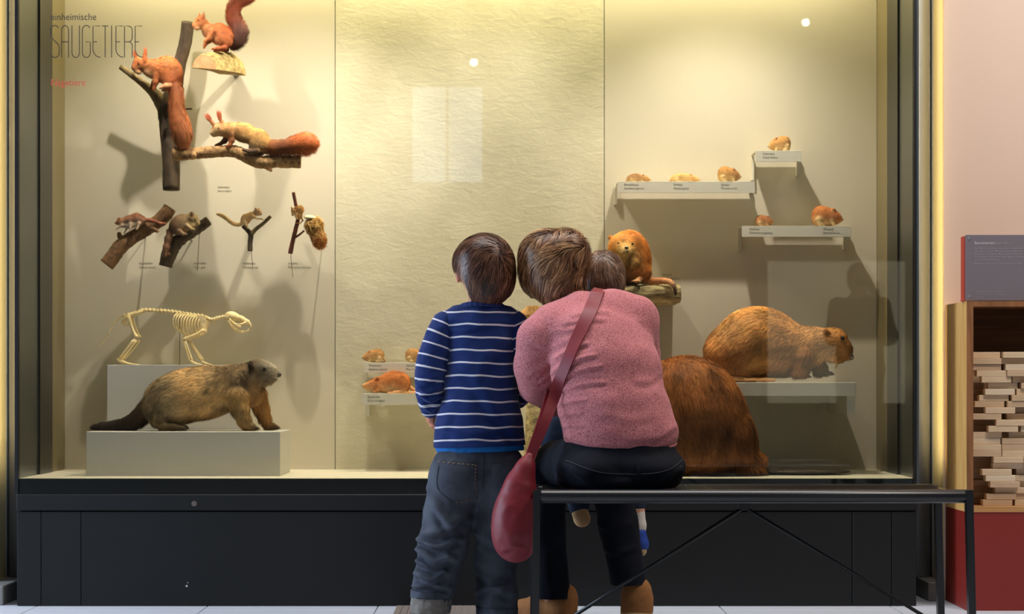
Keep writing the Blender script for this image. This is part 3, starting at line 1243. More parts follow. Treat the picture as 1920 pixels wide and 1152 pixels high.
def whisk(t, D, roots, off, L=14, n=5, seed=1, mat=None, side=1):
    rng = np.random.default_rng(seed)
    parts = []
    for r0 in roots:
        for i in range(n):
            a = np.array(r0, float) + off + (rng.random(3) - 0.5) * 2
            d = np.array([side * (0.4 + 0.5 * rng.random()), (rng.random() - 0.35) * 0.8, (rng.random() - 0.5) * 1.6])
            d /= np.linalg.norm(d)
            b = a + d * L * (0.6 + 0.5 * rng.random())
            c = (a + b) / 2 + np.array([0, -L * 0.06, 0])
            parts.append(tube_vf(Wa(np.array([a, c, b]), D), [0.28 * D / F, 0.2 * D / F, 0.05 * D / F], 4, cap=False))
    V, Fc = join_vf(parts)
    mesh_obj('whiskers', V, Fc, mat or M['whisker'], t)


# ================================================================== squirrels
RED, RED2, PALE, DKR = (194, 118, 68), (176, 100, 58), (228, 196, 150), (96, 58, 42)


def ear_tuft(b, base, tip, r, col):
    b.cap(base, tip, r, r * 0.35, col, k=2.0, fl=0.9)


# ---- squirrel sitting on the sawn log
def squirrel_log():
    D = 6.70
    k = D / F
    # half log: cut face at the left front, bark behind
    t = thing('wall_log', 'short half log sawn flat below, upright-tailed squirrel sits on it', 'log', W(410, 134, D))
    rng = np.random.default_rng(5)
    secs = []
    for c, u, up in (((388, 134, -30), (21, 0, 10), (0, -27, 0)), ((394, 134, -24), (25, 0, 12), (0, -31, 0)),
                     ((412, 134, -6), (27, 0, 13), (0, -36, 0)), ((424, 134, 14), (27, 0, 13), (0, -39, 0)),
                     ((430, 134, 42), (24, 0, 10), (0, -38, 0))):
        row = []
        for j in range(15):
            th = math.pi * j / 14
            q = 1 + 0.05 * (rng.random() - 0.5)
            row.append(np.array(c) + (-math.cos(th)) * np.array(u) * q + math.sin(th) * np.array(up) * q)
        secs.append(row)
    V = Wa(np.array(secs).reshape(-1, 3), D)
    Fc = []
    for i in range(4):
        for j in range(14):
            Fc.append([i * 15 + j, i * 15 + j + 1, (i + 1) * 15 + j + 1, (i + 1) * 15 + j])
        Fc.append([i * 15, (i + 1) * 15, (i + 1) * 15 + 14, i * 15 + 14])
    Fc.append([60 + j for j in range(15)])
    Fc.append([j for j in range(14, -1, -1)])
    mesh_obj('bark', V, Fc, M['bark_lichen'], t, smooth=False)
    Vc = V[:15] * 1.0
    ctr = Vc.mean(0)
    Vc = ctr + (Vc - ctr) * 0.95 + np.array([-0.0004, -0.0012, 0])
    mesh_obj('cut_face', Vc, [[j for j in range(15)]], M['cut_wood'], t)

    V2, F2 = tube_vf([W(424, 118, D, 38), W(424, 118, D) * np.array([1, 0, 1]) + np.array([0, DB - 0.0005, 0])], 0.012, 10)
    mesh_obj('wall_peg', V2, F2, M['rod'], t)

    s = thing('red_squirrel', 'red squirrel with tail held high, sitting on the sawn log', 'squirrel', W(418, 97, D), 'mounted red squirrels')
    b = Blob(D, 5)
    b.ell((377, 44, -4), (11, 9.5, 8.5), 20, RED, flow=(1, 0.1, 0))
    b.ell((367, 50, -5), (6.5, 5.2, 5), 25, (196, 116, 66), flow=(1, 0.1, 0), fl=0.5)
    b.ell((370, 55, -5), (5.5, 3.4, 4.2), 10, PALE, flow=(1, 0.1, 0), fl=0.5, k=3)
    for dd in (-9, 5):
        ear_tuft(b, (381 + (0 if dd < 0 else -6), 37, dd + 0), (383 + (0 if dd < 0 else -10), 28.5, dd), 3.0, RED2)
    b.chain([(383, 50, -3, 8.5), (391, 58, -2, 10.5), (400, 62, 0, 13)], RED)
    b.ell((391, 65, -5), (7, 8, 6), 30, PALE, flow=(0.5, 1, 0))
    b.ell((411, 62, 0), (17, 16, 13), 35, (178, 96, 52), flow=(1, 0.5, 0))
    b.ell((423, 71, 0), (17, 20, 14), 0, RED2, flow=(0.4, 1, 0))
    b.ell((425, 77, -11), (12, 15, 6), -20, RED2, flow=(-0.2, 1, 0))          # thigh
    b.ell((404, 74, -2), (7, 11, 8), -20, (214, 172, 124), flow=(0.3, 1, 0))
    b.chain([(399, 62, -12, 6), (395, 74, -13, 4), (388, 80, -14, 2.8), (385, 90, -14, 1.9)], (196, 118, 74), fl=0.4, k=3)
    b.chain([(396, 64, 10, 6), (391, 76, 11, 4), (384, 82, 10, 2.8), (381, 89, 9, 1.9)], (186, 110, 66), fl=0.4, k=3)
    for dd in (-14, 10):
        b.chain([(424, 93, dd, 4.5), (412, 95, dd - 1, 3.4), (401, 96, dd - 1, 2.2)], (170, 92, 58), fl=0.25, k=3)
    o, V, Fc, off = body('body', b, 1.15, M['pelt'], s, ground=zat(97.5, D))
    fur(b, V, Fc, 9000, 5.5, 0.75, s, M['hairs'], off, seed=11)
    tb = Blob(D, 6)
    tb.chain([(436, 88, 4, 6), (444, 78, 6, 10), (449, 62, 6, 12), (443, 46, 6, 10.5), (437, 32, 6, 9.5), (437, 18, 6, 9), (444, 6, 6, 9), (456, -1, 6, 8), (468, -4, 6, 5)],
             [DKR, (70, 52, 50), (150, 72, 44), (160, 80, 52), (168, 86, 56), (176, 92, 60)], m=2)
    o, V, Fc, _ = body('tail', tb, 1.5, M['pelt'], s)
    fur(tb, V + off, Fc, 6500, 9, 0.8, s, M['hairs'], off, seed=12, lift=0.6, name='tail_fur')
    eyes(s, D, [(374, 42, -12.3), (371, 42, 4)], 1.7, off=off)
    ball('nose', np.array((361, 49, -5)) + off, 1.3, D, M['nose'], s, 8)


squirrel_log()


# ---- forked dark branch and the squirrel with the hanging tail
branch('forked_branch', 'dark forked trunk fixed upright on the case wall', [
    [(321, 357, 0, 16), (321, 300, 0, 17), (319, 240, 0, 20), (318, 200, 2, 22), (326, 165, 8, 15), (334, 120, 12, 12.5), (345, 80, 13, 12), (350, 39, 14, 12)],
    [(314, 215, 0, 15), (300, 188, -2, 13), (284, 170, -5, 9), (262, 152, -8, 6.5), (228, 127, -12, 5)],
    [(330, 204, 10, 5), (345, 203.5, 10, 2.2), (359, 202.5, 10, 1.6)]],
    6.78, [M['bark_dark'], M['bark_olive'], M['bark_dark']], M['cut_dark'], 16, 7, 0.04)


def squirrel_trunk():
    D = 6.70
    s = thing('red_squirrel', 'crouched red squirrel with bushy tail hanging down the dark trunk', 'squirrel', W(312, 166, D), 'mounted red squirrels')
    b = Blob(D, 6)
    b.ell((264, 121, -6), (13, 11.5, 10), 25, RED, flow=(1, 0, 0))
    b.ell((255, 129, -8), (7, 6, 6), 30, (190, 110, 66), flow=(1, 0, 0), fl=0.5)
    b.ell((259, 136, -8), (6.5, 4, 5), 15, PALE, flow=(1, 0, 0), fl=0.5, k=3)
    b.cap((272, 116, -12), (274, 104, -13), 4.2, 2.6, RED2, k=2.5)
    b.cap((257, 114, 0), (254, 105, 1), 3.8, 1.8, RED2, k=2.5)
    b.chain([(274, 124, -3, 11), (288, 128, 0, 15), (300, 132, 1, 20)], RED)
    b.ell((280, 138, -6), (12, 6, 7), 32, PALE, flow=(1, 0.4, 0))
    b.ell((313, 131, 2), (26, 25, 20), 30, RED, flow=(1, 0.6, 0))
    b.ell((326, 146, 2), (15, 23, 17), 5, RED2, flow=(0.2, 1, 0))
    b.ell((318, 150, -13), (13, 15, 7), -10, (176, 92, 50), flow=(0, 1, 0))
    b.chain([(296, 142, -10, 8), (294, 155, -12, 5), (291, 168, -12, 3)], (180, 104, 64), fl=0.5, k=3)
    b.chain([(296, 142, 8, 8), (288, 155, 8, 5), (283, 164, 6, 3)], (170, 96, 56), fl=0.5, k=3)
    b.chain([(322, 163, -16, 5), (314, 164, -19, 4), (304, 168, -19, 2.6)], (214, 160, 118), fl=0.2, k=3)
    b.chain([(322, 163, 12, 5), (312, 165, 13, 4), (303, 168, 12, 2.6)], (196, 140, 100), fl=0.2, k=3)
    o, V, Fc, off = body('body', b, 1.4, M['pelt'], s)
    fur(b, V, Fc, 11000, 5.5, 0.8, s, M['hairs'], off, seed=21)
    tb = Blob(D, 8)
    tb.chain([(330, 158, -6, 8), (333, 180, -14, 9), (334, 205, -16, 10.5), (339, 230, -16, 13), (344, 252, -16, 13.5), (346, 268, -16, 9)],
             [RED2, (194, 116, 70), (198, 120, 74), (196, 122, 78)], m=2)
    o, V, Fc, _ = body('tail', tb, 1.6, M['pelt'], s)
    fur(tb, V, Fc, 8000, 10, 0.8, s, M['hairs'], None, seed=22, lift=0.45, name='tail_fur')
    rng = np.random.default_rng(4)
    for c, tip in (((274, 103, -13), (275, 93, -13)), ((254, 105, 1), (252, 97, 1))):
        n = 150
        P = np.array(c) + (rng.random((n, 3)) - 0.5) * 4
        d = np.array(tip, float) - np.array(c) + (rng.random((n, 3)) - 0.5) * 5
        Vp, q, tr, NN, CC = strands(P, [P + d * 0.5, P + d * (0.8 + 0.4 * rng.random((n, 1)))], 0.6, np.tile([[0, 0, -1.0]], (n, 1)),
                                    np.tile(lin((188, 100, 60))[:3], (n, 1)), rng)
        strand_obj('ear_tuft', Wa(Vp, D), q, tr, dirs_world(NN), CC, M['hairs'], s)
    eyes(s, D, [(262.5, 123, -15.5), (256, 122, 1)], 2.0)
    ball('nose', (249, 129, -8), 1.5, D, M['nose'], s, 8)


squirrel_trunk()

# ---- pale-faced squirrel stretched along the horizontal branch
branch('gnarled_branch', 'light bark-peeled branch fixed level on the wall, pale-faced squirrel stands on it', [
    [(326, 290, -8, 13), (350, 290, -8, 11.5), (385, 287, -6, 11), (420, 284, -4, 11), (445, 286, -4, 12), (470, 298, -4, 12), (490, 305, -4, 12), (520, 303, -2, 12), (564, 304, 0, 12.5)],
    [(366, 290, -14, 6), (367, 297, -20, 4.5)],
    [(500, 312, 0, 6), (500, 312, 60, 4)]],
    6.70, [M['bark_tan']], M['cut_wood'], 14, 6, 0.09, seed=9)


def squirrel_branch():
    D = 6.69
    s = thing('red_squirrel', 'pale-faced squirrel with long ear tufts standing along the light branch', 'squirrel', W(455, 284, D), 'mounted red squirrels')
    LT, GR = (216, 170, 104), (150, 112, 74)
    b = Blob(D, 6)
    b.ell((411, 244, -6), (12, 11, 10), 15, (214, 176, 126), flow=(1, 0, 0))
    b.ell((402, 251, -7), (7, 6, 6), 20, (226, 192, 146), flow=(1, 0, 0), fl=0.5)
    b.cap((401, 235, -1), (393, 224, -2), 3.4, 2, RED2, k=2.5)
    b.cap((418, 236, -9), (414, 224, -10), 4, 2.2, RED2, k=2.5)
    b.chain([(420, 244, -4, 11), (432, 245, -2, 13), (446, 246, 0, 15)], (206, 158, 104))
    b.ell((459, 248, 0), (22, 16.5, 14), 15, LT, flow=(1, 0.4, 0))
    b.ell((484, 262, 0), (23, 19, 16), 38, LT, flow=(1, 0.7, 0))
    b.ell((496, 273, 0), (15, 14, 14), 30, (170, 120, 70), flow=(1, 0.6, 0))
    b.ell((480, 275, -10), (11, 14, 6), 15, (92, 76, 64), flow=(0.3, 1, 0))
    b.ell((455, 258, -4), (16, 8, 9), 20, (186, 150, 108), flow=(1, 0.4, 0))
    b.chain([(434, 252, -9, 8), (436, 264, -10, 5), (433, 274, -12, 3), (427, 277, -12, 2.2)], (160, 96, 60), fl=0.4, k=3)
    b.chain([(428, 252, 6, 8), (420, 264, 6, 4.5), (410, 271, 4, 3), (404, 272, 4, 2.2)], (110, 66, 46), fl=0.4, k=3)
    b.chain([(484, 285, -12, 6), (470, 286, -14, 4), (458, 283, -14, 2.6)], (92, 70, 58), fl=0.3, k=3)
    b.chain([(488, 285, 10, 6), (474, 286, 12, 4), (462, 283, 12, 2.6)], (92, 70, 58), fl=0.3, k=3)
    o, V, Fc, off = body('body', b, 1.3, M['pelt'], s)
    fur(b, V, Fc, 10000, 5.5, 0.75, s, M['hairs'], off, seed=31)
    tb = Blob(D, 8)
    tb.chain([(500, 275, 0, 8), (515, 278, -2, 8.5), (535, 277, -4, 9.5), (555, 273, -5, 12), (572, 271, -6, 15), (579, 271, -6, 13)],
             [(150, 92, 54), (130, 78, 50), (176, 98, 54), (196, 112, 64)], m=2)
    o, V, Fc, _ = body('tail', tb, 1.5, M['pelt'], s)
    fur(tb, V, Fc, 7500, 9, 0.8, s, M['hairs'], None, seed=32, lift=0.7, name='tail_fur')
    rng = np.random.default_rng(4)
    for c, tip in (((394, 225, -2), (387, 216, -3)), ((414, 224, -10), (411, 211, -10))):
        n = 220
        P = np.array(c) + (rng.random((n, 3)) - 0.5) * 6
        d = np.array(tip, float) - np.array(c) + (rng.random((n, 3)) - 0.5) * 6
        Vp, q, tr, NN, CC = strands(P, [P + d * 0.5, P + d * (0.8 + 0.4 * rng.random((n, 1)))], 0.6, np.tile([[0, 0, -1.0]], (n, 1)),
                                    np.tile(lin((184, 96, 64))[:3], (n, 1)), rng)
        strand_obj('ear_tuft', Wa(Vp, D), q, tr, dirs_world(NN), CC, M['hairs'], s)
    eyes(s, D, [(412, 243, -16), (402, 243, 1)], 2.0)
    ball('nose', (396, 251, -7), 1.5, D, M['nose'], s, 8)


squirrel_branch()

# ================================================================== dormice and harvest mouse
def rod_to_wall(name, label, px, py0, py1, D, parent=None):
    V, Fc = tube_vf([W(px[0], py0, D), W((px[0] + px[1]) / 2, (py0 + py1) / 2, D), W(px[1], py1, D)], 0.0011, 6)
    return mesh_obj(name, V, Fc, M['rod'], parent)


t = branch('curved_branch', 'bare brown curved branch with a white-bellied dormouse', [
    [(201, 497, -6, 14.5), (213, 482, -5, 14), (226, 463, -3, 14), (246, 447, 0, 13), (268, 434, 2, 12.5), (288, 420, 6, 12.5), (306, 405, 10, 13.5), (317, 389, 12, 12.5)],
    [(280, 428, 0, 6), (290, 431, -6, 4), (298, 435, -9, 3.2)],
    [(231, 452, -2, 7), (225, 443, -3, 5), (224, 436, -4, 3)]],
    6.78, [M['bark_brown']], M['cut_wood'], 14, 6, 0.05, seed=14)
V, Fc = tube_vf([W(256, 440, 6.78, 5), W(256, 440, 6.78, 5) * np.array([1, 0, 1]) + np.array([0, DB - 0.0005, 0])], 0.003, 8)
mesh_obj('wall_peg', V, Fc, M['rod'], t)


def dormouse_stretch():
    D = 6.755
    s = thing('dormouse', 'reddish dormouse with white belly, tail along the bare curved branch', 'dormouse', W(245, 431, D), 'mounted small climbers')
    C1, WH = (150, 96, 64), (206, 196, 176)
    b = Blob(D, 3.5)
    b.ell((225, 417, -4), (6.5, 5.5, 5), 10, C1)
    b.ell((219, 419, -5), (3.2, 2.6, 2.6), 10, (170, 120, 84), fl=0.4)
    b.cap((226, 413, -7), (225, 410, -8), 2.2, 1.6, (160, 100, 70), k=1.5, fl=0.3)
    b.cap((222, 413, 0), (220, 411, 1), 2.0, 1.4, (160, 100, 70), k=1.5, fl=0.3)
    b.chain([(231, 416, -3, 6), (242, 413, -2, 8), (256, 410, 0, 9.5), (265, 413, 0, 8.5)], C1)
    b.chain([(228, 423, -4, 4), (244, 423, -3, 6), (260, 419, -2, 6)], WH)
    for pts in ([(246, 421, -8, 3.2), (246, 428, -10, 1.5), (245, 434, -10, 1.2)], [(262, 420, -8, 3.6), (260, 428, -10, 1.6), (258, 431, -11, 1.3)],
                [(230, 423, -8, 2.8), (223, 428, -9, 1.4), (219, 432, -9, 1.2)], [(238, 422, 4, 3), (236, 430, 4, 1.4), (232, 438, 4, 1.2)]):
        b.chain(pts, (196, 170, 144), fl=0.2, k=2)
    b.chain([(268, 414, 0, 4), (280, 413, -4, 3), (292, 416, -8, 2.6), (302, 420, -10, 2.4), (311, 420, -10, 1.6)], (166, 106, 78), fl=0.8, k=2)
    o, V, Fc, off = body('body', b, 0.75, M['pelt'], s)
    fur(b, V, Fc, 4500, 3.0, 0.5, s, M['hairs'], off, seed=41)
    eyes(s, D, [(222.5, 416, -8.8)], 1.1)


dormouse_stretch()
t = branch('hollow_branch', 'dark slanting branch with broken hollow foot and grey-brown dormouse', [
    [(311, 500, -4, 12), (316, 482, -4, 14), (325, 462, -3, 14), (340, 447, 0, 12), (358, 436, 4, 10.5), (378, 422, 8, 9.5), (390, 413, 10, 9)],
    [(322, 466, 2, 9), (318, 448, 2, 7), (317, 430, 2, 5.5)],
    [(318, 478, -12, 7), (315, 471, -15, 5)]],
    6.78, [M['bark_dark'], M['bark_brown'], M['cut_wood']], M['cut_dark'], 14, 6, 0.09, seed=15)
rod_to_wall('support_rod', '', (374, 370), 434, 508, 6.80, t)
V, Fc = tube_vf([W(345, 445, 6.78, 5), W(345, 445, 6.78, 5) * np.array([1, 0, 1]) + np.array([0, DB - 0.0005, 0])], 0.003, 8)
mesh_obj('wall_peg', V, Fc, M['rod'], t)


def dormouse_fat():
    D = 6.75
    s = thing('dormouse', 'plump grey-brown dormouse hunched on the dark slanting branch', 'dormouse', W(345, 438, D), 'mounted small climbers')
    C1 = (122, 96, 70)
    b = Blob(D, 4.5)
    b.ell((340, 420, 0), (21, 17, 15), -25, C1, flow=(-1, 0.5, 0))
    b.ell((334, 425, -4), (15, 15, 13), 0, (112, 84, 62), flow=(-0.6, 1, 0))
    b.ell((361, 411, -3), (12, 10, 9), 20, (136, 116, 78), flow=(-1, 0, 0))
    b.ell((370, 418, -4), (6, 4.5, 4.5), 35, (176, 150, 104), flow=(-1, 0, 0), fl=0.4)
    b.cap((362, 404, -10), (362, 400, -11), 3, 2.4, (120, 92, 70), k=2, fl=0.3)
    b.cap((358, 404, 4), (357, 400, 5), 3, 2.4, (120, 92, 70), k=2, fl=0.3)
    b.ell((358, 424, -7), (10, 6, 5), -10, (196, 172, 120), flow=(-1, 0.3, 0))
    b.chain([(352, 424, -12, 4), (360, 430, -14, 2.4), (366, 431, -14, 1.8)], (176, 150, 116), fl=0.2, k=2)
    b.chain([(338, 434, -13, 5), (346, 440, -15, 3), (352, 440, -15, 2)], (150, 120, 96), fl=0.2, k=2)
    b.chain([(322, 432, 0, 6), (317, 448, -6, 5.5), (314, 464, -10, 5), (312, 476, -12, 4)], [(130, 96, 72), (120, 88, 68), (150, 110, 80)], fl=1.3)
    o, V, Fc, off = body('body', b, 1.0, M['pelt'], s)
    fur(b, V, Fc, 6500, 4.0, 0.6, s, M['hairs'], off, seed=42)
    eyes(s, D, [(367, 413, -10), (366, 411.5, 3)], 1.7)
    ball('nose', (376, 420.5, -4.5), 1.1, D, M['nose'], s, 8)


dormouse_fat()
t = branch('forked_twig', 'grey Y-shaped twig with a pale long-tailed dormouse', [
    [(469, 471, 0, 4.8), (469, 455, 0, 4.8), (470, 440, 0, 5), (463, 431, 0, 4.2), (455, 424, 0, 3.6)],
    [(470, 441, 0, 4.5), (480, 430, -1, 3.8), (493, 420, -2, 3.5), (508, 406, -3, 3.2)]],
    6.78, [M['bark_dark'], M['bark_olive']], None, 10, 6, 0.07, seed=16, category='twig')
rod_to_wall('support_rod', '', (471, 474), 470, 505, 6.78, t)


def dormouse_pale():
    D = 6.775
    s = thing('dormouse', 'pale golden dormouse with fluffy tail balanced on the Y-shaped twig', 'dormouse', W(462, 424, D), 'mounted small climbers')
    C1 = (222, 178, 122)
    b = Blob(D, 3)
    b.ell((461, 411, 0), (10.5, 9, 7.5), -50, C1, flow=(-1, 1, 0))
    b.ell((470, 405, 0), (9.5, 7, 6.5), -30, C1, flow=(-1, 0.6, 0))
    b.ell((483, 398.5, -1), (7.5, 6, 5.5), 10, (232, 192, 144), flow=(-1, 0, 0))
    b.ell((489, 401, -1), (3, 2.6, 2.6), 20, (240, 206, 164), flow=(-1, 0, 0), fl=0.3)
    b.cap((481, 394, -4), (479.5, 391.5, -5), 2.0, 1.6, (224, 160, 124), k=1.3, fl=0.2)
    b.cap((485, 394, 3), (485, 391.5, 3), 2.0, 1.6, (224, 160, 124), k=1.3, fl=0.2)
    b.chain([(475, 406, -5, 3.2), (483, 411, -6, 1.6), (492, 411, -6, 1.3), (495, 413, -6, 1.2)], (236, 206, 160), fl=0.2, k=1.5)
    b.chain([(460, 417, -5, 3.6), (463, 423, -6, 1.8), (465, 428, -6, 1.4)], (236, 206, 160), fl=0.2, k=1.5)
    b.chain([(455, 418, 0, 3.4), (447, 421.5, -1, 3), (436, 419, -2, 3.2), (426, 411, -3, 3), (417, 405, -3, 2.8), (409, 402.5, -3, 2)], (228, 192, 138), fl=1.0, k=2, m=2)
    o, V, Fc, off = body('body', b, 0.7, M['pelt'], s)
    fur(b, V, Fc, 4500, 2.8, 0.5, s, M['hairs'], off, seed=43)
    eyes(s, D, [(486, 397.5, -6.2), (487, 397.5, 3.6)], 1.1)


dormouse_pale()
t = branch('nest_twig', 'thin red-brown twig with pale cut top carrying a harvest mouse and straw nest', [
    [(544, 476, 0, 4.6), (549, 452, 0, 4.2), (554, 432, 0, 4.2), (559, 408, 0, 3.8), (555, 386, 0, 3.2), (550, 361, 0, 3.2)],
    [(552, 446, 0, 2.6), (561, 441, -2, 2.0), (571, 433, -4, 1.8)]],
    6.78, [M['bark_red']], M['cut_wood'], 10, 6, 0.05, seed=17, category='twig')
rod_to_wall('support_rod', '', (545, 549), 478, 520, 6.78, t)


def harvest():
    D = 6.765
    s = thing('harvest_mouse', 'small golden harvest mouse curled around the thin red-brown twig', 'mouse', W(558, 412, D), 'mounted small climbers')
    b = Blob(D, 2.6)
    b.ell((562, 394, 0), (8, 9, 6.5), 10, (206, 156, 88), flow=(0.3, 1, 0))
    b.ell((560, 404, 0), (7, 7, 6), 0, (196, 144, 80), flow=(-0.3, 1, 0))
    b.ell((550.5, 396, -3), (4.5, 6, 4.5), 0, (216, 172, 116), flow=(0, 1, 0))
    b.ell((549.5, 403, -5), (2.6, 2.6, 2.6), 0, (222, 180, 128), fl=0.3)
    b.cap((548, 391, -4), (547, 389.5, -5), 1.6, 1.4, (220, 170, 120), k=1.3, fl=0.2)
    b.cap((554, 391, -5), (554.5, 389, -6), 1.6, 1.4, (220, 170, 120), k=1.3, fl=0.2)
    b.chain([(556, 402, -6, 2.6), (555, 407, -7, 1.4), (558, 411, -6, 1.2)], (226, 190, 140), fl=0.2, k=1.3)
    b.chain([(564, 407, 0, 2.4), (568, 414, -2, 1.2), (563, 420, -6, 1.0), (556, 419, -6, 0.9)], (196, 150, 100), fl=0.2, k=1.3)
    o, V, Fc, off = body('body', b, 0.65, M['pelt'], s)
    fur(b, V, Fc, 2600, 2.6, 0.5, s, M['hairs'], off, seed=44)
    eyes(s, D, [(547.5, 397, -7), (552.5, 397, -7.4)], 0.9)
    # straw nest
    D = 6.76
    nst = thing('straw_nest', 'hanging ball nest of dry straw with a white cap', 'nest', W(592, 465, D))
    b = Blob(D, 6)
    b.ell((589, 424, 0), (17, 18, 15), 0, (120, 84, 40))
    b.ell((597, 446, 0), (14, 22, 13), -15, (150, 90, 44))
    o, V, Fc, off = body('core', b, 1.6, M['pelt'], nst)
    rng = np.random.default_rng(8)
    n = 900
    P = sample_surface(V, Fc, n, rng)
    N = b.grad(P)
    d = rng.normal(size=(n, 3)) + np.array([0.2, 0.4, 0])
    d -= N * (d * N).sum(1, keepdims=True)
    d /= np.linalg.norm(d, axis=1, keepdims=True)
    L = 5 + 9 * rng.random((n, 1))
    p1 = P + d * L * 0.5 + N * 1.4
    p2 = P + d * L + N * (rng.random((n, 1)) * 2.4 - 1.6)
    base = np.array([lin((214, 172, 96))[:3], lin((176, 122, 56))[:3], lin((232, 200, 130))[:3], lin((196, 110, 50))[:3]])
    pick = np.where((P[:, 1] > 448) & (rng.random(n) < 0.7), 3, rng.integers(0, 3, n))
    Vp, q, tr, NN, CC = strands(P + N * 0.4, [p1, p2], 0.9, N, base[pick], rng, 1.4)
    strand_obj('straw', Wa(Vp, D), q, tr, dirs_world(NN), CC, M['hairs'], nst)
    n = 16
    P = np.array([[596, 462, 0]]) + rng.normal(size=(n, 3)) * [5, 2, 4]
    p1 = P + np.array([0, 6, 0]) + rng.normal(size=(n, 3)) * 3
    p2 = p1 + np.array([0, 4, 0]) + rng.normal(size=(n, 3)) * 4
    Vp, q, tr, NN, CC = strands(P, [p1, p2], 0.8, np.tile([[0, 0, -1.0]], (n, 1)), np.tile(base[2], (n, 1)), rng, 1.4)
    strand_obj('loose_straw', Wa(Vp, D), q, tr, dirs_world(NN), CC, M['hairs'], nst)
    cb = Blob(D, 3)
    cb.ell((582, 409, -4), (12, 5, 11), 6, (236, 220, 180))
    cb.ell((582, 414, -4), (13, 5, 12), 6, (236, 220, 180), op=-1, k=1)
    body('white_cap', cb, 0.8, M['pelt'], nst)
    V, Fc = tube_vf([W(596, 440, D, 8), W(596, 440, D) * np.array([1, 0, 1]) + np.array([0, DB - 0.0005, 0])], 0.002, 8)
    mesh_obj('wall_peg', V, Fc, M['rod'], nst)


harvest()


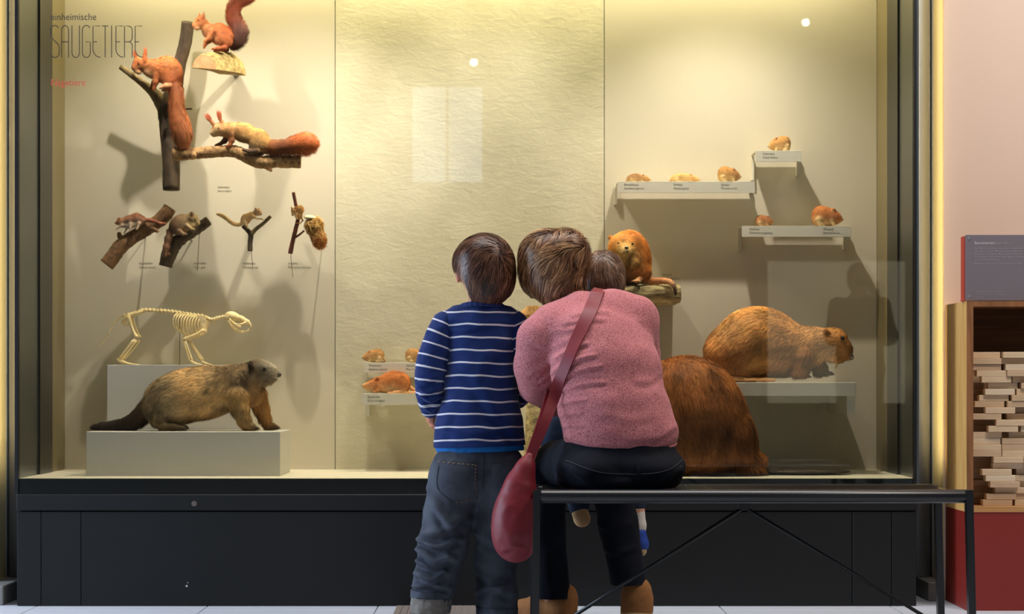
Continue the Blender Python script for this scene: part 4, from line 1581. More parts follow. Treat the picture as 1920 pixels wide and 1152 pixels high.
# ================================================================== skeleton
def skeleton():
    D = 6.85
    t = thing('marmot_skeleton', 'mounted rodent skeleton walking on the tall grey plinth', 'skeleton', W(300, 684, D))

    def bone(name, path, m=3, n=8, par=None):
        V, Fc = ptube_vf([(a, b_, c, r * 1.35) for (a, b_, c, r) in path], D, m, n)
        return mesh_obj(name, V, Fc, M['bone'], par or t, smooth=True)

    spine = smooth_path([(230, 591, 0), (248, 587, 0), (268, 581, 0), (298, 581.5, 0), (333, 585, 0), (357, 589, 0), (383, 592, 0)], 8)
    dist = np.concatenate([[0], np.cumsum(np.linalg.norm(np.diff(spine, axis=0), axis=1))])
    nv = 22
    for i in range(nv):
        s0 = dist[-1] * (i + 0.1) / nv
        s1 = dist[-1] * (i + 0.9) / nv
        a = np.array([np.interp(s0, dist, spine[:, c]) for c in range(3)])
        b_ = np.array([np.interp(s1, dist, spine[:, c]) for c in range(3)])
        mid = (a + b_) / 2
        up = 5 if 4 < i else 3
        parts = [tube_vf(Wa(np.array([a, mid, b_]), D), [3.9 * D / F, 3.2 * D / F, 3.9 * D / F], 8),
                 tube_vf(Wa(np.array([mid, mid + [-1.5, -up, 0]]), D), [1.7 * D / F, 1.1 * D / F], 6),
                 tube_vf(Wa(np.array([mid + [0, 0, -5], mid, mid + [0, 0, 5]]), D), [0.6 * D / F, 1.2 * D / F, 0.6 * D / F], 6)]
        V, Fc = join_vf(parts)
        mesh_obj('vertebra', V, Fc, M['bone'], t, smooth=True)
    tail = smooth_path([(229, 592, 0), (217, 601, 0), (209, 613, 0), (202, 628, 0), (194, 640, 0), (186, 648, 0)], 4)
    for i in range(len(tail) - 1):
        a, b_ = tail[i], tail[i + 1]
        r = 2.0 * (1 - 0.6 * i / len(tail))
        V, Fc = tube_vf(Wa(np.array([a, (a * 0.15 + b_ * 0.85)]), D), [r * D / F, r * 0.8 * D / F], 7)
        mesh_obj('tail_vertebra', V, Fc, M['bone'], t, smooth=True)
    # neck
    neck = smooth_path([(384, 593, 0), (396, 598, 0), (409, 595, 0), (424, 592, 0)], 3)
    for i in range(len(neck) - 1):
        a, b_ = neck[i], neck[i + 1]
        V, Fc = tube_vf(Wa(np.array([a, (a + b_) / 2, a * 0.1 + b_ * 0.9]), D), [4.2 * D / F, 3.4 * D / F, 4.2 * D / F], 8)
        mesh_obj('neck_vertebra', V, Fc, M['bone'], t, smooth=True)
    # ribs
    for i in range(10):
        u = i / 9
        x0, y0 = 334 + 46 * u, 586 + 5.5 * u
        dep = 10 + 12 * math.sin(math.pi * (0.25 + 0.6 * u))
        ln = 22 + 20 * math.sin(math.pi * (0.18 + 0.62 * u))
        for s in (-1, 1):
            bone('rib', [(x0, y0, 0, 1.1), (x0 - 4, y0 + 5, s * dep * 0.8, 1.0), (x0 - 7, y0 + ln * 0.45, s * dep, 0.95),
                         (x0 - 5, y0 + ln * 0.8, s * dep * 0.75, 0.9), (x0 + 2, y0 + ln, s * dep * 0.3, 0.8)], 4, 6)
    bone('sternum', [(344, 630, 0, 1.4), (360, 632, 0, 1.6), (378, 626, 0, 1.6), (388, 618, 0, 1.4)], 4, 7)
    for s in (-1, 1):
        dd = s * 13
        # shoulder blade: a thin plate
        pts = [(371, 590, dd), (386, 591, dd), (391, 603, dd * 1.05), (384, 620, dd * 1.1), (379, 606, dd)]
        A = Wa(np.array(pts), D)
        B = A + np.array([0, 0.0016 * s, 0])
        n = len(pts)
        V = np.concatenate([A, B])
        Fc = [list(range(n)), list(range(2 * n - 1, n - 1, -1))] + [[i, (i + 1) % n, n + (i + 1) % n, n + i] for i in range(n)]
        mesh_obj('shoulder_blade', V, Fc, M['bone'], t)
        sx = 0 if s < 0 else 6
        bone('upper_arm', [(385, 618, dd * 1.1, 3), (372, 625, dd * 1.15, 2), (358, 631, dd * 1.2, 2), (347, 636, dd * 1.2, 3.0)])
        if s < 0:
            bone('forearm', [(346, 635, dd * 1.2, 2.2), (352, 655, dd * 1.2, 1.5), (359, 675, dd * 1.2, 1.8)])
            bone('forearm', [(350, 639, dd * 1.2, 1.6), (357, 657, dd * 1.3, 1.1), (363, 674, dd * 1.3, 1.4)])
            hx = 360
        else:
            bone('forearm', [(350, 637, dd * 1.2, 2.2), (364, 656, dd * 1.2, 1.4), (374, 674, dd * 1.2, 1.8)])
            bone('forearm', [(354, 638, dd * 1.2, 1.6), (368, 658, dd * 1.3, 1.1), (378, 673, dd * 1.3, 1.4)])
            hx = 375
        for q in range(4):
            bone('finger', [(hx + 1, 676, dd * 1.2 + (q - 1.5) * 2, 1.4), (hx + 9, 680, dd * 1.2 + (q - 1.5) * 3.2, 1.1), (hx + 20, 682.4, dd * 1.2 + (q - 1.5) * 4.2, 0.6)])
        dd = s * 10
        bone('hip_bone', [(268, 583, dd * 0.6, 2.2), (252, 588, dd, 2.4), (240, 594, dd, 2.6), (231, 603, dd * 0.8, 1.8), (238, 609, dd * 0.5, 1.3), (246, 603, dd * 0.7, 1.2)], 4)
        bone('thigh_bone', [(243, 592, dd * 1.2, 3), (248, 606, dd * 1.5, 2.0), (254, 622, dd * 1.6, 2.1), (259, 632, dd * 1.6, 3.4)])
        ox = 0 if s < 0 else -3
        bone('shin_bone', [(257, 636, dd * 1.6, 3.0), (247, 652, dd * 1.6, 1.7), (230 + ox, 673, dd * 1.6, 2.2)])
        bone('shin_bone', [(253, 637, dd * 1.8, 1.6), (242, 652, dd * 1.9, 1.0), (227 + ox, 671, dd * 1.8, 1.4)])
        bone('heel_bone', [(223 + ox, 671, dd * 1.6, 1.6), (230 + ox, 676, dd * 1.6, 2.4), (237 + ox, 679, dd * 1.6, 1.8)])
        for q in range(4):
            bone('toe', [(234 + ox, 678, dd * 1.6 + (q - 1.5) * 1.6, 1.3), (246 + ox, 681, dd * 1.6 + (q - 1.5) * 3, 1.1), (261 + ox, 682.4, dd * 1.6 + (q - 1.5) * 4, 0.6)])
    # skull with eye socket, cheek arch and incisors
    b = Blob(D, 3)
    c = (232, 206, 158)
    b.ell((436, 591.5, 0), (14, 8.5, 9), 14, c)
    b.ell((452, 597, 0), (10, 6.5, 7), 22, c)
    b.ell((463, 602, 0), (6.5, 5, 5), 30, c)
    b.ell((427, 595, 0), (5, 6, 8), 0, c)
    for s in (-1, 1):
        b.ell((449, 600, s * 8.5), (5, 4.5, 4), 20, c, op=-1, k=2)
        b.chain([(432, 598, s * 8, 1.8), (442, 607, s * 10.5, 1.4), (453, 607, s * 10, 1.5), (460, 604, s * 6, 1.8)], c, k=1.5)
    sk, V, Fc, off = body('skull', b, 0.8, M['bone'], t)
    for s in (-1, 1):
        bone('jaw', [(431, 600, s * 7, 2), (436, 612, s * 6.5, 2.4), (446, 619, s * 4.5, 2.0), (457, 621, s * 2.2, 1.6)], 4)
        bone('incisor', [(467, 603, s * 1.4, 1.3), (470, 609, s * 1.4, 1.1), (468.5, 615, s * 1.4, 0.6)], 3, 7, sk)
        bone('incisor', [(457, 621, s * 1.3, 1.1), (463.5, 619.5, s * 1.3, 0.9), (467, 615.5, s * 1.3, 0.5)], 3, 7, sk)
    bone('cheek_teeth', [(442, 609, -3, 2), (452, 611.5, -3, 1.8)], 2, 6, sk)
    # feet stand on the plinth
    V, Fc = tube_vf([W(337, 590, D), np.array([W(337, 0, D)[0], D, Z_PL2])], 0.0013, 8)
    mesh_obj('support_rod', V, Fc, M['rod'], t)
    zmin = min((o.matrix_basis.translation.z + ORG[t.name][2] + min(v.co.z for v in o.data.vertices)) for o in t.children if o.name.startswith(('toe', 'finger')))
    t.location.z += Z_PL2 - zmin + 0.0003
    for o in t.children:
        if o.name.startswith('support_rod'):
            o.location.z -= Z_PL2 - zmin + 0.0003


skeleton()


# ================================================================== marmot
def marmot():
    D = 6.60
    t = thing('marmot', 'large grey-brown marmot standing on the low plinth', 'marmot', W(360, 806, D))
    GB, TAN, DK = (176, 150, 108), (222, 180, 118), (74, 58, 42)
    b = Blob(D, 14)
    b.ell((330, 748, 0), (52, 47, 42), -15, GB, flow=(-1, 0.4, 0))
    b.ell((370, 740, 0), (60, 46, 42), -6, TAN, flow=(-1, 0.35, 0))
    b.ell((402, 738, 0), (50, 38, 38), -8, TAN, flow=(-0.9, 0.5, 0))
    b.ell((372, 712, 6), (66, 22, 30), -10, (192, 160, 110), flow=(-1, 0.15, 0))
    b.ell((438, 728, 0), (36, 38, 32), 10, (200, 164, 110), flow=(-0.6, 0.8, 0))
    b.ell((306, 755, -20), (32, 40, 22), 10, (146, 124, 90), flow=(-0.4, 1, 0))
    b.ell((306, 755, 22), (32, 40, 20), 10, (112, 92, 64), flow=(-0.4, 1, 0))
    b.chain([(446, 718, 0, 30), (466, 710, -2, 25), (482, 702, -4, 22)], (160, 134, 96))
    b.ell((470, 730, -4), (20, 28, 22), -10, (186, 132, 76), flow=(-0.3, 1, 0))
    b.ell((493, 697, -6), (24, 20, 19), 8, (104, 94, 80), flow=(-1, 0.1, 0), fl=0.45)
    b.ell((511, 703, -8), (13, 11.5, 12), 12, (126, 112, 92), flow=(-1, 0.1, 0), fl=0.45, k=6)
    b.ell((510, 691, -9), (11, 7, 9), 25, (226, 214, 190), flow=(-1, 0, 0), fl=0.5, k=6)
    b.ell((503, 714, -8), (13, 8, 11), -10, (170, 146, 110), flow=(-1, 0.3, 0), fl=0.5, k=6)
    b.cap((477, 690, -25), (474, 685, -29), 6, 5, (60, 50, 42), k=3, fl=0.4)
    b.cap((480, 688, 12), (478, 683, 14), 5, 4, (60, 50, 42), k=3, fl=0.4)
    # front legs
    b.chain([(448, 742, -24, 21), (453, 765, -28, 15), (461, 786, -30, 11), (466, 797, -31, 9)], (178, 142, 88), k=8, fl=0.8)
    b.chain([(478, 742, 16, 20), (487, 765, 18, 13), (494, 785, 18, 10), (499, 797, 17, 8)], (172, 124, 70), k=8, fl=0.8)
    b.chain([(466, 798, -31, 7.5), (476, 800, -33, 6), (486, 802.5, -34, 3.5)], (96, 76, 54), k=5, fl=0.3)
    b.chain([(499, 798, 16, 7), (509, 800, 14, 5.5), (519, 802.5, 13, 3.5)], (84, 66, 46), k=5, fl=0.3)
    # hind feet
    b.chain([(305, 785, -28, 18), (312, 796, -34, 10)], (150, 126, 84), k=8, fl=0.7)
    b.chain([(310, 799, -36, 7), (330, 800, -38, 6.5), (352, 802.5, -40, 3.8)], (84, 68, 48), k=5, fl=0.3)
    b.chain([(300, 785, 28, 18), (306, 796, 34, 10)], (140, 116, 78), k=8, fl=0.7)
    b.chain([(305, 799, 36, 7), (322, 800, 38, 6.5), (342, 802.5, 40, 3.8)], (84, 68, 48), k=5, fl=0.3)

    def colfn(P, N, col):
        n = vnoise(P, 0.035, 5)[:, None] * 0.75 + vnoise(P * np.array([1, 1, 1]), 0.12, 6)[:, None] * 0.4
        dark = np.array(lin((70, 58, 44))[:3])
        isb = ((P[:, 0] < 470) & (P[:, 1] < 790))[:, None]
        w = np.clip(n * 1.1 + 0.1, 0, 0.72) * isb
        col = col * (1 - w) + dark * w
        # dark mask around the eye
        e = (np.exp(-(((P[:, 0] - 496) / 11) ** 2 + ((P[:, 1] - 693) / 8) ** 2)) + np.exp(-(((P[:, 0] - 474) / 8) ** 2 + ((P[:, 1] - 692) / 9) ** 2)))[:, None] * (P[:, 2] < 0)[:, None]
        col = col * (1 - 0.75 * e) + np.array(lin((44, 38, 32))[:3]) * 0.75 * e
        return col
    o, V, Fc, off = body('body', b, 2.1, M['pelt'], t, ground=Z_PL1, tau=6, colfn=colfn)
    fur(b, V, Fc, 46000, 12, 0.95, t, M['hairs'], off, seed=51, tau=6, colfn=colfn, lift=0.28, jit=0.3, cvar=0.35)
    tb = Blob(D, 8)
    tb.chain([(284, 757, 0, 15), (272, 772, 0, 13), (258, 786, -2, 12), (238, 796, -4, 9.5), (212, 800, -6, 6.5), (183, 802, -8, 5)],
             [(104, 82, 56), (62, 46, 34), (46, 36, 30), (44, 34, 28)], m=2)
    o, V, Fc, _ = body('tail', tb, 1.9, M['pelt'], t)
    fur(tb, V + off, Fc, 8000, 11, 0.95, t, M['hairs'], off, seed=52, lift=0.4, name='tail_fur')
    o.location.z -= off[1] * D / F
    eyes(t, D, [(499, 693, -25.5), (504, 692, 10)], 3.6, off=off)
    ball('nose', np.array((524, 703, -9)) + off, (5, 4.6, 5.5), D, M['nose'], t, 10)
    cl = []
    for (x, y, d, sp) in ((486, 802, -34, 2.6), (519, 802, 13, 2.6), (352, 802, -40, 3.0), (342, 802, 40, 3.0)):
        for q in range(4):
            dz = (q - 1.5) * sp
            cl.append(((x - 2, y, d + dz), (x + 6, y + 3, d + dz * 1.4)))
    claws(t, D, cl, off, 1.3)
    whisk(t, D, [(516, 708, -18)], off, 16, 6, 3)


marmot()


# ================================================================== beavers
def beaver_walk():
    D = 6.72
    t = thing('beaver', 'crouching golden-brown beaver on the thick shelf', 'beaver', W(1450, 717, D), 'mounted beavers')
    C1, C2, C3 = (220, 164, 98), (200, 140, 84), (224, 172, 112)
    b = Blob(D, 16)
    b.ell((1404, 660, 0), (74, 62, 58), -18, C1, flow=(-1, 0.5, 0))
    b.ell((1378, 672, 0), (54, 50, 52), 0, C2, flow=(-0.7, 0.9, 0))
    b.ell((1432, 640, 0), (72, 52, 50), 14, C1, flow=(-1, 0.25, 0))
    b.ell((1450, 668, 0), (76, 44, 50), 8, C2, flow=(-1, 0.4, 0))
    b.ell((1500, 660, 0), (48, 38, 38), 18, C1, flow=(-1, 0.2, 0))
    b.ell((1535, 655, -2), (36, 31, 30), 10, C3, flow=(-1, 0.15, 0), fl=0.8)
    b.ell((1563, 651, -4), (27, 26, 24), 20, C1, flow=(-1, 0.1, 0), fl=0.6, k=10)
    b.ell((1581, 664, -6), (16, 16, 17), 40, (198, 136, 78), flow=(-1, 0.1, 0), fl=0.4, k=8)
    b.ell((1587, 675, -6), (10, 9, 12), 30, (186, 128, 76), flow=(-1, 0.2, 0), fl=0.3, k=6)
    b.ell((1563, 677, -8), (16, 11, 16), 10, (216, 166, 104), flow=(-1, 0.4, 0), fl=0.6, k=8)
    b.ell((1575, 683, -7), (9, 5, 9), 0, (206, 160, 104), fl=0.4, flow=(-0.4, 1, 0), k=5)
    b.cap((1549, 635, -23), (1546, 632, -25), 5, 4.5, (150, 92, 50), k=3, fl=0.4)
    b.cap((1553, 633, 16), (1550, 630, 18), 5, 4.5, (150, 92, 50), k=3, fl=0.4)
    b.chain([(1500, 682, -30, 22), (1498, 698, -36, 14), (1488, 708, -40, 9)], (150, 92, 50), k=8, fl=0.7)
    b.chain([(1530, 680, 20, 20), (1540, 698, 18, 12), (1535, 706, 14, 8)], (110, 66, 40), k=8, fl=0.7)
    b.chain([(1488, 710, -41, 6.5), (1500, 713, -43, 5), (1509, 714.5, -44, 3)], (116, 80, 52), k=4, fl=0.2)
    b.chain([(1536, 707, 13, 6.5), (1550, 708, 10, 5), (1560, 709, 8, 3)], (150, 112, 68), k=4, fl=0.2)
    b.chain([(1385, 698, -36, 18), (1395, 708, -42, 9)], (150, 92, 52), k=8, fl=0.6)

    def colfn(P, N, col):
        n = vnoise(P, 0.035, 15)[:, None] * 0.6 + vnoise(P * np.array([0.5, 1, 1]), 0.1, 16)[:, None] * 0.4
        dark = np.array(lin((130, 84, 48))[:3])
        w = np.clip(n * 0.9 + 0.1, 0, 0.6) * (P[:, 0] < 1535)[:, None]
        return col * (1 - w) + dark * w
    o, V, Fc, off = body('body', b, 2.6, M['pelt'], t, ground=Z_BEAVER, tau=7, colfn=colfn)
    fur(b, V, Fc, 52000, 16, 1.0, t, M['hairs'], off, seed=61, tau=7, colfn=colfn, lift=0.22, jit=0.32, cvar=0.35)
    # webbed hind foot lying flat
    fb = Blob(D, 4)
    fb.chain([(1366, 712, -40, 6), (1400, 713, -46, 4.5), (1428, 714, -50, 4), (1444, 714.5, -52, 3.4)], (210, 162, 112))
    fb.chain([(1390, 714, -54, 3), (1420, 715, -60, 2.6), (1438, 715.5, -62, 2.2)], (200, 152, 104))
    o2, V2, F2, off2 = body('hind_foot', fb, 1.5, M['pelt'], t, ground=Z_BEAVER)
    # flat scaly tail behind
    tb = Blob(D, 5)
    tb.ell((1340, 712, 36), (50, 5, 24), 0, (70, 56, 44))
    body('tail', tb, 2.2, M['pelt'], t, ground=Z_BEAVER)
    eyes(t, D, [(1575, 643.5, -26.5), (1580, 642, 14)], 3.9, off=off)
    ball('nose', np.array((1595, 679, -8)) + off, (5, 5, 7), D, M['nose'], t, 10)
    cl = []
    for (x, y, d, sp) in ((1509, 714, -44, 2.6), (1560, 709, 8, 2.6)):
        for q in range(4):
            cl.append(((x - 2, y, d + (q - 1.5) * sp), (x + 6, y + 2.5, d + (q - 1.5) * sp * 1.4)))
    claws(t, D, cl, off, 1.4)
    whisk(t, D, [(1585, 676, -17), (1588, 674, 4)], off, 22, 6, 5)
    # pale teeth whisker tuft under the chin
    V, Fc = ptube_vf([(1566, 684, -14, 2.2), (1566.5, 692, -15, 1.6), (1565, 700, -15, 0.6)], D, 3, 7)
    V[:, 2] -= off[1] * D / F
    mesh_obj('tooth', V, Fc, mat_plain('beaver_tooth', (226, 190, 110), 0.4), t, smooth=True)


beaver_walk()


def beaver_back():
    D = 6.52
    t = thing('beaver', 'dark reddish beaver sitting upright on the case floor, back turned', 'beaver', W(1320, 892, D), 'mounted beavers')
    C1, C2, C3 = (172, 108, 58), (142, 90, 50), (186, 130, 74)
    b = Blob(D, 22)
    b.ell((1322, 836, 0), (84, 62, 66), 0, C2, flow=(0, 1, 0.1))
    b.ell((1318, 796, 0), (86, 78, 66), 6, C1, flow=(0.1, 1, 0))
    b.ell((1302, 750, 6), (82, 70, 58), 16, C1, flow=(0.25, 1, 0))
    b.ell((1286, 726, 22), (60, 46, 46), 10, (160, 88, 42), flow=(0.3, 1, -0.2))
    b.ell((1272, 716, 58), (42, 34, 40), 10, C1, flow=(0, 0.4, -1))         # head, turned to the wall
    b.ell((1268, 704, 92), (22, 22, 24), 0, C3, flow=(0, 0.3, -1), fl=0.5)
    b.cap((1240, 696, 60), (1236, 692, 60), 6, 5, C2, k=4, fl=0.4)
    b.cap((1296, 696, 66), (1299, 692, 68), 6, 5, C2, k=4, fl=0.4)
    b.ell((1388, 838, -6), (28, 50, 46), -8, (152, 92, 46), flow=(0.2, 1, 0))
    b.ell((1256, 838, -6), (26, 50, 46), 8, (152, 92, 46), flow=(-0.2, 1, 0))
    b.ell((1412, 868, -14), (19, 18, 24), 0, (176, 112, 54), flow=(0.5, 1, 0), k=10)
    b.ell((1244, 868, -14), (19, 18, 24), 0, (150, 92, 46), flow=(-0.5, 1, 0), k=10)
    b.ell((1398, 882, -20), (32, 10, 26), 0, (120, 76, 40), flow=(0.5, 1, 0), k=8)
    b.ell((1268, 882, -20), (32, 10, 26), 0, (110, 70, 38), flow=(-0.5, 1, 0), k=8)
    for s in (-1, 1):
        b.chain([(1290 + s * 44, 766, 44, 22), (1285 + s * 34, 800, 72, 14), (1280 + s * 16, 790, 92, 9)], C2, k=10, fl=0.6)

    def colfn(P, N, col):
        n = vnoise(P, 0.03, 25)[:, None] * 0.6 + vnoise(P * np.array([1, 0.4, 1]), 0.09, 26)[:, None] * 0.5
        dark = np.array(lin((72, 44, 28))[:3])
        lite = np.array(lin((168, 112, 60))[:3])
        w = np.clip(n * 0.9 + 0.12, 0, 0.62)
        w2 = np.clip(-n * 0.9 - 0.05, 0, 0.4)
        return col * (1 - w - w2) + dark * w + lite * w2
    o, V, Fc, off = body('body', b, 2.8, M['pelt'], t, ground=ZF, tau=8, colfn=colfn)
    fur(b, V, Fc, 56000, 17, 1.0, t, M['hairs'], off, seed=71, tau=8, colfn=colfn, lift=0.2, jit=0.35, cvar=0.4)
    # flat scaly tail lying out to the right
    m, nt, bs_ = new_mat('scaly_tail_skin')
    tc = nd(nt, 'ShaderNodeTexCoord')
    vo = nd(nt, 'ShaderNodeTexVoronoi')
    vo.inputs['Scale'].default_value = 160
    nt.links.new(tc.outputs['Object'], vo.inputs['Vector'])
    cr = nd(nt, 'ShaderNodeValToRGB')
    cr.color_ramp.elements[0].color = lin((92, 78, 58))
    cr.color_ramp.elements[1].color = lin((44, 36, 28))
    cr.color_ramp.elements[1].position = 0.8
    nt.links.new(vo.outputs['Distance'], cr.inputs['Fac'])
    nt.links.new(cr.outputs['Color'], bs_.inputs['Base Color'])
    bs_.inputs['Roughness'].default_value = 0.55
    bp = nd(nt, 'ShaderNodeBump')
    bp.inputs['Strength'].default_value = 0.6
    bp.inputs['Distance'].default_value = 0.002
    bp.invert = True
    nt.links.new(vo.outputs['Distance'], bp.inputs['Height'])
    nt.links.new(bp.outputs['Normal'], bs_.inputs['Normal'])
    tb = Blob(D, 6)
    tb.cap((1410, 882, 0), (1450, 886, 8), 12, 7, C2)
    tb.ell((1510, 888, 18), (88, 5.5, 36), 0, C2)
    body('tail', tb, 2.0, m, t, ground=ZF)


beaver_back()


# ================================================================== muskrat on the bark plank
def muskrat():
    D = 6.70
    # plank
    t = thing('bark_plank', 'thick cracked-bark plank on the wall under the muskrat', 'plank', W(1200, 569, D))
    rng = np.random.default_rng(12)
    nx, ny = 40, 20
    ring = []
    for i in range(nx + 1):
        u = i / nx
        x = 1118 + 156 * u
        row = []
        for j in range(ny):
            v = j / ny
            th = 2 * math.pi * v
            # rounded rectangle section 36 high, 70 deep
            cx, cy = math.cos(th), math.sin(th)
            s = 1.0 / max(abs(cx), abs(cy))
            s = s * 0.75 + 0.25
            row.append((x + rng.normal() * 0.5, 551 - 17.5 * cy * s * (1 + 0.05 * rng.normal()), 52 + 82 * cx * s))
        ring.append(row)
    P = np.array(ring).reshape(-1, 3)
    # deep fissures along the length
    fis = vnoise(P * np.array([0.25, 1, 0.6]), 0.22, 31)
    ctr = np.array([0, 551, 52])
    dv = P - ctr
    dv[:, 0] = 0
    P = P + dv / (np.linalg.norm(dv, axis=1, keepdims=True)) * (np.clip(fis, -1, 0.2) * 4.0)[:, None]
    P[:, 1] = np.maximum(P[:, 1], 533.2)
    Fc = []
    for i in range(nx):
        for j in range(ny):
            Fc.append([i * ny + j, (i + 1) * ny + j, (i + 1) * ny + (j + 1) % ny, i * ny + (j + 1) % ny])
    Fc.append(list(range(ny)))
    Fc.append([nx * ny + j for j in range(ny - 1, -1, -1)])
    mesh_obj('bark', Wa(P, D), Fc, M['crack_bark'], t, smooth=True)
    s = thing('muskrat', 'orange-furred muskrat with pale muzzle sitting on the bark plank', 'muskrat', W(1185, 534, D))
    C1, C2 = (206, 126, 54), (214, 172, 96)
    b = Blob(D, 10)
    b.ell((1184, 500, 4), (33, 36, 32), 10, (176, 108, 52), flow=(0.2, 1, 0))
    b.ell((1190, 478, 6), (28, 36, 28), -20, C1, flow=(0.5, 1, 0))
    b.ell((1176, 462, 2), (30, 26, 24), -15, C1, flow=(0.5, 0.7, 0.2))
    b.ell((1165, 466, -12), (24, 22, 20), 10, (210, 142, 68), flow=(0.3, 0.2, 1), fl=0.8)
    b.ell((1170, 474, -26), (16, 13, 13), 10, C2, flow=(0.2, 0.1, 1), fl=0.5, k=7)
    b.ell((1171, 477, -36), (9, 8, 7), 0, (216, 186, 130), flow=(0, 0.2, 1), fl=0.3, k=5)
    b.ell((1165, 488, -22), (17, 9, 13), 10, (214, 176, 104), flow=(0.2, 1, 0.2), fl=0.8, k=6)
    b.cap((1148, 452, -8), (1145, 449, -7), 4.5, 4, (190, 120, 60), k=3, fl=0.4)
    b.cap((1190, 452, -8), (1193, 448, -7), 4.5, 4, (190, 120, 60), k=3, fl=0.4)
    b.chain([(1186, 484, -20, 9), (1188, 496, -26, 6), (1184, 503, -30, 4)], (206, 158, 92), k=5, fl=0.5)
    b.chain([(1160, 494, -18, 9), (1160, 506, -26, 6), (1164, 512, -30, 4)], (150, 100, 52), k=5, fl=0.5)
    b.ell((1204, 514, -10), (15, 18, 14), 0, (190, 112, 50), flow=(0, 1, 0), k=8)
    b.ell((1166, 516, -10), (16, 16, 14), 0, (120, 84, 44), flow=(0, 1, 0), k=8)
    for x, d in ((1192, -30), (1160, -28)):
        b.chain([(x + 6, 528, d + 8, 6), (x + 2, 530, d, 4.5), (x - 1, 531.5, d - 5, 3.4)], (196, 146, 100), k=4, fl=0.15)
        for q in range(4):
            b.chain([(x - 1 + (q - 1.5) * 2, 531, d - 5, 2.0), (x - 2 + (q - 1.5) * 5, 532, d - 14, 1.4)], (200, 150, 106), k=1.5, fl=0.1)
    o, V, Fc, off = body('body', b, 1.5, M['pelt'], s, ground=zat(533.6, D), tau=4)
    fur(b, V, Fc, 20000, 8, 0.85, s, M['hairs'], off, seed=81, lift=0.35)
    tb = Blob(D, 3)
    tb.chain([(1204, 525, -8, 7), (1222, 528, -12, 6.2), (1240, 528, -20, 5.6), (1252, 530, -32, 5)], [(176, 112, 66), (190, 128, 84), (200, 140, 100)], m=2)
    tb.chain([(1252, 530, -32, 5), (1259, 537, -42, 4), (1262, 547, -44, 2.6), (1263, 556, -44, 1.2)], [(206, 150, 110), (110, 84, 66), (40, 32, 28)], m=2)
    body('tail', tb, 1.2, M['pelt'], s)
    eyes(s, D, [(1158, 461, -30), (1184, 462, -28)], 2.2, off=off)
    ball('nose', np.array((1172, 470, -41)) + off, (4.2, 2.4, 2.6), D, M['nose'], s, 10)
    ball('mouth', np.array((1173, 477, -42.3)) + off, (2.4, 2.2, 1.6), D, M['nose'], s, 8)
    cl = []
    for x, d in ((1192, -30), (1160, -28)):
        for q in range(4):
            cl.append(((x - 2 + (q - 1.5) * 5, 532, d - 13), (x - 2.5 + (q - 1.5) * 6.2, 535.5, d - 19)))
    claws(s, D, cl, off, 1.1)


muskrat()


# ================================================================== mice, voles and the rat on the shelves
def rodent(name, label, cat, D, ground, x0, x1, h, face, cols, seed, fat=1.0, tail=None, pxh=0.7, n=3200, fl=2.6, headk=1.0, hump=0.0):
    """x0..x1 rump to nose (picture x), h body height in pixels, face +1 nose to the right"""
    L = x1 - x0
    yb = CY + (H - ground) * F / D
    t = thing(name, label, cat, (W((x0 + x1) / 2, 0, D)[0], D, ground), 'mounted mice on the shelves')

    def X(u):
        return x0 + L * u if face > 0 else x1 - L * u
    f = face
    C1, CB, CH = cols
    b = Blob(D, h * 0.22)
    b.ell((X(0.30), yb - h * (0.50 + 0.03 * hump), 0), (L * 0.28, h * (0.46 + 0.04 * hump), h * 0.44 * fat), -8 * f, C1, flow=(-f, 0.4, 0))
    b.ell((X(0.50), yb - h * 0.50, 0), (L * 0.26, h * 0.42, h * 0.40 * fat), 4 * f, C1, flow=(-f, 0.25, 0))
    b.ell((X(0.40), yb - h * 0.26, 0), (L * 0.30, h * 0.24, h * 0.36 * fat), 0, CB, flow=(-f, 0.3, 0))
    b.ell((X(0.70), yb - h * 0.46, -1), (L * 0.17 * headk, h * 0.34 * headk, h * 0.32), 6 * f, CH, flow=(-f, 0.1, 0))
    b.ell((X(0.84), yb - h * 0.38, -1.5), (L * 0.12, h * 0.22, h * 0.22), 14 * f, CH, flow=(-f, 0.1, 0), fl=0.6)
    b.ell((X(0.94), yb - h * 0.33, -2), (L * 0.055, h * 0.11, h * 0.12), 14 * f, CB, flow=(-f, 0.1, 0), fl=0.3, k=h * 0.1)
    for s in (-1, 1):
        b.cap((X(0.70), yb - h * 0.72, s * h * 0.22), (X(0.68), yb - h * 0.82 * (0.95 + 0.05 * headk), s * h * 0.27), h * 0.10, h * 0.085, (196, 140, 100), k=h * 0.06, fl=0.2)
        b.chain([(X(0.62), yb - h * 0.25, s * h * 0.28, h * 0.11), (X(0.66), yb - h * 0.09, s * h * 0.33, h * 0.06), (X(0.71), yb - h * 0.05, s * h * 0.33, h * 0.045)], CB, fl=0.2, k=h * 0.08)
        b.chain([(X(0.22), yb - h * 0.28, s * h * 0.34 * fat, h * 0.18), (X(0.24), yb - h * 0.10, s * h * 0.40 * fat, h * 0.08), (X(0.36), yb - h * 0.05, s * h * 0.42 * fat, h * 0.05)], CB, fl=0.3, k=h * 0.1)
    o, V, Fc, off = body('body', b, pxh, M['pelt'], t, ground=ground, tau=2.0)
    fur(b, V, Fc, n, fl, 0.5, t, M['hairs'], off, seed=seed, lift=0.4)
    if tail:
        tb = Blob(D, 1)
        tb.chain([(X(u), yb - h * v, d, r) for (u, v, d, r) in tail], (190, 140, 96), m=2)
        body('tail', tb, 0.6, M['pelt'], t)
    eyes(t, D, [(X(0.79), yb - h * 0.50, -h * 0.27), (X(0.79), yb - h * 0.50, h * 0.22)], h * 0.062, off=off)
    ball('nose', np.array((X(0.99), yb - h * 0.33, -2)) + off, h * 0.05, D, M['nose'], t, 8)
    return t


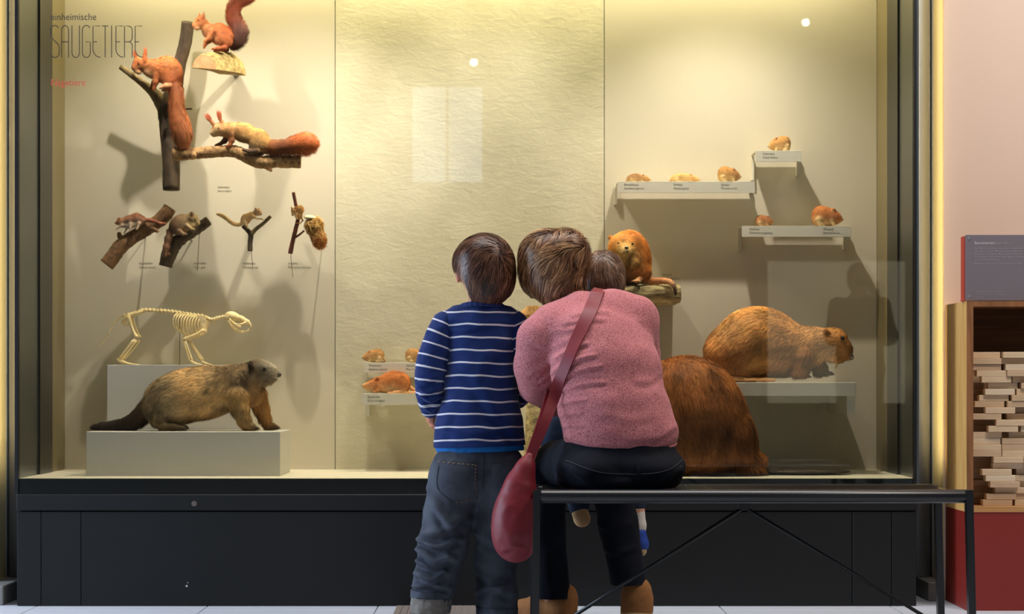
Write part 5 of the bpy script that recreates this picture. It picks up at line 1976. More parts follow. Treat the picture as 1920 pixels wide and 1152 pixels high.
Zs1, Zs2, Zs3 = zat(340.5, 6.80), zat(282.5, 6.80), zat(424, 6.80)
Zs4, Zs5 = zat(680, 6.84), zat(738.5, 6.74)
GOLD, LGT, BRN = (188, 138, 82), (216, 188, 138), (150, 102, 60)
rodent('striped_mouse', 'flat dark-striped mouse on the long mouse shelf', 'mouse', 6.85, Zs1, 1174, 1221, 17, 1, (BRN, LGT, GOLD), 91, fat=0.9, tail=[(0.05, 0.3, 0, 1.6), (-0.03, 0.12, 6, 1.2), (0.1, 0.06, 14, 0.8), (0.4, 0.05, 17, 0.5)])
rodent('pale_mouse', 'flat pale straw-coloured mouse in the middle of the long mouse shelf', 'mouse', 6.85, Zs1, 1256, 1313, 18, 1, ((214, 174, 112), LGT, (218, 170, 108)), 92, fat=0.95, tail=[(0.05, 0.25, 0, 1.6), (-0.04, 0.1, 6, 1.2), (0.2, 0.06, 16, 0.7)])
rodent('vole', 'round golden vole at the stepped end of the long shelf', 'vole', 6.85, Zs1, 1345, 1389, 29, 1, (GOLD, LGT, BRN), 93, hump=1.0)
rodent('vole', 'golden vole alone on the short high shelf', 'vole', 6.85, Zs2, 1440, 1483, 29, -1, (GOLD, LGT, GOLD), 94, fat=1.1, hump=0.6)
rodent('bank_vole', 'tiny reddish vole on the shelf with the hamster', 'vole', 6.85, Zs3, 1416, 1450, 22, 1, ((192, 120, 72), LGT, (186, 112, 66)), 95, fat=1.0, hump=0.3)
rodent('hamster', 'reddish hamster, larger than the vole sharing its shelf', 'hamster', 6.85, Zs3, 1521, 1580, 38, 1, ((196, 124, 72), LGT, (190, 116, 68)), 96, fat=0.95, hump=0.6, n=5000, fl=3.2)
rodent('wood_mouse', 'golden mouse at the open end of the shelf above the rat', 'mouse', 6.88, Zs4, 679, 721, 24, -1, (GOLD, LGT, GOLD), 97, hump=0.8, tail=[(0.05, 0.3, 0, 1.5), (-0.03, 0.1, 4, 1.2), (0.15, 0.05, 10, 0.8)])
rodent('house_mouse', 'golden mouse half hidden behind the striped sleeve', 'mouse', 6.88, Zs4, 759, 803, 25, 1, (GOLD, LGT, (196, 136, 74)), 98, hump=0.6)


def rat():
    D = 6.82
    t = thing('rat', 'reddish rat with long snout on the low shelf by the boy', 'rat', (W(725, 0, D)[0], D, Zs5))
    yb = CY + (H - Zs5) * F / D
    C1, CB = (202, 122, 62), (226, 196, 148)
    b = Blob(D, 7)
    b.ell((741, yb - 21, 0), (24, 19, 17), 6, C1, flow=(1, 0.5, 0))
    b.ell((752, yb - 18, 0), (17, 18, 17), 20, C1, flow=(0.8, 0.9, 0))
    b.ell((722, yb - 18, 0), (19, 15, 14), -14, C1, flow=(1, 0.3, 0))
    b.ell((735, yb - 9, -4), (24, 9, 12), 0, CB, flow=(1, 0.3, 0))
    b.ell((704, yb - 16, -1), (14, 10.5, 10), -14, (196, 118, 60), flow=(1, 0.1, 0), fl=0.7)
    b.ell((691, yb - 14.5, -2), (9.5, 6, 6), -12, (206, 140, 82), flow=(1, 0.1, 0), fl=0.5, k=4)
    b.ell((684, yb - 13, -2), (5, 3.6, 4), -10, (222, 172, 116), flow=(1, 0.1, 0), fl=0.3, k=3)
    b.ell((698, yb - 9, -2), (12, 5, 7), -4, CB, flow=(1, 0.3, 0), k=4)
    b.cap((706, yb - 25, -8), (708, yb - 27, -10), 3.2, 3, (176, 104, 64), k=2, fl=0.2)
    b.cap((703, yb - 25, 6), (705, yb - 27, 8), 3.2, 3, (176, 104, 64), k=2, fl=0.2)
    for s in (-1, 1):
        b.chain([(714, yb - 10, s * 10, 5.5), (709, yb - 4, s * 11, 2.6), (702, yb - 2, s * 11, 1.8)], (186, 120, 70), fl=0.3, k=3)
        b.ell((757, yb - 11, s * 13), (9, 10, 5), 0, (176, 106, 58), flow=(0.3, 1, 0), k=5)
        b.chain([(758, yb - 3.5, s * 15, 3), (748, yb - 2.5, s * 16, 2.4), (738, yb - 2, s * 16, 1.6)], (226, 180, 130), fl=0.15, k=2)
    o, V, Fc, off = body('body', b, 1.0, M['pelt'], t, ground=Zs5)
    fur(b, V, Fc, 9000, 4.6, 0.65, t, M['hairs'], off, seed=99, lift=0.3)
    tb = Blob(D, 2)
    tb.chain([(766, yb - 14, 0, 3.6), (774, yb - 8, -2, 2.8), (783, yb - 2.6, -6, 2.4), (768, yb - 2, -14, 2.0), (745, yb - 1.8, -17, 1.7), (728, yb - 1.8, -18, 1.2)], (222, 164, 112), m=3)
    body('tail', tb, 0.9, M['pelt'], t)
    eyes(t, D, [(696, yb - 18, -8.5), (694, yb - 18, 5)], 1.3, off=off)
    ball('nose', np.array((679.5, yb - 13, -2)) + off, 1.4, D, M['nose'], t, 8)


rat()


# ================================================================== gnawed tree stump behind the visitors
def stump():
    D = 6.62
    t = thing('gnawed_stump', 'beaver-gnawed hourglass tree stump half hidden between boy and woman', 'stump', (W(1030, 0, D)[0], D, ZF))
    yb = CY + (H - ZF) * F / D
    rng = np.random.default_rng(77)

    def lathe(prof, n, rough, jag=0):
        V = []
        for (y, r) in prof:
            for j in range(n):
                th = 2 * math.pi * j / n
                q = 1 + rough * vnoise(np.array([[math.cos(th) * 3 + 7, math.sin(th) * 3 + 7, y * 0.03]]), 1.0, 3)[0] + rough * 0.5 * (rng.random() - 0.5)
                V.append((1030 + r * q * math.cos(th), y, r * q * math.sin(th)))
        V = np.array(V)
        if jag:
            V[:n, 1] += jag * rng.random(n)
            V[n:2 * n, 1] += jag * 0.3 * rng.random(n)
        Fc = []
        for i in range(len(prof) - 1):
            for j in range(n):
                Fc.append([i * n + j, i * n + (j + 1) % n, (i + 1) * n + (j + 1) % n, (i + 1) * n + j])
        Fc.append(list(range(n))[::-1])
        Fc.append([(len(prof) - 1) * n + j for j in range(n)])
        return Wa(V, D), Fc
    V, Fc = lathe([(756, 44), (780, 46), (820, 47), (860, 49), (yb, 52)], 28, 0.06)
    mesh_obj('bark', V, Fc, M['crack_bark'], t, smooth=True)
    V, Fc = lathe([(574, 50), (590, 54), (612, 50), (640, 38), (672, 26), (700, 22), (724, 27), (745, 37), (757, 43)], 36, 0.12, jag=16)
    mesh_obj('gnawed_wood', V, Fc, M['gnawed'], t, smooth=False)


stump()
# ================================================================== people
M['skin'] = mat_attr('skin', 0.5, 0.35, 0.06, 60, sss=0.15)
M['strand'] = mat_attr('head_hair', 0.38, 0.5, 0.1, 60)
M['scalp'] = mat_attr('under_hair', 0.6, 0.2, 0.2, 150)
SKIN = (206, 150, 122)


def unit(v):
    v = np.array(v, float)
    return v / (np.linalg.norm(v) + 1e-9)


def pc(px, py, d):
    """point of the modelling plane that shows at (px, py) when it stands d behind the plane"""
    s = 1 + d / F
    return (CX + (px - CX) * s, CY + (py - CY) * s, d)


def pq(px, py, d, r):
    a = pc(px, py, d)
    return (a[0], a[1], d, r * (1 + d / F))


def hand(b, wrist, dirv, palm, s, side=1, curl=0.5, col=SKIN):
    """five-fingered hand: palm pad, four bent fingers of different length, thumb from the side"""
    w = np.array(wrist, float)
    d = unit(dirv)
    n = unit(np.array(palm, float) - d * np.dot(d, unit(palm)))     # the way the palm faces
    sd = np.cross(n, d) * side                                       # towards the thumb
    b.chain([(*w, s * 0.17), (*(w + d * s * 0.18), s * 0.17), (*(w + d * s * 0.34), s * 0.15)], col, k=s * 0.12, fl=0)
    b.ell(w + d * s * 0.3, (s * 0.17, s * 0.17, s * 0.17), 0, col, k=s * 0.12, fl=0)
    for i, (o, L) in enumerate(((0.16, 0.40), (0.055, 0.45), (-0.05, 0.42), (-0.15, 0.33))):
        p0 = w + d * s * 0.40 + sd * s * o
        p1 = p0 + (d * math.cos(curl * 0.7) + n * math.sin(curl * 0.7)) * s * L * 0.45
        p2 = p1 + (d * math.cos(curl * 1.5) + n * math.sin(curl * 1.5)) * s * L * 0.33
        p3 = p2 + (d * math.cos(curl * 2.1) + n * math.sin(curl * 2.1)) * s * L * 0.24
        b.chain([(*p0, s * 0.058), (*p1, s * 0.052), (*p2, s * 0.046), (*p3, s * 0.038)], col, k=s * 0.03, fl=0)
    t0 = w + d * s * 0.10 + sd * s * 0.12
    t1 = t0 + (d * 0.6 + sd * 0.75 + n * 0.25) * s * 0.17
    t2 = t1 + (d * 0.85 + sd * 0.2 + n * 0.4) * s * 0.15
    b.chain([(*t0, s * 0.085), (*t1, s * 0.062), (*t2, s * 0.045)], col, k=s * 0.05, fl=0)


def head(b, c, s, look, up=(0, -1, 0), col=SKIN, neck=None):
    """s: half width of the skull in pixels; look: direction of the face"""
    c = np.array(c, float)
    f = unit(look)
    u = unit(np.array(up, float) - f * np.dot(up, f))
    r = np.cross(f, u)

    def pt(a, bb, cc):
        return c + r * a * s + u * bb * s + f * cc * s
    b.ell(c, (s, s * 1.1, s * 1.08), 0, col, k=s * 0.3, fl=0)
    b.cap(pt(0, -0.55, 0.35), pt(0, -0.85, 0.62), s * 0.62, s * 0.36, col, k=s * 0.3, fl=0)      # jaw and chin
    b.cap(pt(0, 0.05, 1.0), pt(0, -0.22, 1.16), s * 0.10, s * 0.15, col, k=s * 0.12, fl=0)        # nose
    b.cap(pt(-0.2, -0.52, 0.98), pt(0.2, -0.52, 0.98), s * 0.08, s * 0.08, (184, 104, 92), k=s * 0.06, fl=0)  # lips
    for q in (-1, 1):
        b.ell(pt(q * 0.36, 0.05, 1.05), (s * 0.17, s * 0.13, s * 0.17), 0, col, op=-1, k=s * 0.12)
        b.ell(pt(q * 1.03, -0.22, 0.02), (s * 0.12, s * 0.32, s * 0.22), 0, (206, 132, 108), k=s * 0.06, fl=0)
        b.ell(pt(q * 0.5, -0.25, 0.82), (s * 0.25, s * 0.22, s * 0.2), 0, (214, 148, 124), k=s * 0.2, fl=0)
    return pt


def head_eyes(t, pt, s, D, iris=(70, 50, 36)):
    w = mat_plain('eye_white', (225, 220, 212), 0.2)
    i = mat_plain('iris', iris, 0.15)
    for q in (-1, 1):
        e = ball('eye', pt(q * 0.36, 0.05, 0.92), s * 0.13, D, w, t, 10)
        ball('iris', pt(q * 0.36, 0.05, 1.03), s * 0.06, D, i, e, 8)


def seg_dist(P, line):
    """distance in the picture plane from points to a polyline"""
    L = np.array(line, float)
    best = np.full(len(P), 1e9)
    for a, b in zip(L[:-1], L[1:]):
        v = b - a
        h = np.clip(((P[:, :2] - a) @ v) / max(v @ v, 1e-9), 0, 1)
        q = a + h[:, None] * v
        best = np.minimum(best, np.linalg.norm(P[:, :2] - q, axis=1))
    return best


def folds(V, N, lines, facing=True):
    """creases: each (polyline, width, amplitude) a ridge with a valley on its lower side"""
    out = np.zeros(len(V))
    w8 = np.clip(-N[:, 2] * 2 + 0.2, 0, 1) if facing else 1.0
    for line, w, a in lines:
        S = smooth_path(line, 5)[:, :2]
        m = (V[:, 0] > S[:, 0].min() - 4 * w) & (V[:, 0] < S[:, 0].max() + 4 * w) & (V[:, 1] > S[:, 1].min() - 4 * w) & (V[:, 1] < S[:, 1].max() + 4 * w)
        if not m.any():
            continue
        dd = seg_dist(V[m], S)
        d2 = seg_dist(V[m] - np.array([0, w * 1.5, 0]), S)
        out[m] += a * np.exp(-(dd / w) ** 2) - a * 0.9 * np.exp(-(d2 / w) ** 2)
    return out * w8


def on_surface(b, xy, lo=-260, hi=60, out=1.0):
    """front hit of the blob for picture points; returns (n,3) lifted by out"""
    xy = np.array(xy, float)
    n = len(xy)
    d = np.full(n, float(lo))
    P = np.column_stack([xy, d])
    for _ in range(90):
        v = b.eval(P)
        step = np.clip(v * 0.7, -6, 6)
        P[:, 2] = np.clip(P[:, 2] + step, lo, hi)
    N = b.grad(P)
    return P + N * out, N


def patch(name, b, xs, ys, D, mat, parent, inside, out=1.5, step=3.0, thick=1.5, disp=None):
    """a piece of cloth laid on the surface of a blob, cut by inside(x, y)"""
    gx = np.arange(xs[0], xs[1] + step, step)
    gy = np.arange(ys[0], ys[1] + step, step)
    X, Y = np.meshgrid(gx, gy, indexing='ij')
    P, N = on_surface(b, np.column_stack([X.ravel(), Y.ravel()]), out=out)
    nx, ny = len(gx), len(gy)
    ok = inside(X.ravel(), Y.ravel())
    Fc = []
    for i in range(nx - 1):
        for j in range(ny - 1):
            q = [i * ny + j, i * ny + j + 1, (i + 1) * ny + j + 1, (i + 1) * ny + j]
            if all(ok[v] for v in q):
                Fc.append(q)
    Fc = np.array(Fc)
    used = np.unique(Fc)
    mp = -np.ones(len(P), int)
    mp[used] = np.arange(len(used))
    return mesh_obj(name, Wa(P[used], D), [list(mp[q]) for q in Fc], mat, parent, smooth=True)


def in_poly(poly):
    Q = np.array(poly, float)

    def f(x, y):
        r = np.zeros(len(x), bool)
        j = len(Q) - 1
        for i in range(len(Q)):
            c = ((Q[i, 1] > y) != (Q[j, 1] > y)) & (x < (Q[j, 0] - Q[i, 0]) * (y - Q[i, 1]) / (Q[j, 1] - Q[i, 1] + 1e-9) + Q[i, 0])
            r ^= c
            j = i
        return r
    return f


def surf_line(name, b, line, w, D, mat, parent, out=2.0, m=8, dash=0):
    """a stitched line lying on a blob"""
    S = smooth_path(line, m)[:, :2]
    P, N = on_surface(b, S, out=out)
    parts = []
    if dash:
        acc = []
        for i in range(0, len(P) - 1, 2):
            acc.append(tube_vf(Wa(P[i:i + 2], D), w * D / F, 5))
        parts = acc
    else:
        parts = [tube_vf(Wa(P, D), w * D / F, 5)]
    V, Fc = join_vf(parts)
    return mesh_obj(name, V, Fc, mat, parent, smooth=True)


def ribbon_vf(C, side, width, thick, D):
    """strap: centre points C (n,3) px, side vectors (n,3), widths"""
    C = np.array(C, float)
    n = len(C)
    T = np.gradient(C, axis=0)
    T /= np.linalg.norm(T, axis=1, keepdims=True)
    S = np.array(side, float)
    S = S - T * (S * T).sum(1, keepdims=True)
    S /= np.linalg.norm(S, axis=1, keepdims=True)
    B = np.cross(T, S)
    w = np.array(width, float)[:, None] * 0.5
    rows = [C + S * w + B * thick, C + S * w - B * thick, C - S * w - B * thick, C - S * w + B * thick]
    V = np.stack(rows, 1).reshape(-1, 3)
    Fc = []
    for i in range(n - 1):
        for j in range(4):
            Fc.append([i * 4 + j, (i + 1) * 4 + j, (i + 1) * 4 + (j + 1) % 4, i * 4 + (j + 1) % 4])
    Fc.append([0, 1, 2, 3])
    Fc.append([(n - 1) * 4 + j for j in (3, 2, 1, 0)])
    return Wa(V, D), Fc


def comb_hair(name, blob, V, Fc, n, seed, flowfn, step, nstep, width, cols, parent, off=1.0, mask=None, shrink=0.0, cl_amp=0.25, cl_scale=0.06, lift=None, sink=None):
    """long strands that follow the head: stepwise along a flow field, held at a small height above the hair mass"""
    rng = np.random.default_rng(seed)
    P = sample_surface(V, Fc, n, rng)
    if mask is not None:
        P = P[mask(P)]
    n = len(P)
    N0 = blob.grad(P, 1.0)
    hgt = off * (0.3 + 1.2 * rng.random(n))
    pts = []
    Q = P.copy()
    N = N0
    cur = P + N * hgt[:, None] * 0.3
    root = cur.copy()
    L = nstep * (0.6 + 0.6 * rng.random(n))
    jit = rng.normal(size=(n, 3)) * 0.10
    for i in range(nstep):
        d = flowfn(Q, N) + jit
        c = np.stack([vnoise(Q, cl_scale, seed + 30 + j) for j in range(3)], 1) * cl_amp
        d = d + c
        d -= N * (d * N).sum(1, keepdims=True) * 0.9
        d /= (np.linalg.norm(d, axis=1, keepdims=True) + 1e-9)
        st = step * np.where(i < L, 1.0, 0.15)
        Q = Q + d * st[:, None]
        v = blob.eval(Q)
        N = blob.grad(Q, 1.0)
        pull = np.clip(v, -8, 8)
        Q = Q - N * pull[:, None] * 0.9
        h = hgt * (1 + (0 if lift is None else lift * (i + 1) / nstep))
        pts.append(Q + N * h[:, None])
    cc = np.array([lin(c)[:3] for c in cols])
    tone = 0.5 + 0.5 * vnoise(P, cl_scale * 1.6, seed + 50) + rng.normal(size=n) * 0.22
    ti = np.clip(tone, 0, 0.999) * (len(cc) - 1)
    i0 = ti.astype(int)
    fr = (ti - i0)[:, None]
    col = cc[i0] * (1 - fr) + cc[np.minimum(i0 + 1, len(cc) - 1)] * fr
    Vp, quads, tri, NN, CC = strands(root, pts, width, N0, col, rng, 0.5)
    # smooth the shading normals along each strand
    m = 2 * nstep + 1
    NNr = NN.reshape(n, m, 3).copy()
    for i in range(1, nstep):
        g = blob.grad(pts[i - 1], 1.0)
        NNr[:, 2 * i] = g
        NNr[:, 2 * i + 1] = g
    NNr[:, 2 * nstep] = blob.grad(pts[-1], 1.0)
    return strand_obj(name, Wa(Vp, blob.D), quads, tri, dirs_world(NNr.reshape(-1, 3)), CC, M['strand'], parent)


# ------------------------------------------------------------------ cloth materials
def stripe_mat():
    m, nt, b = new_mat('navy_jersey_white_stripes')
    at = nd(nt, 'ShaderNodeAttribute', attribute_name='stripe')
    tc = nd(nt, 'ShaderNodeTexCoord')
    nz = nd(nt, 'ShaderNodeTexNoise')
    nz.inputs['Scale'].default_value = 14
    nt.links.new(tc.outputs['Object'], nz.inputs['Vector'])
    ad = nd(nt, 'ShaderNodeMath', operation='MULTIPLY_ADD')
    nt.links.new(nz.outputs['Fac'], ad.inputs[0])
    ad.inputs[1].default_value = 0.10
    nt.links.new(at.outputs['Fac'], ad.inputs[2])
    fr = nd(nt, 'ShaderNodeMath', operation='FRACT')
    nt.links.new(ad.outputs[0], fr.inputs[0])
    cr = nd(nt, 'ShaderNodeValToRGB')
    e = cr.color_ramp.elements
    e[0].position = 0.0
    e[0].color = lin((24, 44, 98))
    e[1].position = 0.425
    e[1].color = lin((24, 44, 98))
    for p, c in ((0.44, (214, 210, 216)), (0.565, (214, 210, 216)), (0.58, (24, 44, 98)), (1.0, (24, 44, 98))):
        x = e.new(p)
        x.color = lin(c)
    nt.links.new(fr.outputs[0], cr.inputs['Fac'])
    nt.links.new(cr.outputs['Color'], b.inputs['Base Color'])
    b.inputs['Roughness'].default_value = 0.9
    b.inputs['Specular IOR Level'].default_value = 0.15
    b.inputs['Sheen Weight'].default_value = 0.15
    n2 = nd(nt, 'ShaderNodeTexNoise')
    n2.inputs['Scale'].default_value = 400
    nt.links.new(tc.outputs['Object'], n2.inputs['Vector'])
    bp = nd(nt, 'ShaderNodeBump')
    bp.inputs['Strength'].default_value = 0.15
    bp.inputs['Distance'].default_value = 0.002
    nt.links.new(n2.outputs['Fac'], bp.inputs['Height'])
    nt.links.new(bp.outputs['Normal'], b.inputs['Normal'])
    return m


def melange_mat():
    """pink knit flecked with darker rose"""
    m, nt, b = new_mat('rose_melange_knit')
    tc = nd(nt, 'ShaderNodeTexCoord')
    mp = nd(nt, 'ShaderNodeMapping')
    mp.inputs['Scale'].default_value = (1.5, 1.0, 0.62)
    nt.links.new(tc.outputs['Object'], mp.inputs['Vector'])
    nz = nd(nt, 'ShaderNodeTexNoise')
    nz.inputs['Scale'].default_value = 480
    nz.inputs['Detail'].default_value = 3
    nt.links.new(mp.outputs['Vector'], nz.inputs['Vector'])
    cr = nd(nt, 'ShaderNodeValToRGB')
    e = cr.color_ramp.elements
    e[0].position = 0.36
    e[0].color = lin((126, 56, 62))
    e[1].position = 0.56
    e[1].color = lin((208, 134, 136))
    nt.links.new(nz.outputs['Fac'], cr.inputs['Fac'])
    nt.links.new(cr.outputs['Color'], b.inputs['Base Color'])
    b.inputs['Roughness'].default_value = 0.9
    b.inputs['Specular IOR Level'].default_value = 0.1
    b.inputs['Sheen Weight'].default_value = 0.1
    bp = nd(nt, 'ShaderNodeBump')
    bp.inputs['Strength'].default_value = 0.25
    bp.inputs['Distance'].default_value = 0.002
    nt.links.new(nz.outputs['Fac'], bp.inputs['Height'])
    nt.links.new(bp.outputs['Normal'], b.inputs['Normal'])
    return m


def denim_mat(name, c1, c2, wear=0.5):
    m, nt, b = new_mat(name)
    tc = nd(nt, 'ShaderNodeTexCoord')
    n1 = nd(nt, 'ShaderNodeTexNoise')
    n1.inputs['Scale'].default_value = 9
    n1.inputs['Detail'].default_value = 5
    nt.links.new(tc.outputs['Object'], n1.inputs['Vector'])
    cr = nd(nt, 'ShaderNodeValToRGB')
    cr.color_ramp.elements[0].position = 0.3
    cr.color_ramp.elements[0].color = lin(c1)
    cr.color_ramp.elements[1].position = 0.3 + wear
    cr.color_ramp.elements[1].color = lin(c2)
    nt.links.new(n1.outputs['Fac'], cr.inputs['Fac'])
    w = nd(nt, 'ShaderNodeTexNoise')
    w.inputs['Scale'].default_value = 420
    nt.links.new(tc.outputs['Object'], w.inputs['Vector'])
    mx = nd(nt, 'ShaderNodeMix', data_type='RGBA', blend_type='MULTIPLY')
    mx.inputs[0].default_value = 0.35
    nt.links.new(cr.outputs['Color'], mx.inputs[6])
    nt.links.new(w.outputs['Color'], mx.inputs[7])
    nt.links.new(mx.outputs[2], b.inputs['Base Color'])
    b.inputs['Roughness'].default_value = 0.85
    b.inputs['Specular IOR Level'].default_value = 0.2
    bp = nd(nt, 'ShaderNodeBump')
    bp.inputs['Strength'].default_value = 0.2
    bp.inputs['Distance'].default_value = 0.002
    nt.links.new(w.outputs['Fac'], bp.inputs['Height'])
    nt.links.new(bp.outputs['Normal'], b.inputs['Normal'])
    return m


M['stripe'] = stripe_mat()
M['melange'] = melange_mat()
M['denim'] = denim_mat('washed_denim', (46, 49, 58), (104, 110, 122))
M['denim_dark'] = denim_mat('dark_denim', (13, 15, 24), (24, 28, 42))
M['denim_mid'] = denim_mat('blue_denim', (30, 38, 54), (66, 80, 102))
M['denim_cuff'] = denim_mat('denim_inside', (120, 112, 104), (158, 150, 140))
M['thread'] = mat_plain('tan_thread', (150, 116, 76), 0.8)
M['thread_dk'] = mat_plain('grey_thread', (52, 54, 62), 0.8)
M['undershirt'] = mat_plain('bright_blue_jersey', (14, 104, 178), 0.9, var=0.1, scale=60)
M['suede'] = mat_plain('tan_suede', (150, 98, 52), 0.9, var=0.25, scale=40, bump=0.15, bscale=300)
M['suede_lt'] = mat_plain('light_suede', (186, 146, 100), 0.9, var=0.15, scale=40, bump=0.1, bscale=300)
M['sole'] = mat_plain('pale_sole_rubber', (190, 158, 112), 0.7)
M['blue_shoe'] = mat_plain('blue_shoe_fabric', (24, 62, 150), 0.6, var=0.2, scale=80)
M['leather'] = mat_plain('crimson_leather', (122, 24, 34), 0.52, var=0.08, scale=30, bump=0.04, bscale=260)
M['sock'] = mat_plain('white_sock', (206, 196, 186), 0.9, bump=0.1)


def clamp_y(V, top=None, bot=None):
    V = V.copy()
    if top is not None:
        V[:, 1] = np.maximum(V[:, 1], top(V[:, 0]) if callable(top) else top)
    if bot is not None:
        V[:, 1] = np.minimum(V[:, 1], bot(V[:, 0]) if callable(bot) else bot)
    return V


def cloth(name, b, h, mat, parent, disp=None, top=None, bot=None, attrs=None, noise=(0, 0.03), seed=1, post=None):
    V, Fc = b.mesh(h)
    N = vnormals(V, Fc)
    d = np.zeros(len(V))
    if noise[0]:
        d += noise[0] * vnoise(V, noise[1], seed) + noise[0] * 0.5 * vnoise(V, noise[1] * 2.3, seed + 1)
    if disp is not None:
        d += disp(V, N)
    at = attrs(V, N) if attrs else None
    V2 = clamp_y(V + N * d[:, None], top, bot)
    if post is not None:
        V2 = post(V2)
    return mesh_obj(name, Wa(V2, b.D), Fc, mat, parent, smooth=True, attrs=at), V2, Fc


# ================================================================== the boy
def boy():
    D = 5.65
    yf = CY + H * F / D
    t = thing('person', 'boy with brown hair in a navy white-striped shirt, standing with his back turned', 'person', (W(895, 0, D)[0], D, 0))
    b = Blob(D, 14)
    pt = head(b, (909, 505, 4), 48, (-0.12, 0.02, 1))
    b.chain([(908, 545, 0, 27), (904, 590, -4, 30)], SKIN, fl=0)
    b.ell((902, 645, 0), (58, 70, 38), 0, SKIN, fl=0)
    b.ell((899, 750, 0), (62, 90, 42), 0, SKIN, fl=0)
    b.ell((899, 860, 0), (72, 52, 46), 0, SKIN, fl=0)
    b.chain([(836, 608, 0, 21), (808, 706, -6, 16), (807, 774, 13, 10)], SKIN, fl=0)
    b.chain([(966, 608, 0, 21), (984, 702, 12, 16), (972, 752, 56, 10)], SKIN, fl=0)
    hand(b, (807, 774, 14), (0.02, 1, 0.15), (0.8, 0.1, 0.6), 44, 1, 0.45, (214, 140, 112))
    hand(b, (970, 756, 60), (-0.2, 0.5, 0.9), (-0.8, 0, 0), 46, 1, 0.5)
    for x0, x1, x2 in ((860, 834, 812), (938, 932, 931)):
        b.chain([(x0, 880, 0, 42), (x1, 1020, 4, 27), (x2, 1140, -4, 18), (x2, yf - 16, -4, 15)], SKIN, fl=0)
        b.cap((x2, yf - 14, 0), (x2 - 3, yf - 11, 70), 13, 9, SKIN, fl=0)
    body('body', b, 3.0, M['skin'], t, tau=2)
    head_eyes(t, pt, 48, D)

    # shirt: torso, sleeves, undershirt
    s = Blob(D, 20)
    s.ell((902, 640, 0), (66, 70, 48), 0)
    s.ell((903, 608, 0), (58, 34, 38), 0)
    s.ell((901, 720, 0), (70, 90, 52), 0)
    s.ell((899, 806, 0), (83, 96, 60), 0)
    s.ell((899, 838, 0), (84, 40, 60), 0)
    s.chain([(862, 598, 0, 26), (838, 606, 0, 22)])
    s.chain([(944, 598, 0, 26), (966, 606, 0, 22)])
    s.cap((906, 578, 0), (904, 600, -2), 33, 42, k=10)
    rip = [([(838, 612), (842, 640), (838, 690)], 5, 2.0), ([(940, 640), (905, 700), (925, 770)], 14, 4.0), ([(880, 690), (915, 760), (960, 800)], 14, 3.5),
           ([(835, 720), (850, 760), (840, 800)], 10, 3.0), ([(950, 700), (945, 770), (965, 825)], 12, 3.0), ([(825, 800), (880, 812), (950, 800)], 10, 2.5),
           ([(850, 600), (890, 612), (950, 604)], 7, 2.0), ([(845, 618), (870, 622), (900, 616)], 4, 1.2)]

    def stripe_t(V, N):
        w = 0.05 * np.sin(V[:, 0] * 0.045) + 0.03 * np.sin(V[:, 0] * 0.11 + V[:, 1] * 0.02)
        return {'stripe': (V[:, 1] - 586.5) / 23.75 + 0.45 + w + 0.00016 * (V[:, 0] - 905) * np.clip((V[:, 1] - 760) / 60, 0, 1.5) * 10 * 0.4}
    cloth('shirt', s, 2.6, M['stripe'], t, lambda V, N: folds(V, N, rip), top=lambda x: 569.5 + 0.0016 * (x - 900) ** 2, bot=lambda x: 837 - 0.03 * (x - 900), attrs=stripe_t, noise=(1.2, 0.03))
    cb = Blob(D, 3)
    for i in range(24):
        a0, a1 = 2 * math.pi * i / 24, 2 * math.pi * (i + 1) / 24
        cb.cap((904 + 37 * math.cos(a0), 573 + 2 * math.cos(2 * a0), 36 * math.sin(a0)), (904 + 37 * math.cos(a1), 573 + 2 * math.cos(2 * a1), 36 * math.sin(a1)), 5, 5)
    cloth('collar', cb, 1.6, mat_plain('navy_rib', (22, 42, 96), 0.9, bump=0.1, bscale=400), t)
    u = Blob(D, 20)
    u.ell((899, 838, 0), (84, 40, 57), 0)
    cloth('undershirt', u, 3.0, M['undershirt'], t, top=lambda x: 831 - 0.03 * (x - 900), bot=lambda x: 847 - 0.03 * (x - 900), noise=(1.5, 0.06))

    for nm, pts, sd in (('sleeve', [(838, 607, 0, 26), (823, 640, -3, 26), (812, 678, -5, 27), (806, 714, -6, 25), (807, 746, 2, 22), (808, 768, 10, 16)], -1),
                        ('sleeve', [(962, 607, 0, 26), (978, 645, 4, 25), (985, 690, 10, 24), (983, 722, 26, 21), (972, 752, 52, 16)], 1)):
        v = Blob(D, 10)
        S = smooth_path(pts, 3)
        v.chain([tuple(p) for p in S])
        dist = np.concatenate([[0], np.cumsum(np.linalg.norm(np.diff(S[:, :3], axis=0), axis=1))])

        def at(V, N, S=S, dist=dist, sd=sd):
            best = np.full(len(V), 1e9)
            out = np.zeros(len(V))
            for i in range(len(S) - 1):
                a, c = S[i, :3], S[i + 1, :3]
                e = c - a
                h = ((V - a) @ e) / (e @ e)
                hc = np.clip(h, 0, 1)
                h = np.clip(h, -9 if i == 0 else 0, 9 if i == len(S) - 2 else 1)
                dd = np.linalg.norm(V - (a + hc[:, None] * e), axis=1)
                m = dd < best
                best[m] = dd[m]
                out[m] = (dist[i] + h * (dist[i + 1] - dist[i]))[m]
            # the jersey is cut so that its stripes drop towards the body
            return {'stripe': out / 21.5 + 0.30}
        wr = [([(785, 728), (805, 736), (828, 726)], 5, 4.5), ([(790, 742), (808, 752), (830, 742)], 4.5, 4.5), ([(792, 762), (808, 770), (826, 758)], 4.5, 4.0),
              ([(784, 712), (800, 716), (820, 708)], 6, 2.5), ([(806, 620), (826, 640), (832, 670)], 7, 2.0)] if sd < 0 else []
        cloth(nm, v, 2.2, M['stripe'], t, lambda V, N, wr=wr: folds(V, N, wr), attrs=at, noise=(1.3, 0.05))

    # jeans
    j = Blob(D, 18)
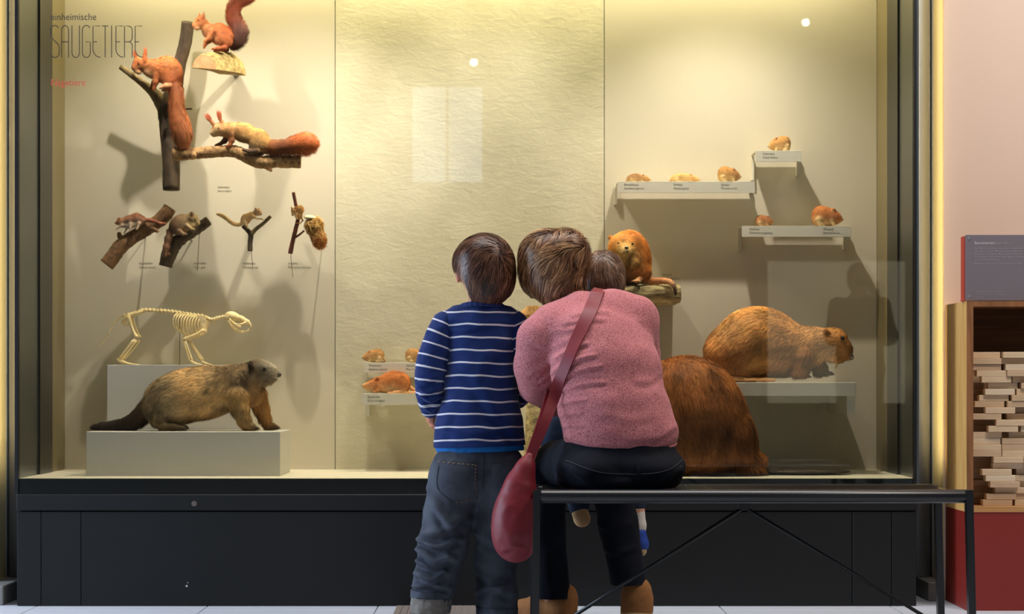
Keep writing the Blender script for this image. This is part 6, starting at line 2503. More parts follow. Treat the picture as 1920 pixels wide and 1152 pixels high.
    j.ell((898, 872, 0), (87, 52, 56), 0)
    j.ell((860, 890, -22), (48, 50, 36), 0)
    j.ell((936, 890, -22), (46, 50, 36), 0)
    j.chain([(854, 905, 0, 52), (843, 965, 0, 47), (830, 1025, 3, 45), (818, 1085, 0, 41), (809, 1120, -3, 38)], k=12)
    j.chain([(938, 905, 0, 50), (934, 975, 0, 42), (930, 1050, 3, 38), (930, 1110, 0, 38), (932, 1150, -2, 38)], k=12)
    jf = [([(800, 915), (840, 975), (885, 950)], 9, 4), ([(798, 1000), (845, 990), (875, 970)], 8, 5), ([(786, 1012), (825, 1022), (862, 1008)], 6, 5.5),
          ([(784, 1030), (815, 1048), (840, 1040)], 6, 5.5), ([(780, 1052), (820, 1058), (850, 1045)], 6, 5), ([(782, 1075), (812, 1085), (835, 1070)], 6, 4.5),
          ([(778, 1098), (805, 1094), (840, 1098)], 5, 4), ([(895, 1000), (930, 1015), (962, 1000)], 8, 3), ([(893, 1070), (920, 1085), (955, 1070)], 7, 3),
          ([(895, 1108), (925, 1100), (960, 1112)], 6, 2.5), ([(890, 930), (905, 975), (900, 1020)], 10, 3), ([(820, 950), (850, 1000), (845, 1040)], 9, 2.5)]
    _, Vj, Fj = cloth('jeans', j, 2.8, M['denim'], t, lambda V, N: 1.7 * folds(V, N, jf), top=lambda x: 838 - 0.03 * (x - 900), noise=(1.6, 0.035))
    # turned-up cuffs
    for pts, top, bot in (([(810, 1118, -3, 39), (807, 1140, -4, 39)], 1112, 1149), ([(932, 1146, -2, 39), (932, 1165, -2, 39)], 1137, 1172)):
        c = Blob(D, 4)
        c.chain([(pts[0][0], top - 8, pts[0][2], pts[0][3]), (pts[1][0], bot + 10, pts[1][2], pts[1][3] - 1)])
        cloth('cuff', c, 2.2, M['denim_cuff'], t, top=lambda x, top=top: top + 0.05 * (x - 820), bot=bot, noise=(1.8, 0.08))
        c = Blob(D, 4)
        c.chain([(pts[0][0], top - 14, pts[0][2], pts[0][3] + 1), (pts[1][0], bot, pts[1][2], pts[1][3])])
        cloth('hem', c, 2.2, M['denim'], t, top=lambda x, top=top: top - 4 + 0.05 * (x - 820), bot=lambda x, top=top: top + 9 + 0.05 * (x - 820), noise=(1.5, 0.08))
    # back pockets and seams
    pk = [(823, 862), (896, 867), (893, 930), (852, 944), (821, 914)]
    patch('back_pocket', j, (815, 900), (855, 950), D, M['denim'], t, in_poly(pk), out=2.6, step=2.6)
    surf_line('stitching', j, [(825, 865), (860, 868), (894, 870)], 0.7, D, M['thread'], t, 3.4, dash=1)
    surf_line('stitching', j, [(893, 870), (892, 900), (890, 928), (852, 941)], 0.7, D, M['thread'], t, 3.4, m=10, dash=1)
    surf_line('stitching', j, [(826, 872), (824, 912), (852, 941)], 0.6, D, M['thread_dk'], t, 3.4)
    pk = [(922, 867), (975, 864), (972, 915), (945, 938), (922, 918)]
    patch('back_pocket', j, (915, 980), (858, 942), D, M['denim'], t, in_poly(pk), out=2.6, step=2.6)
    surf_line('seam', j, [(905, 850), (906, 880), (906, 915)], 0.8, D, M['thread_dk'], t, 1.0)

    # shoes
    for x, dx in ((809, -8), (932, 2)):
        sh = Blob(D, 8)
        sh.chain([(x, yf - 24, -10, 22), (x + dx * 0.4, yf - 20, 20, 22), (x + dx, yf - 14, 70, 21), (x + dx * 1.3, yf - 11, 98, 15)])
        o, V2, F2 = cloth('shoe', sh, 2.6, M['blue_shoe'], t, bot=yf - 5)
        so = Blob(D, 4)
        so.chain([(x, yf - 6, -10, 24), (x + dx, yf - 6, 70, 23), (x + dx * 1.3, yf - 6, 98, 17)])
        o2, _, _ = cloth('sole', so, 2.6, M['sole'], o if False else t, top=yf - 7, bot=yf - 0.4)

    # hair: straight, combed round a whorl at the right of the crown
    hb = Blob(D, 14)
    hb.ell((909, 496, -2), (53, 55, 55), 0)
    hb.ell((912, 525, -16), (48, 40, 42), 0)
    hb.ell((912, 548, -20), (36, 24, 26), 0)
    hb.ell((905, 478, 30), (48, 36, 36), 0)
    hb.ell((948, 520, 2), (13, 34, 24), 0, k=10)
    hb.ell((866, 492, 10), (13, 22, 28), 0, k=10)
    V, Fc = hb.mesh(2.4)
    V = clamp_y(V, bot=lambda x: np.where(x < 884, 512 + np.clip(x - 864, 0, 30) * 2.6, 570) - np.clip((x - 930) * 0.35, 0, 30))
    col = np.tile(np.array(lin((52, 33, 24))[:3]), (len(V), 1))
    hm = mesh_obj('hair', Wa(V, D), Fc, M['scalp'], t, smooth=True, col=col)
    wh = np.array([940, 478, -42.0])

    def flow(P, N):
        a = P - wh
        r = np.linalg.norm(a, axis=1, keepdims=True)
        a = a / (r + 1e-6)
        tang = np.cross(N, a)
        sw = np.exp(-r / 26)
        down = np.array([0, 1.0, 0])
        w = np.clip((r - 20) / 70, 0, 1)
        return a * (1 - 0.55 * w) + tang * sw * 0.8 + down * w * 1.0
    comb_hair('hair_strands', hb, V, Fc, 15000, 5, flow, 5.5, 5, 1.2, [(42, 24, 16), (78, 46, 30), (108, 68, 46), (144, 102, 76)], hm, off=3.4,
              mask=lambda P: ~((P[:, 2] > 25) & (P[:, 1] > 490)) & (P[:, 1] < 562) & ~((P[:, 0] < 884) & (P[:, 1] > 494 + np.clip(P[:, 0] - 862, 0, 30) * 2.4)), cl_amp=0.35, cl_scale=0.07)
    return t


boy()


# ================================================================== the woman on the bench
def woman():
    D = 5.42
    t = thing('person', 'woman in a pink flecked top and dark jeans, seated on the bench leaning forward', 'person', (W(1150, 0, D)[0], D, 0))
    seat = CY + (H - 0.43) * F / D
    b = Blob(D, 16)
    hc = np.array(pc(1043, 503, 158))
    look = unit((-0.42, 0.35, 0.84))
    pt = head(b, hc, 52, look, up=(-0.35, -1, -0.3))
    b.chain([pq(1052, 540, 138, 28), pq(1082, 575, 102, 29)], SKIN, fl=0)
    b.ell(pc(1118, 640, 60), (86, 56, 44), 0, SKIN, fl=0)
    b.ell((1140, 700, 25), (95, 85, 62), 0, SKIN, fl=0)
    b.ell((1155, 780, 12), (90, 76, 60), 0, SKIN, fl=0)
    b.ell((1160, 856, 8), (98, 46, 64), 0, SKIN, fl=0)
    b.chain([pq(1018, 628, 70, 34), pq(1008, 715, 110, 30), (1075, 752, 250, 22)], SKIN, fl=0)
    b.chain([pq(1192, 614, 74, 30), pq(1196, 700, 130, 26), (1160, 762, 270, 20)], SKIN, fl=0)
    hand(b, (1075, 752, 252), (0.75, 0.0, 0.6), (0.4, 0, -0.8), 62, 1, 0.6)
    hand(b, (1158, 764, 272), (-0.85, 0.0, 0.4), (0, 0, -1), 62, -1, 0.6)
    kl, kr = pc(1022, 905, 265), pc(1146, 900, 270)
    al, ar = pc(1036, 1118, 275), pc(1184, 1090, 290)
    b.chain([(1100, 868, 20, 46), (*kl, 34), (*al, 20)], SKIN, fl=0)
    b.chain([(1200, 868, 20, 46), (*kr, 34), (*ar, 20)], SKIN, fl=0)
    body('body', b, 3.4, M['skin'], t, tau=2)
    head_eyes(t, pt, 52, D)

    # top
    s = Blob(D, 26)
    s.ell((1166, 815, 4), (108, 62, 80), -3)
    s.ell((1152, 765, 10), (106, 74, 78), 0)
    s.ell((1138, 695, 26), (106, 84, 76), 0)
    s.ell(pc(1122, 632, 52), (100, 62, 66), 4)
    s.chain([pq(1098, 588, 88, 38), pq(1150, 586, 76, 38), pq(1194, 592, 70, 37)])
    s.chain([pq(1080, 586, 95, 34), pq(1040, 612, 78, 38), pq(1015, 636, 72, 42)])
    s.chain([pq(1013, 640, 72, 44), pq(1008, 690, 92, 42), pq(1010, 722, 112, 36), (1045, 752, 190, 29), (1080, 755, 250, 24)], k=14)
    s.chain([pq(1194, 608, 72, 41), pq(1200, 668, 105, 36), (1204, 726, 160, 32), (1165, 765, 268, 24)], k=14)
    ff = [([(1012, 705), (1040, 675), (1070, 655), (1098, 645)], 4.5, 4.4), ([(1016, 716), (1050, 690), (1085, 674), (1112, 668)], 4.2, 4.6),
          ([(1020, 730), (1055, 708), (1092, 694), (1124, 688)], 4, 4.2), ([(1026, 748), (1062, 730), (1100, 720), (1130, 718)], 4, 3.8),
          ([(1030, 768), (1060, 756), (1095, 750)], 3.6, 3.2), ([(1036, 786), (1060, 778), (1086, 776)], 3.6, 3.0),
          ([(1042, 804), (1066, 798), (1090, 798)], 3.6, 2.6), ([(1075, 592), (1105, 584), (1140, 584)], 5, 2.6), ([(1060, 606), (1095, 600), (1130, 600)], 5, 2.6),
          ([(1040, 622), (1075, 618), (1100, 612)], 5, 2.2), ([(976, 668), (1000, 672), (1025, 664)], 5, 2.4), ([(1000, 640), (1030, 652), (1060, 640)], 6, 2.6),
          ([(1000, 700), (1020, 690), (1036, 668)], 6, 4.0), ([(1240, 700), (1215, 715), (1190, 716)], 7, 2.4), ([(1205, 600), (1222, 640), (1236, 690)], 8, 2.2),
          ([(1262, 800), (1230, 818), (1180, 824)], 7, 3.0), ([(1055, 832), (1090, 842), (1150, 846)], 5, 3.6), ([(1062, 820), (1110, 832), (1170, 834)], 5, 2.6),
          ([(1130, 776), (1175, 784), (1215, 780)], 10, 1.6)]
    V, Fc = s.mesh(2.8)
    hemf = lambda x: 836 + 26 * np.exp(-((x - 1165) / 72.0) ** 2)
    _, Vs, Fs = cloth('top', s, 2.8, M['melange'], t, lambda V, N: 0.62 * folds(V, N, ff), top=lambda x: np.where(x < 1075, 0, 538), bot=hemf, noise=(1.5, 0.022))
    # turned hem
    hl = [(x, float(hemf(x)) - 5) for x in np.linspace(1062, 1272, 24)]
    P, N = on_surface(s, np.array(hl), out=0.6)
    V, Fc = tube_vf(Wa(P, D), 2.6 * D / F, 6)
    mesh_obj('hem', V, Fc, M['melange'], t, smooth=True)

    # jeans
    j = Blob(D, 20)
    j.ell((1161, 872, 4), (121, 42, 84), 0)
    j.ell((1163, 838, 6), (104, 50, 74), 0)
    j.ell((1158, 900, 0), (116, 30, 84), 0, k=12)
    j.ell((1110, 880, -20), (62, 38, 66), 0)
    j.ell((1215, 880, -20), (64, 38, 66), 0)
    j.chain([(1095, 866, 20, 54), (*pc(1048, 878, 160), 50), (*kl, 44)], k=16)
    j.chain([(1205, 866, 20, 54), (*pc(1160, 876, 160), 48), (*kr, 44)], k=16)
    j.chain([(*kl, 43), (*pc(1024, 990, 268), 37), (*pc(1036, 1140, 272), 38)], k=14)
    j.chain([(*kr, 42), (*pc(1160, 985, 280), 38), (*pc(1182, 1112, 288), 36)], k=14)
    jf = [([(1060, 872), (1110, 905), (1170, 912)], 8, 2.5), ([(1270, 880), (1230, 905), (1190, 912)], 8, 2.5), ([(1012, 880), (1030, 900), (1050, 905)], 6, 3),
          ([(1130, 1000), (1160, 1012), (1195, 1000)], 7, 2.5), ([(1140, 1050), (1170, 1060), (1205, 1050)], 7, 2.5)]
    cloth('jeans', j, 3.0, M['denim_dark'], t, lambda V, N: folds(V, N, jf), top=818, bot=lambda x: np.where(x < 1110, pc(0, 1121, 272)[1], np.where(x < 1245, pc(0, 1096, 288)[1] + (x - 1190) * -0.05, 1e4)), noise=(1.4, 0.03), post=lambda V: np.column_stack([V[:, 0], np.where(V[:, 2] < 118, np.minimum(V[:, 1], 914), V[:, 1]), V[:, 2]]))
    surf_line('stitching', j, [(1068, 880), (1090, 898), (1130, 912), (1172, 916)], 0.6, D, M['thread_dk'], t, 1.2)
    surf_line('stitching', j, [(1272, 872), (1245, 898), (1210, 910), (1180, 916)], 0.6, D, M['thread_dk'], t, 1.2)
    surf_line('waistband', j, [(1060, 862), (1120, 882), (1180, 886), (1240, 880), (1276, 862)], 0.7, D, M['thread_dk'], t, 1.2)
    patch('belt_loop', j, (1186, 1198), (862, 888), D, M['denim_dark'], t, lambda x, y: (x > 1187) & (x < 1198), out=2.6, step=2.0)

    # boots: right seen from the heel, left turned outwards
    Db = D + 290 * D / F
    yfl = CY + H * F / D          # floor on the modelling plane
    for nm, x, dvec in (('boot', pc(1194, 0, 290)[0], (0.05, 0, 1)), ('boot', pc(1052, 0, 280)[0], (-0.85, 0, 0.5))):
        dv = unit(dvec)
        base = np.array([x, yfl, 290 if dvec[0] > 0 else 280], float)

        def p(a, h, s=dv, base=base):
            q = base + s * a
            q[1] -= h
            return tuple(q)
        bo = Blob(D, 10)
        up = 66 if dvec[0] > 0 else 46
        bo.chain([(*p(-4, up), 29), (*p(-2, 50), 31), (*p(0, 28), 31)])
        bo.chain([(*p(0, 28), 30), (*p(50, 24), 30), (*p(90, 20), 24)])
        o, V2, F2 = cloth(nm, bo, 2.8, M['suede'], t, bot=yfl - 14, noise=(0.8, 0.05))
        so = Blob(D, 5)
        so.chain([(*p(-2, 10), 33), (*p(52, 10), 32), (*p(92, 10), 26)])
        cloth('boot_sole', so, 2.8, M['sole'], t, top=yfl - 26 if dvec[0] > 0 else yfl - 16, bot=yfl - 0.4)
        if dvec[0] < 0:
            tg = Blob(D, 4)
            tg.chain([(*p(36, 52), 12), (*p(60, 44), 10)])
            cloth('boot_tongue', tg, 2.2, M['suede_lt'], t)
            V, Fc = ptube_vf([(*p(44, 60), 2.0), (*p(52, 68), 2.0), (*p(58, 60), 2.0)], D, 4, 7)
            mesh_obj('boot_lace', V, Fc, M['thread_dk'], t, smooth=True)

    # hair: layered and wavy
    hb = Blob(D, 16)
    hb.ell(pc(1040, 498, 150), (56, 56, 62), 10)
    hb.ell(pc(1066, 472, 140), (33, 36, 46), -20)
    hb.ell(pc(1048, 532, 126), (42, 34, 36), -10)
    hb.ell(pc(1008, 510, 160), (24, 38, 44), 10)
    hb.ell(pc(1020, 474, 150), (38, 34, 44), -10)
    hb.ell(pc(1060, 552, 118), (28, 18, 22), -15)
    V, Fc = hb.mesh(2.6)
    V = V + vnormals(V, Fc) * (3.0 * np.sin(vnoise(V, 0.035, 3) * 9))[:, None]
    col = np.tile(np.array(lin((64, 43, 31))[:3]), (len(V), 1))
    hm = mesh_obj('hair', Wa(V, D), Fc, M['scalp'], t, smooth=True, col=col)
    cr = np.array(pc(1080, 458, 130))

    def flow(P, N):
        a = P - cr
        r = np.linalg.norm(a, axis=1, keepdims=True)
        a = a / (r + 1e-6)
        w = np.clip((r - 20) / 90, 0, 1)
        wave = np.sin(P[:, 1] * 0.10 + P[:, 0] * 0.05)[:, None]
        side = np.cross(N, a)
        return a + np.array([-0.15, 0.75, 0]) * w + side * wave * 0.55
    comb_hair('hair_strands', hb, V, Fc, 19000, 6, flow, 6.0, 6, 1.25, [(48, 28, 18), (92, 58, 36), (132, 88, 56), (174, 126, 84), (222, 176, 130)], hm, off=7.0,
              mask=lambda P: ~((P[:, 2] > 185) & (P[:, 1] > 480)), cl_amp=0.55, cl_scale=0.055, lift=0.4)

    # crimson shoulder bag
    Dg = 5.36
    bag = thing('shoulder_bag', 'crimson leather shoulder bag hanging beside the bench leg', 'bag', W(968, 1050, Dg))
    bb = Blob(Dg, 34)
    bb.ell((964, 985, 0), (40, 62, 34), 4)
    bb.ell((970, 1010, 0), (32, 38, 32), 0)
    bb.ell((972, 930, 0), (31, 58, 26), 12)
    bb.chain([(977, 905, 0, 20), (987, 874, 0, 11), (994, 856, 0, 7)], k=20)
    bf = [([(952, 950), (948, 985), (955, 1020)], 10, 2.2), ([(945, 1030), (965, 1024), (990, 1030)], 6, 2.2)]
    cloth('bag_body', bb, 2.2, M['leather'], bag, lambda V, N: folds(V, N, bf), noise=(1.0, 0.04))
    # strap across the back
    line = smooth_path([(1124, 549), (1112, 575), (1096, 608), (1079, 644), (1063, 682), (1049, 718)], 12)[:, :2]
    P, N = on_surface(s, line, out=3.4)
    tail = smooth_path([tuple(P[-1]), (1037, 750, P[-1][2] * 0.75 - 8), (1024, 785, -34), (1010, 822, -40), (995, 858, -42)], 6)[1:]
    over = np.array([[1128, 541.0, P[0][2] + 18], [1132, 538, P[0][2] + 42], [1134, 544, P[0][2] + 70], [1134, 575, P[0][2] + 84]])[::-1]
    C = np.concatenate([over, P, tail])
    sides = np.concatenate([np.tile([[1, 0.3, 0.1]], (len(over), 1)), np.cross(np.gradient(P, axis=0), N), np.tile([[0.9, 0.35, 0.0]], (len(tail), 1))])
    sides[:len(over)] *= np.sign((sides[:len(over)] @ sides[len(over)]))[:, None]
    sg = np.sign((sides[len(over) + len(P):] @ sides[len(over) + len(P) - 1]))
    sides[len(over) + len(P):] *= sg[:, None]
    for _ in range(14):
        sides /= np.linalg.norm(sides, axis=1, keepdims=True)
        sides[1:-1] = (sides[:-2] + sides[1:-1] * 2 + sides[2:]) / 4
    for _ in range(6):
        C[5:-1] = (C[4:-2] + C[5:-1] * 2 + C[6:]) / 4
    width = np.concatenate([np.full(len(over), 27), np.linspace(27, 24, len(P)), np.linspace(24, 13, len(tail))])
    V, Fc = ribbon_vf(C, sides, width, 1.3, D)
    mesh_obj('strap', V, Fc, M['leather'], bag)
    C = smooth_path([(992, 860, -42), (1005, 826, -20), (1020, 785, 10), (1034, 745, 60), (1048, 712, 130), (1090, 640, 168), (1126, 585, 140)], 6)
    V, Fc = ribbon_vf(C, np.tile([[0.8, 0.45, 0.2]], (len(C), 1)), np.linspace(20, 24, len(C)), 1.3, D)
    mesh_obj('strap', V, Fc, M['leather'], bag)
    return s


woman()


# ================================================================== the toddler on her lap
def toddler():
    D = 5.80
    t = thing('person', 'brown-haired toddler sitting on the lap of the woman in pink, mostly hidden', 'person', (W(1135, 0, D)[0], D, zat(905, D)))
    b = Blob(D, 10)
    pt = head(b, (1130, 520, 0), 36, (0.1, 0.1, 1))
    b.chain([(1130, 552, 0, 18), (1130, 580, 0, 20)], SKIN, fl=0)
    b.ell((1130, 650, 0), (42, 62, 30), 0, SKIN, fl=0)
    b.ell((1132, 740, 0), (46, 66, 34), 0, SKIN, fl=0)
    b.chain([(1090, 605, 0, 15), (1078, 670, 20, 12), (1090, 715, 50, 8)], SKIN, fl=0)
    b.chain([(1170, 605, 0, 15), (1182, 670, 20, 12), (1172, 715, 50, 8)], SKIN, fl=0)
    hand(b, (1090, 717, 52), (0.2, 0.6, 0.7), (0.8, 0, 0), 32, 1, 0.5)
    hand(b, (1172, 717, 52), (-0.2, 0.6, 0.7), (-0.8, 0, 0), 32, -1, 0.5)
    b.chain([(1108, 790, 0, 28), (1046, 812, 30, 28), (1070, 860, 60, 20), (1089, 940, 66, 13), (1090, 964, 64, 9)], SKIN, fl=0)
    b.chain([(1160, 800, 0, 30), (1198, 850, 60, 22), (1198, 960, 64, 13), (1204, 1020, 60, 10)], SKIN, fl=0)
    body('body', b, 2.4, M['skin'], t, tau=2)
    head_eyes(t, pt, 36, D)
    s = Blob(D, 12)
    s.ell((1130, 650, 0), (48, 68, 35), 0)
    s.ell((1132, 745, 0), (52, 74, 40), 0)
    s.chain([(1092, 605, 0, 19), (1078, 668, 20, 16), (1088, 705, 44, 12)])
    s.chain([(1168, 605, 0, 19), (1182, 668, 20, 16), (1174, 705, 44, 12)])
    cloth('jumper', s, 2.8, mat_plain('grey_blue_knit', (70, 84, 110), 0.9, var=0.2, scale=200), t, top=582, noise=(1, 0.04))
    j = Blob(D, 10)
    j.ell((1134, 808, 0), (58, 36, 46), 0)
    j.chain([(1108, 790, 4, 36), (1046, 812, 30, 38), (1070, 860, 60, 28), (1088, 950, 68, 19), (1088, 964, 66, 17)])
    j.chain([(1160, 806, 4, 33), (1198, 850, 62, 26), (1198, 930, 68, 19), (1198, 952, 66, 18)])
    cloth('jeans', j, 2.4, M['denim_mid'], t, noise=(1, 0.05), bot=lambda x: np.where(x < 1140, 966, 958))
    # feet: one tan shoe tip seen on the left, sock and blue shoe on the right
    f = Blob(D, 6)
    f.chain([(1090, 966, 62, 16), (1094, 978, 70, 15), (1096, 982, 96, 12)])
    cloth('shoe', f, 1.8, M['suede_lt'], t)
    f = Blob(D, 6)
    f.chain([(1199, 966, 64, 15), (1202, 990, 63, 13.5), (1203, 1008, 62, 12)])
    cloth('sock', f, 1.8, M['sock'], t)
    f = Blob(D, 6)
    f.chain([(1202, 1005, 60, 14), (1206, 1026, 60, 14), (1207, 1030, 84, 12), (1207, 1034, 98, 10)])
    o, _, _ = cloth('shoe', f, 1.8, M['blue_shoe'], t)
    f = Blob(D, 4)
    f.chain([(1206, 1038, 58, 11), (1208, 1041, 98, 10)])
    cloth('shoe_sole', f, 1.8, M['sole'], t)
    hb = Blob(D, 10)
    hb.ell((1130, 514, -2), (40, 43, 42), 0)
    hb.ell((1132, 535, -12), (37, 26, 30), 0)
    V, Fc = hb.mesh(2.2)
    V = clamp_y(V, bot=562)
    col = np.tile(np.array(lin((96, 72, 58))[:3]), (len(V), 1))
    hm = mesh_obj('hair', Wa(V, D), Fc, M['scalp'], t, smooth=True, col=col)
    wh = np.array([1125, 484, -30.0])

    def flow(P, N):
        a = P - wh
        a /= (np.linalg.norm(a, axis=1, keepdims=True) + 1e-6)
        return a + np.array([0.1, 0.6, 0])
    comb_hair('hair_strands', hb, V, Fc, 8000, 8, flow, 4.5, 5, 1.0, [(78, 54, 40), (112, 80, 60), (142, 108, 84), (180, 148, 122)], hm, off=2.0,
              mask=lambda P: ~((P[:, 2] > 20) & (P[:, 1] > 505)) & (P[:, 1] < 556), cl_amp=0.4, cl_scale=0.09)


toddler()
# ================================================================== bench
def bench():
    D0, D1 = 5.20, 5.60
    zt = 0.438
    x0, x1 = (1001 - CX) * D0 / F, (1824 - CX) * D0 / F
    t = thing('bench', 'black metal bench with mesh seat in front of the display case', 'bench', ((x0 + x1) / 2, (D0 + D1) / 2, 0))
    bm = M['bench'] = mat_plain('black_powder_coat', (20, 20, 23), 0.32, spec=0.6)

    def rail(y, zc, ry, rz, xa, xb):
        V, Fc = tube_vf([(xa, y, zc), (xa + 0.01, y, zc), (xb - 0.01, y, zc), (xb, y, zc)], [rz * 0.8, rz, rz, rz * 0.8], 18)
        V[:, 1] = y + (V[:, 1] - y) * (ry / rz)
        return V, Fc
    zc = zat(932, D0)
    V, Fc = rail(D0 + 0.02, zc, 0.022, 0.0185, x0 + 0.012, x1 - 0.01)
    mesh_obj('front_rail', V, Fc, bm, t, smooth=True)
    V, Fc = rail(D1 - 0.02, zc - 0.002, 0.022, 0.0165, x0 + 0.012, x1 - 0.012)
    mesh_obj('back_rail', V, Fc, bm, t, smooth=True)
    # legs: flat bars, splayed a little; feet joined along the floor at each end
    for x, nm in ((x0 + 0.008, 'l'), (x1 - 0.008, 'r')):
        for y in (D0 + 0.012, D1 - 0.012):
            sp = 0.010 if nm == 'r' else -0.004
            V, Fc = box_vf(-0.0095, 0.0095, -0.012, 0.012, 0, 1)
            V = np.array([[x + v[0] + sp * (1 - v[2]), y + v[1], v[2] * (zc + (0.018 if y < 5.4 else 0.0)) + (1 - v[2]) * 0.0] for v in V])
            mesh_obj('leg', V, Fc, bm, t)
        box('foot_bar', x - 0.0095 + sp, x + 0.0095 + sp, D0 + 0.0245, D1 - 0.0245, 0.0, 0.022, bm, t)
        box('end_bar', x - 0.0085, x + 0.0085, D0 + 0.03, D1 - 0.03, zc - 0.014, zc + 0.004, bm, t)
    # diagonal braces in the middle plane
    ym = (D0 + D1) / 2
    ap = (x0 + x1) / 2
    for xe in (x0 + 0.03, x1 + 0.0):
        V, Fc = tube_vf([(ap, ym, zat(951, ym)), ((ap + xe) / 2, ym, (zat(951, ym) + 0.02) / 2), (xe, ym, 0.02)], 0.0055, 8)
        mesh_obj('brace', V, Fc, bm, t, smooth=True)
    box('brace_clamp', ap - 0.02, ap + 0.02, ym - 0.012, ym + 0.012, zat(951, ym) - 0.006, zc + 0.001, bm, t, bev=0.002)
    # woven wire seat, slightly hollow
    parts = []
    n = 230
    for i in range(n):
        x = x0 + 0.03 + (x1 - x0 - 0.06) * i / (n - 1)
        pts = [(x, D0 + 0.03 + (D1 - D0 - 0.06) * u, zc + 0.013 - 0.010 * math.sin(math.pi * u)) for u in (0, 0.25, 0.5, 0.75, 1)]
        parts.append(tube_vf(pts, 0.0014, 4, cap=False))
    for q in range(24):
        u = q / 23
        y = D0 + 0.03 + (D1 - D0 - 0.06) * u
        z = zc + 0.011 - 0.010 * math.sin(math.pi * u)
        parts.append(tube_vf([(x0 + 0.03, y, z), (x1 - 0.03, y, z)], 0.0014, 4, cap=False))
    V, Fc = join_vf(parts)
    o = mesh_obj('seat_mesh', V, Fc, bm, t)
    o['kind'] = 'stuff'
    V, Fc = box_vf(x0 + 0.03, x1 - 0.03, D0 + 0.03, D1 - 0.03, zc - 0.006, zc - 0.003)
    mesh_obj('seat_pan', V, Fc, bm, t)


bench()


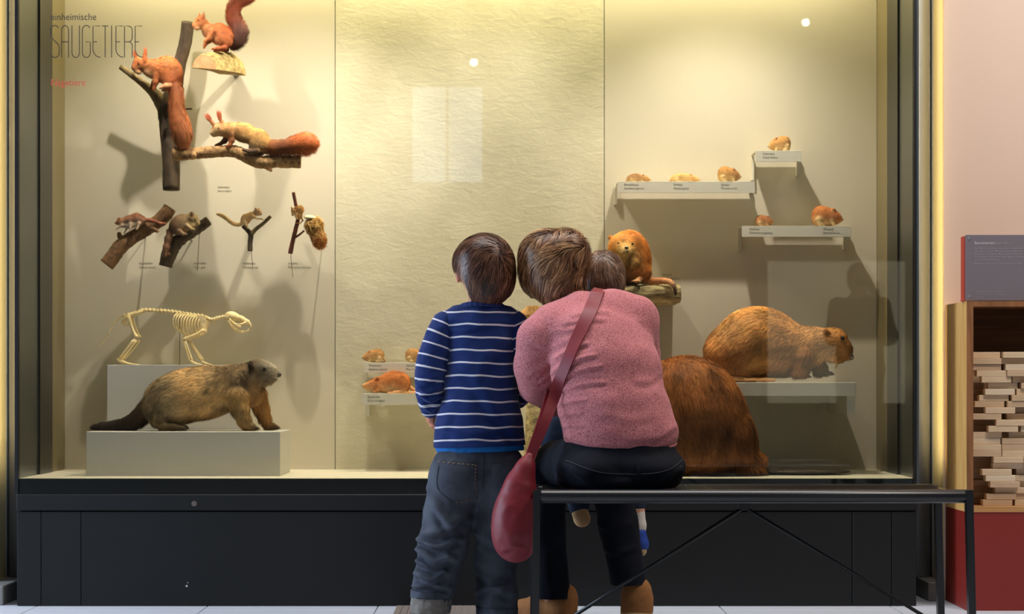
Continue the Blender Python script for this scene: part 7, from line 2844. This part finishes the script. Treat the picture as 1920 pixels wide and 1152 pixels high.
# ================================================================== cupboard of wooden planks
def cupboard():
    D0, D1 = 6.15, 6.448
    xa = 1.4625
    xb = xa + 0.40
    zt = zat(565, D0)
    zr = zat(961, D0)
    pine = mat_wood('pine_side', (214, 158, 84), (236, 190, 116), 'Z', 5, 0.45, 0.05)
    edge = mat_wood('pine_edge_shade', (120, 76, 40), (150, 98, 56), 'Z', 8, 0.6, 0.05)  # shade on the front edges, put into the colour as darker pine
    inner = mat_wood('cubby_lining', (92, 60, 30), (122, 82, 44), 'X', 5, 0.7, 0.05)
    red = mat_plain('oxide_red_paint', (134, 35, 25), 0.5, var=0.06, scale=6)
    t = thing('cupboard', 'open pine cubby on an oxide-red base holding building planks', 'cupboard', ((xa + xb) / 2, D1, 0))
    th = 0.021
    box('side_board', xa, xa + th, D0 + 0.0015, D1, zr, zt, pine, t)
    box('side_board', xb - th, xb, D0 + 0.0015, D1, zr, zt, pine, t)
    box('edge_shade_strip', xa, xa + th, D0, D0 + 0.0014, zr, zt, edge, t)
    box('top_board', xa + th, xb - th, D0, D1, zt - 0.017, zt, edge, t)
    box('bottom_board', xa + th, xb - th, D0, D1, zr, zr + 0.018, mat_wood('cubby_sill', (176, 124, 70), (200, 150, 92), 'X', 6, 0.6, 0.05), t)
    box('back_board', xa + th, xb - th, D1 - 0.012, D1, zr + 0.018, zt - 0.017, inner, t)
    box('red_base', xa + 0.0005, xb, D0 + 0.002, D1, 0.0, zr - 0.0004, red, t)
    # planks, each an object of its own
    wood = [mat_wood('plank_wood_%d' % i, a, b_, 'X', 5, 0.6, 0.06) for i, (a, b_) in enumerate((((206, 176, 140), (226, 200, 166)), ((192, 160, 124), (212, 182, 148)), ((214, 190, 158), (232, 212, 184))))]
    rng = np.random.default_rng(3)
    k = 2.506
    rows = [[165, 312], [165, 312], [165, 325], [190, 330], [213, 365], [250, 400], [230, 380], [205, 355], [183, 335], [230, 365], [160, 340], [280, 430], [243, 400],
            [172, 350], [160, 310], [160, 310], [160, 310], [268, 410], [270, 415], [213, 390], [230, 375], [250, 400], [283, 430], [237, 380], [220, 372]]
    z0 = zr + 0.0182
    ztop = zat(540 + 300 / k, D0)
    hgt = (ztop - z0) / len(rows)
    wpl = 140 / k * D0 / F
    dep = [0.0, 0.012, 0.03, 0.045]
    meshes = []
    for m_ in wood:
        V, Fc = box_vf(-wpl / 2, wpl / 2, -0.016, 0.016, 0, hgt - 0.0006, 0.001)
        me = bpy.data.meshes.new('plank')
        me.from_pydata([tuple(v) for v in V], [], [tuple(f) for f in Fc])
        me.materials.append(m_)
        meshes.append(me)
    for r, starts in enumerate(rows):
        lv = len(rows) - 1 - r
        z = z0 + lv * hgt
        xs = [((1760 + s / k) - CX) * D0 / F for s in starts]
        x = xs[1] + wpl + 0.001 + 0.02 * rng.random()
        while x + wpl < xb - th - 0.002:
            xs.append(x)
            x += wpl + 0.001 + 0.03 * rng.random()
        xs[0] = max(xs[0], xa + th + 0.002)
        xs[1] = max(xs[1], xs[0] + wpl + 0.0008)
        if len(xs) > 2:
            shift = max(0, xs[1] + wpl + 0.0008 - xs[2])
            xs = xs[:2] + [q + shift for q in xs[2:] if q + shift + wpl < xb - th - 0.001]
        for i, x in enumerate(xs):
            o = bpy.data.objects.new('plank', meshes[int(rng.integers(0, 3))])
            dy = D0 + 0.014 + rng.random() * 0.012 + dep[int(rng.integers(0, 4))] * (0.5 if i == 0 else 1.0)
            link(o, None, (x + wpl / 2, dy + 0.016, z))
            tag(o, 'pale flat wooden plank stacked in the pine cubby', 'plank', 'building planks in the pine cubby')
        # a second plank row behind fills the gaps on the left
        xl = xa + th + 0.002
        if xs[0] - xl > 0.012:
            o = bpy.data.objects.new('plank', meshes[1])
            link(o, None, (xl + wpl / 2 + rng.random() * 0.004, D0 + 0.14 + rng.random() * 0.02, z))
            tag(o, 'pale flat wooden plank stacked in the pine cubby', 'plank', 'building planks in the pine cubby')
            # and its support behind the next one
    # sign standing on top
    x0, x1, zs0, zs1 = pext(1810.5, 2040, 440.5, 563, D0 + 0.012)
    sg = thing('info_sign', 'grey printed information sign standing on the pine cubby', 'sign', ((x0 + x1) / 2, D0 + 0.03, zt))
    gm = mat_plain('grey_sign_face', (112, 104, 110), 0.5)
    rm = mat_plain('red_sign_back', (186, 70, 48), 0.6)
    face = box('sign_face', x0, x1, D0 + 0.012, D0 + 0.018, zt + 0.002, zs1, gm, sg, bev=0.0006)
    bk = box('red_backing', x0 - 0.004, x1 + 0.004, D0 + 0.0185, D0 + 0.06, zt + 0.0003, zs1 - 0.004, rm, sg)
    V = np.array([W(1804.5, 563.5, D0 + 0.03), W(1811, 563.5, D0 + 0.03), W(1811, 547, D0 + 0.03)])
    V[:, 2] = np.maximum(V[:, 2], zt + 0.0003)
    V = np.concatenate([V, V + np.array([0, 0.03, 0])])
    mesh_obj('red_foot', V, [[0, 1, 2], [5, 4, 3], [0, 3, 4, 1], [1, 4, 5, 2], [2, 5, 3, 0]], rm, sg)
    for (sx, sy) in ((1817, 447), (1817, 556)):
        V, Fc = tube_vf([W(sx, sy, D0 + 0.0105), W(sx, sy, D0 + 0.0122)], 0.0045, 14)
        mesh_obj('screw', V, Fc, M['steel'], sg)
    wt = mat_plain('white_print', (196, 190, 194), 0.7)
    wt2 = mat_plain('pale_print', (150, 142, 148), 0.7)
    Ds = D0 + 0.012
    caption('sign_heading', ['Baumeisterlich'], 1827, 453, Ds, face, wt, 7.0, 37, yoff=-0.0006)
    caption('sign_heading', ['Eigen Bau'], 1866, 453, Ds, face, wt2, 7.0, 25, yoff=-0.0006)
    lines = ['Im Baumeister zu sein bedeutet für Biber in ihrem Revier', 'am Bau einer Burg vom Ufer bis in die Mitte. Welche Burg', 'bauen Sie mit diesen Klötzen? Stein auf Stein, Schicht um',
             'Schicht entsteht ein Bau, vielleicht lustig, vielleicht auch', 'mit den Kindern gemeinsam.']
    caption('sign_text', lines, 1827, 464, Ds, face, wt2, 4.4, [170, 166, 172, 168, 46], lead=1.2, yoff=-0.0006)
    caption('sign_text', ['Bauen Sie los und lassen Sie alles stehen.'], 1827, 493, Ds, face, wt2, 4.4, 130, yoff=-0.0006)
    caption('sign_text', ['Bitte nach dem Spielen', 'die Klötze wieder versorgen.', 'Danke'], 1831, 545, Ds, face, wt2, 4.2, [48, 52, 14], yoff=-0.0006)


cupboard()

# ================================================================== floor grille between the boy's feet
g = thing('floor_grille', 'brown slatted floor grille by the foot of the case', 'grille', (W(820, 0, 6.2)[0], 6.2, 0.0))
gm = mat_plain('grille_brown', (126, 112, 102), 0.6, var=0.1)
xg0, xg1 = (742 - CX) * 6.2 / F, (905 - CX) * 6.2 / F
ns = 13
for i in range(ns):
    xa_ = xg0 + (xg1 - xg0) * i / ns
    box('slat', xa_ + 0.0012, xa_ + (xg1 - xg0) / ns - 0.0012, 6.02, 6.262, 0.0002, 0.0045, gm, g)


# ================================================================== visitor with a camera, mirrored in the glass
def visitor():
    """stands behind the photographer's place; modelled in centimetres, then moved"""
    x, y = 2.55, -1.4
    t = thing('person', 'visitor in dark clothes raising a camera across the hall, mirrored in the glass', 'person', (x, y, 0))
    b = Blob(F, 4)            # at depth F one pixel is one unit: used here as centimetres
    C = (190, 140, 116)

    def q(a, h, d, r):
        return (a, -h, d, r)
    pt = head(b, (0, -148, 0), 7.6, (0, 0, 1), col=C)
    b.chain([q(0, 140, 0, 5), q(0, 132, 0, 6)], C, fl=0)
    b.ell((0, -116, 0), (15, 20, 9), 0, C, fl=0)
    b.ell((0, -92, 0), (14, 16, 9), 0, C, fl=0)
    for s in (-1, 1):
        b.chain([q(s * 16, 128, 0, 4.5), q(s * 20, 106, 6, 3.8), q(s * 6, 138, 20, 2.8)], C, fl=0)
        hand(b, (s * 6, -139, 20), (-s * 0.3, -0.9, 0.2), (0, 0, 1), 17, s, 0.5, C)
        b.chain([q(s * 8, 86, 0, 8), q(s * 9, 48, 1, 5.5), q(s * 9, 9, 0, 4)], C, fl=0)
        b.cap((s * 9, -4.5, 0), (s * 10, -4, 16), 4, 3, C, fl=0)

    def put(name, bl, h, mat, clampf=None):
        V, Fc = bl.mesh(h)
        if clampf:
            V = clampf(V)
        Wd = np.stack([x - V[:, 0] * 0.01, y + V[:, 2] * 0.01, -V[:, 1] * 0.01], 1)
        return mesh_obj(name, Wd, Fc[:, ::-1].copy(), mat, t, smooth=True, col=np.tile(np.array(lin(C)[:3]), (len(V), 1)))
    put('body', b, 0.8, M['skin'])
    s_ = Blob(F, 5)
    s_.ell((0, -114, 0), (18, 23, 11.5), 0)
    s_.ell((0, -92, 0), (17.5, 20, 11.5), 0)
    for s in (-1, 1):
        s_.chain([q(s * 16, 128, 0, 6.5), q(s * 20, 106, 6, 5.6), q(s * 9, 130, 17, 4.4)])
    put('jacket', s_, 1.1, mat_plain('dark_jacket', (44, 42, 46), 0.9))
    j = Blob(F, 5)
    j.ell((0, -84, 0), (17, 12, 11.5), 0)
    for s in (-1, 1):
        j.chain([q(s * 8, 84, 0, 9.5), q(s * 9, 48, 1, 7.5), q(s * 9, 9, 0, 7)])
    put('trousers', j, 1.1, M['denim_dark'], lambda V: clamp_y(V, bot=-5))
    for s in (-1, 1):
        f = Blob(F, 3)
        f.chain([q(s * 9, 5, -2, 5), q(s * 10, 4, 18, 4)])
        put('shoe', f, 0.8, M['black'], lambda V: clamp_y(V, bot=0))
    hb = Blob(F, 4)
    hb.ell((0, -150.5, -1.2), (8.7, 9, 9), 0)
    hb.ell((0, -144, -4), (7.6, 6, 5), 0)
    put('hair', hb, 0.7, M['black'], lambda V: np.where((V[:, 2:3] > 5.5) & (V[:, 1:2] > -153), V * np.array([1, 1, 0.6]), V))
    c = thing('camera', 'black camera held up by the visitor mirrored in the glass', 'camera', (x, y + 0.26, 1.44))
    box('camera_body', x - 0.065, x + 0.065, y + 0.23, y + 0.27, 1.41, 1.50, M['black'], c, bev=0.006)
    V, Fc = tube_vf([(x, y + 0.2705, 1.455), (x, y + 0.34, 1.455)], 0.034, 20)
    mesh_obj('lens', V, Fc, M['black'], c)


visitor()
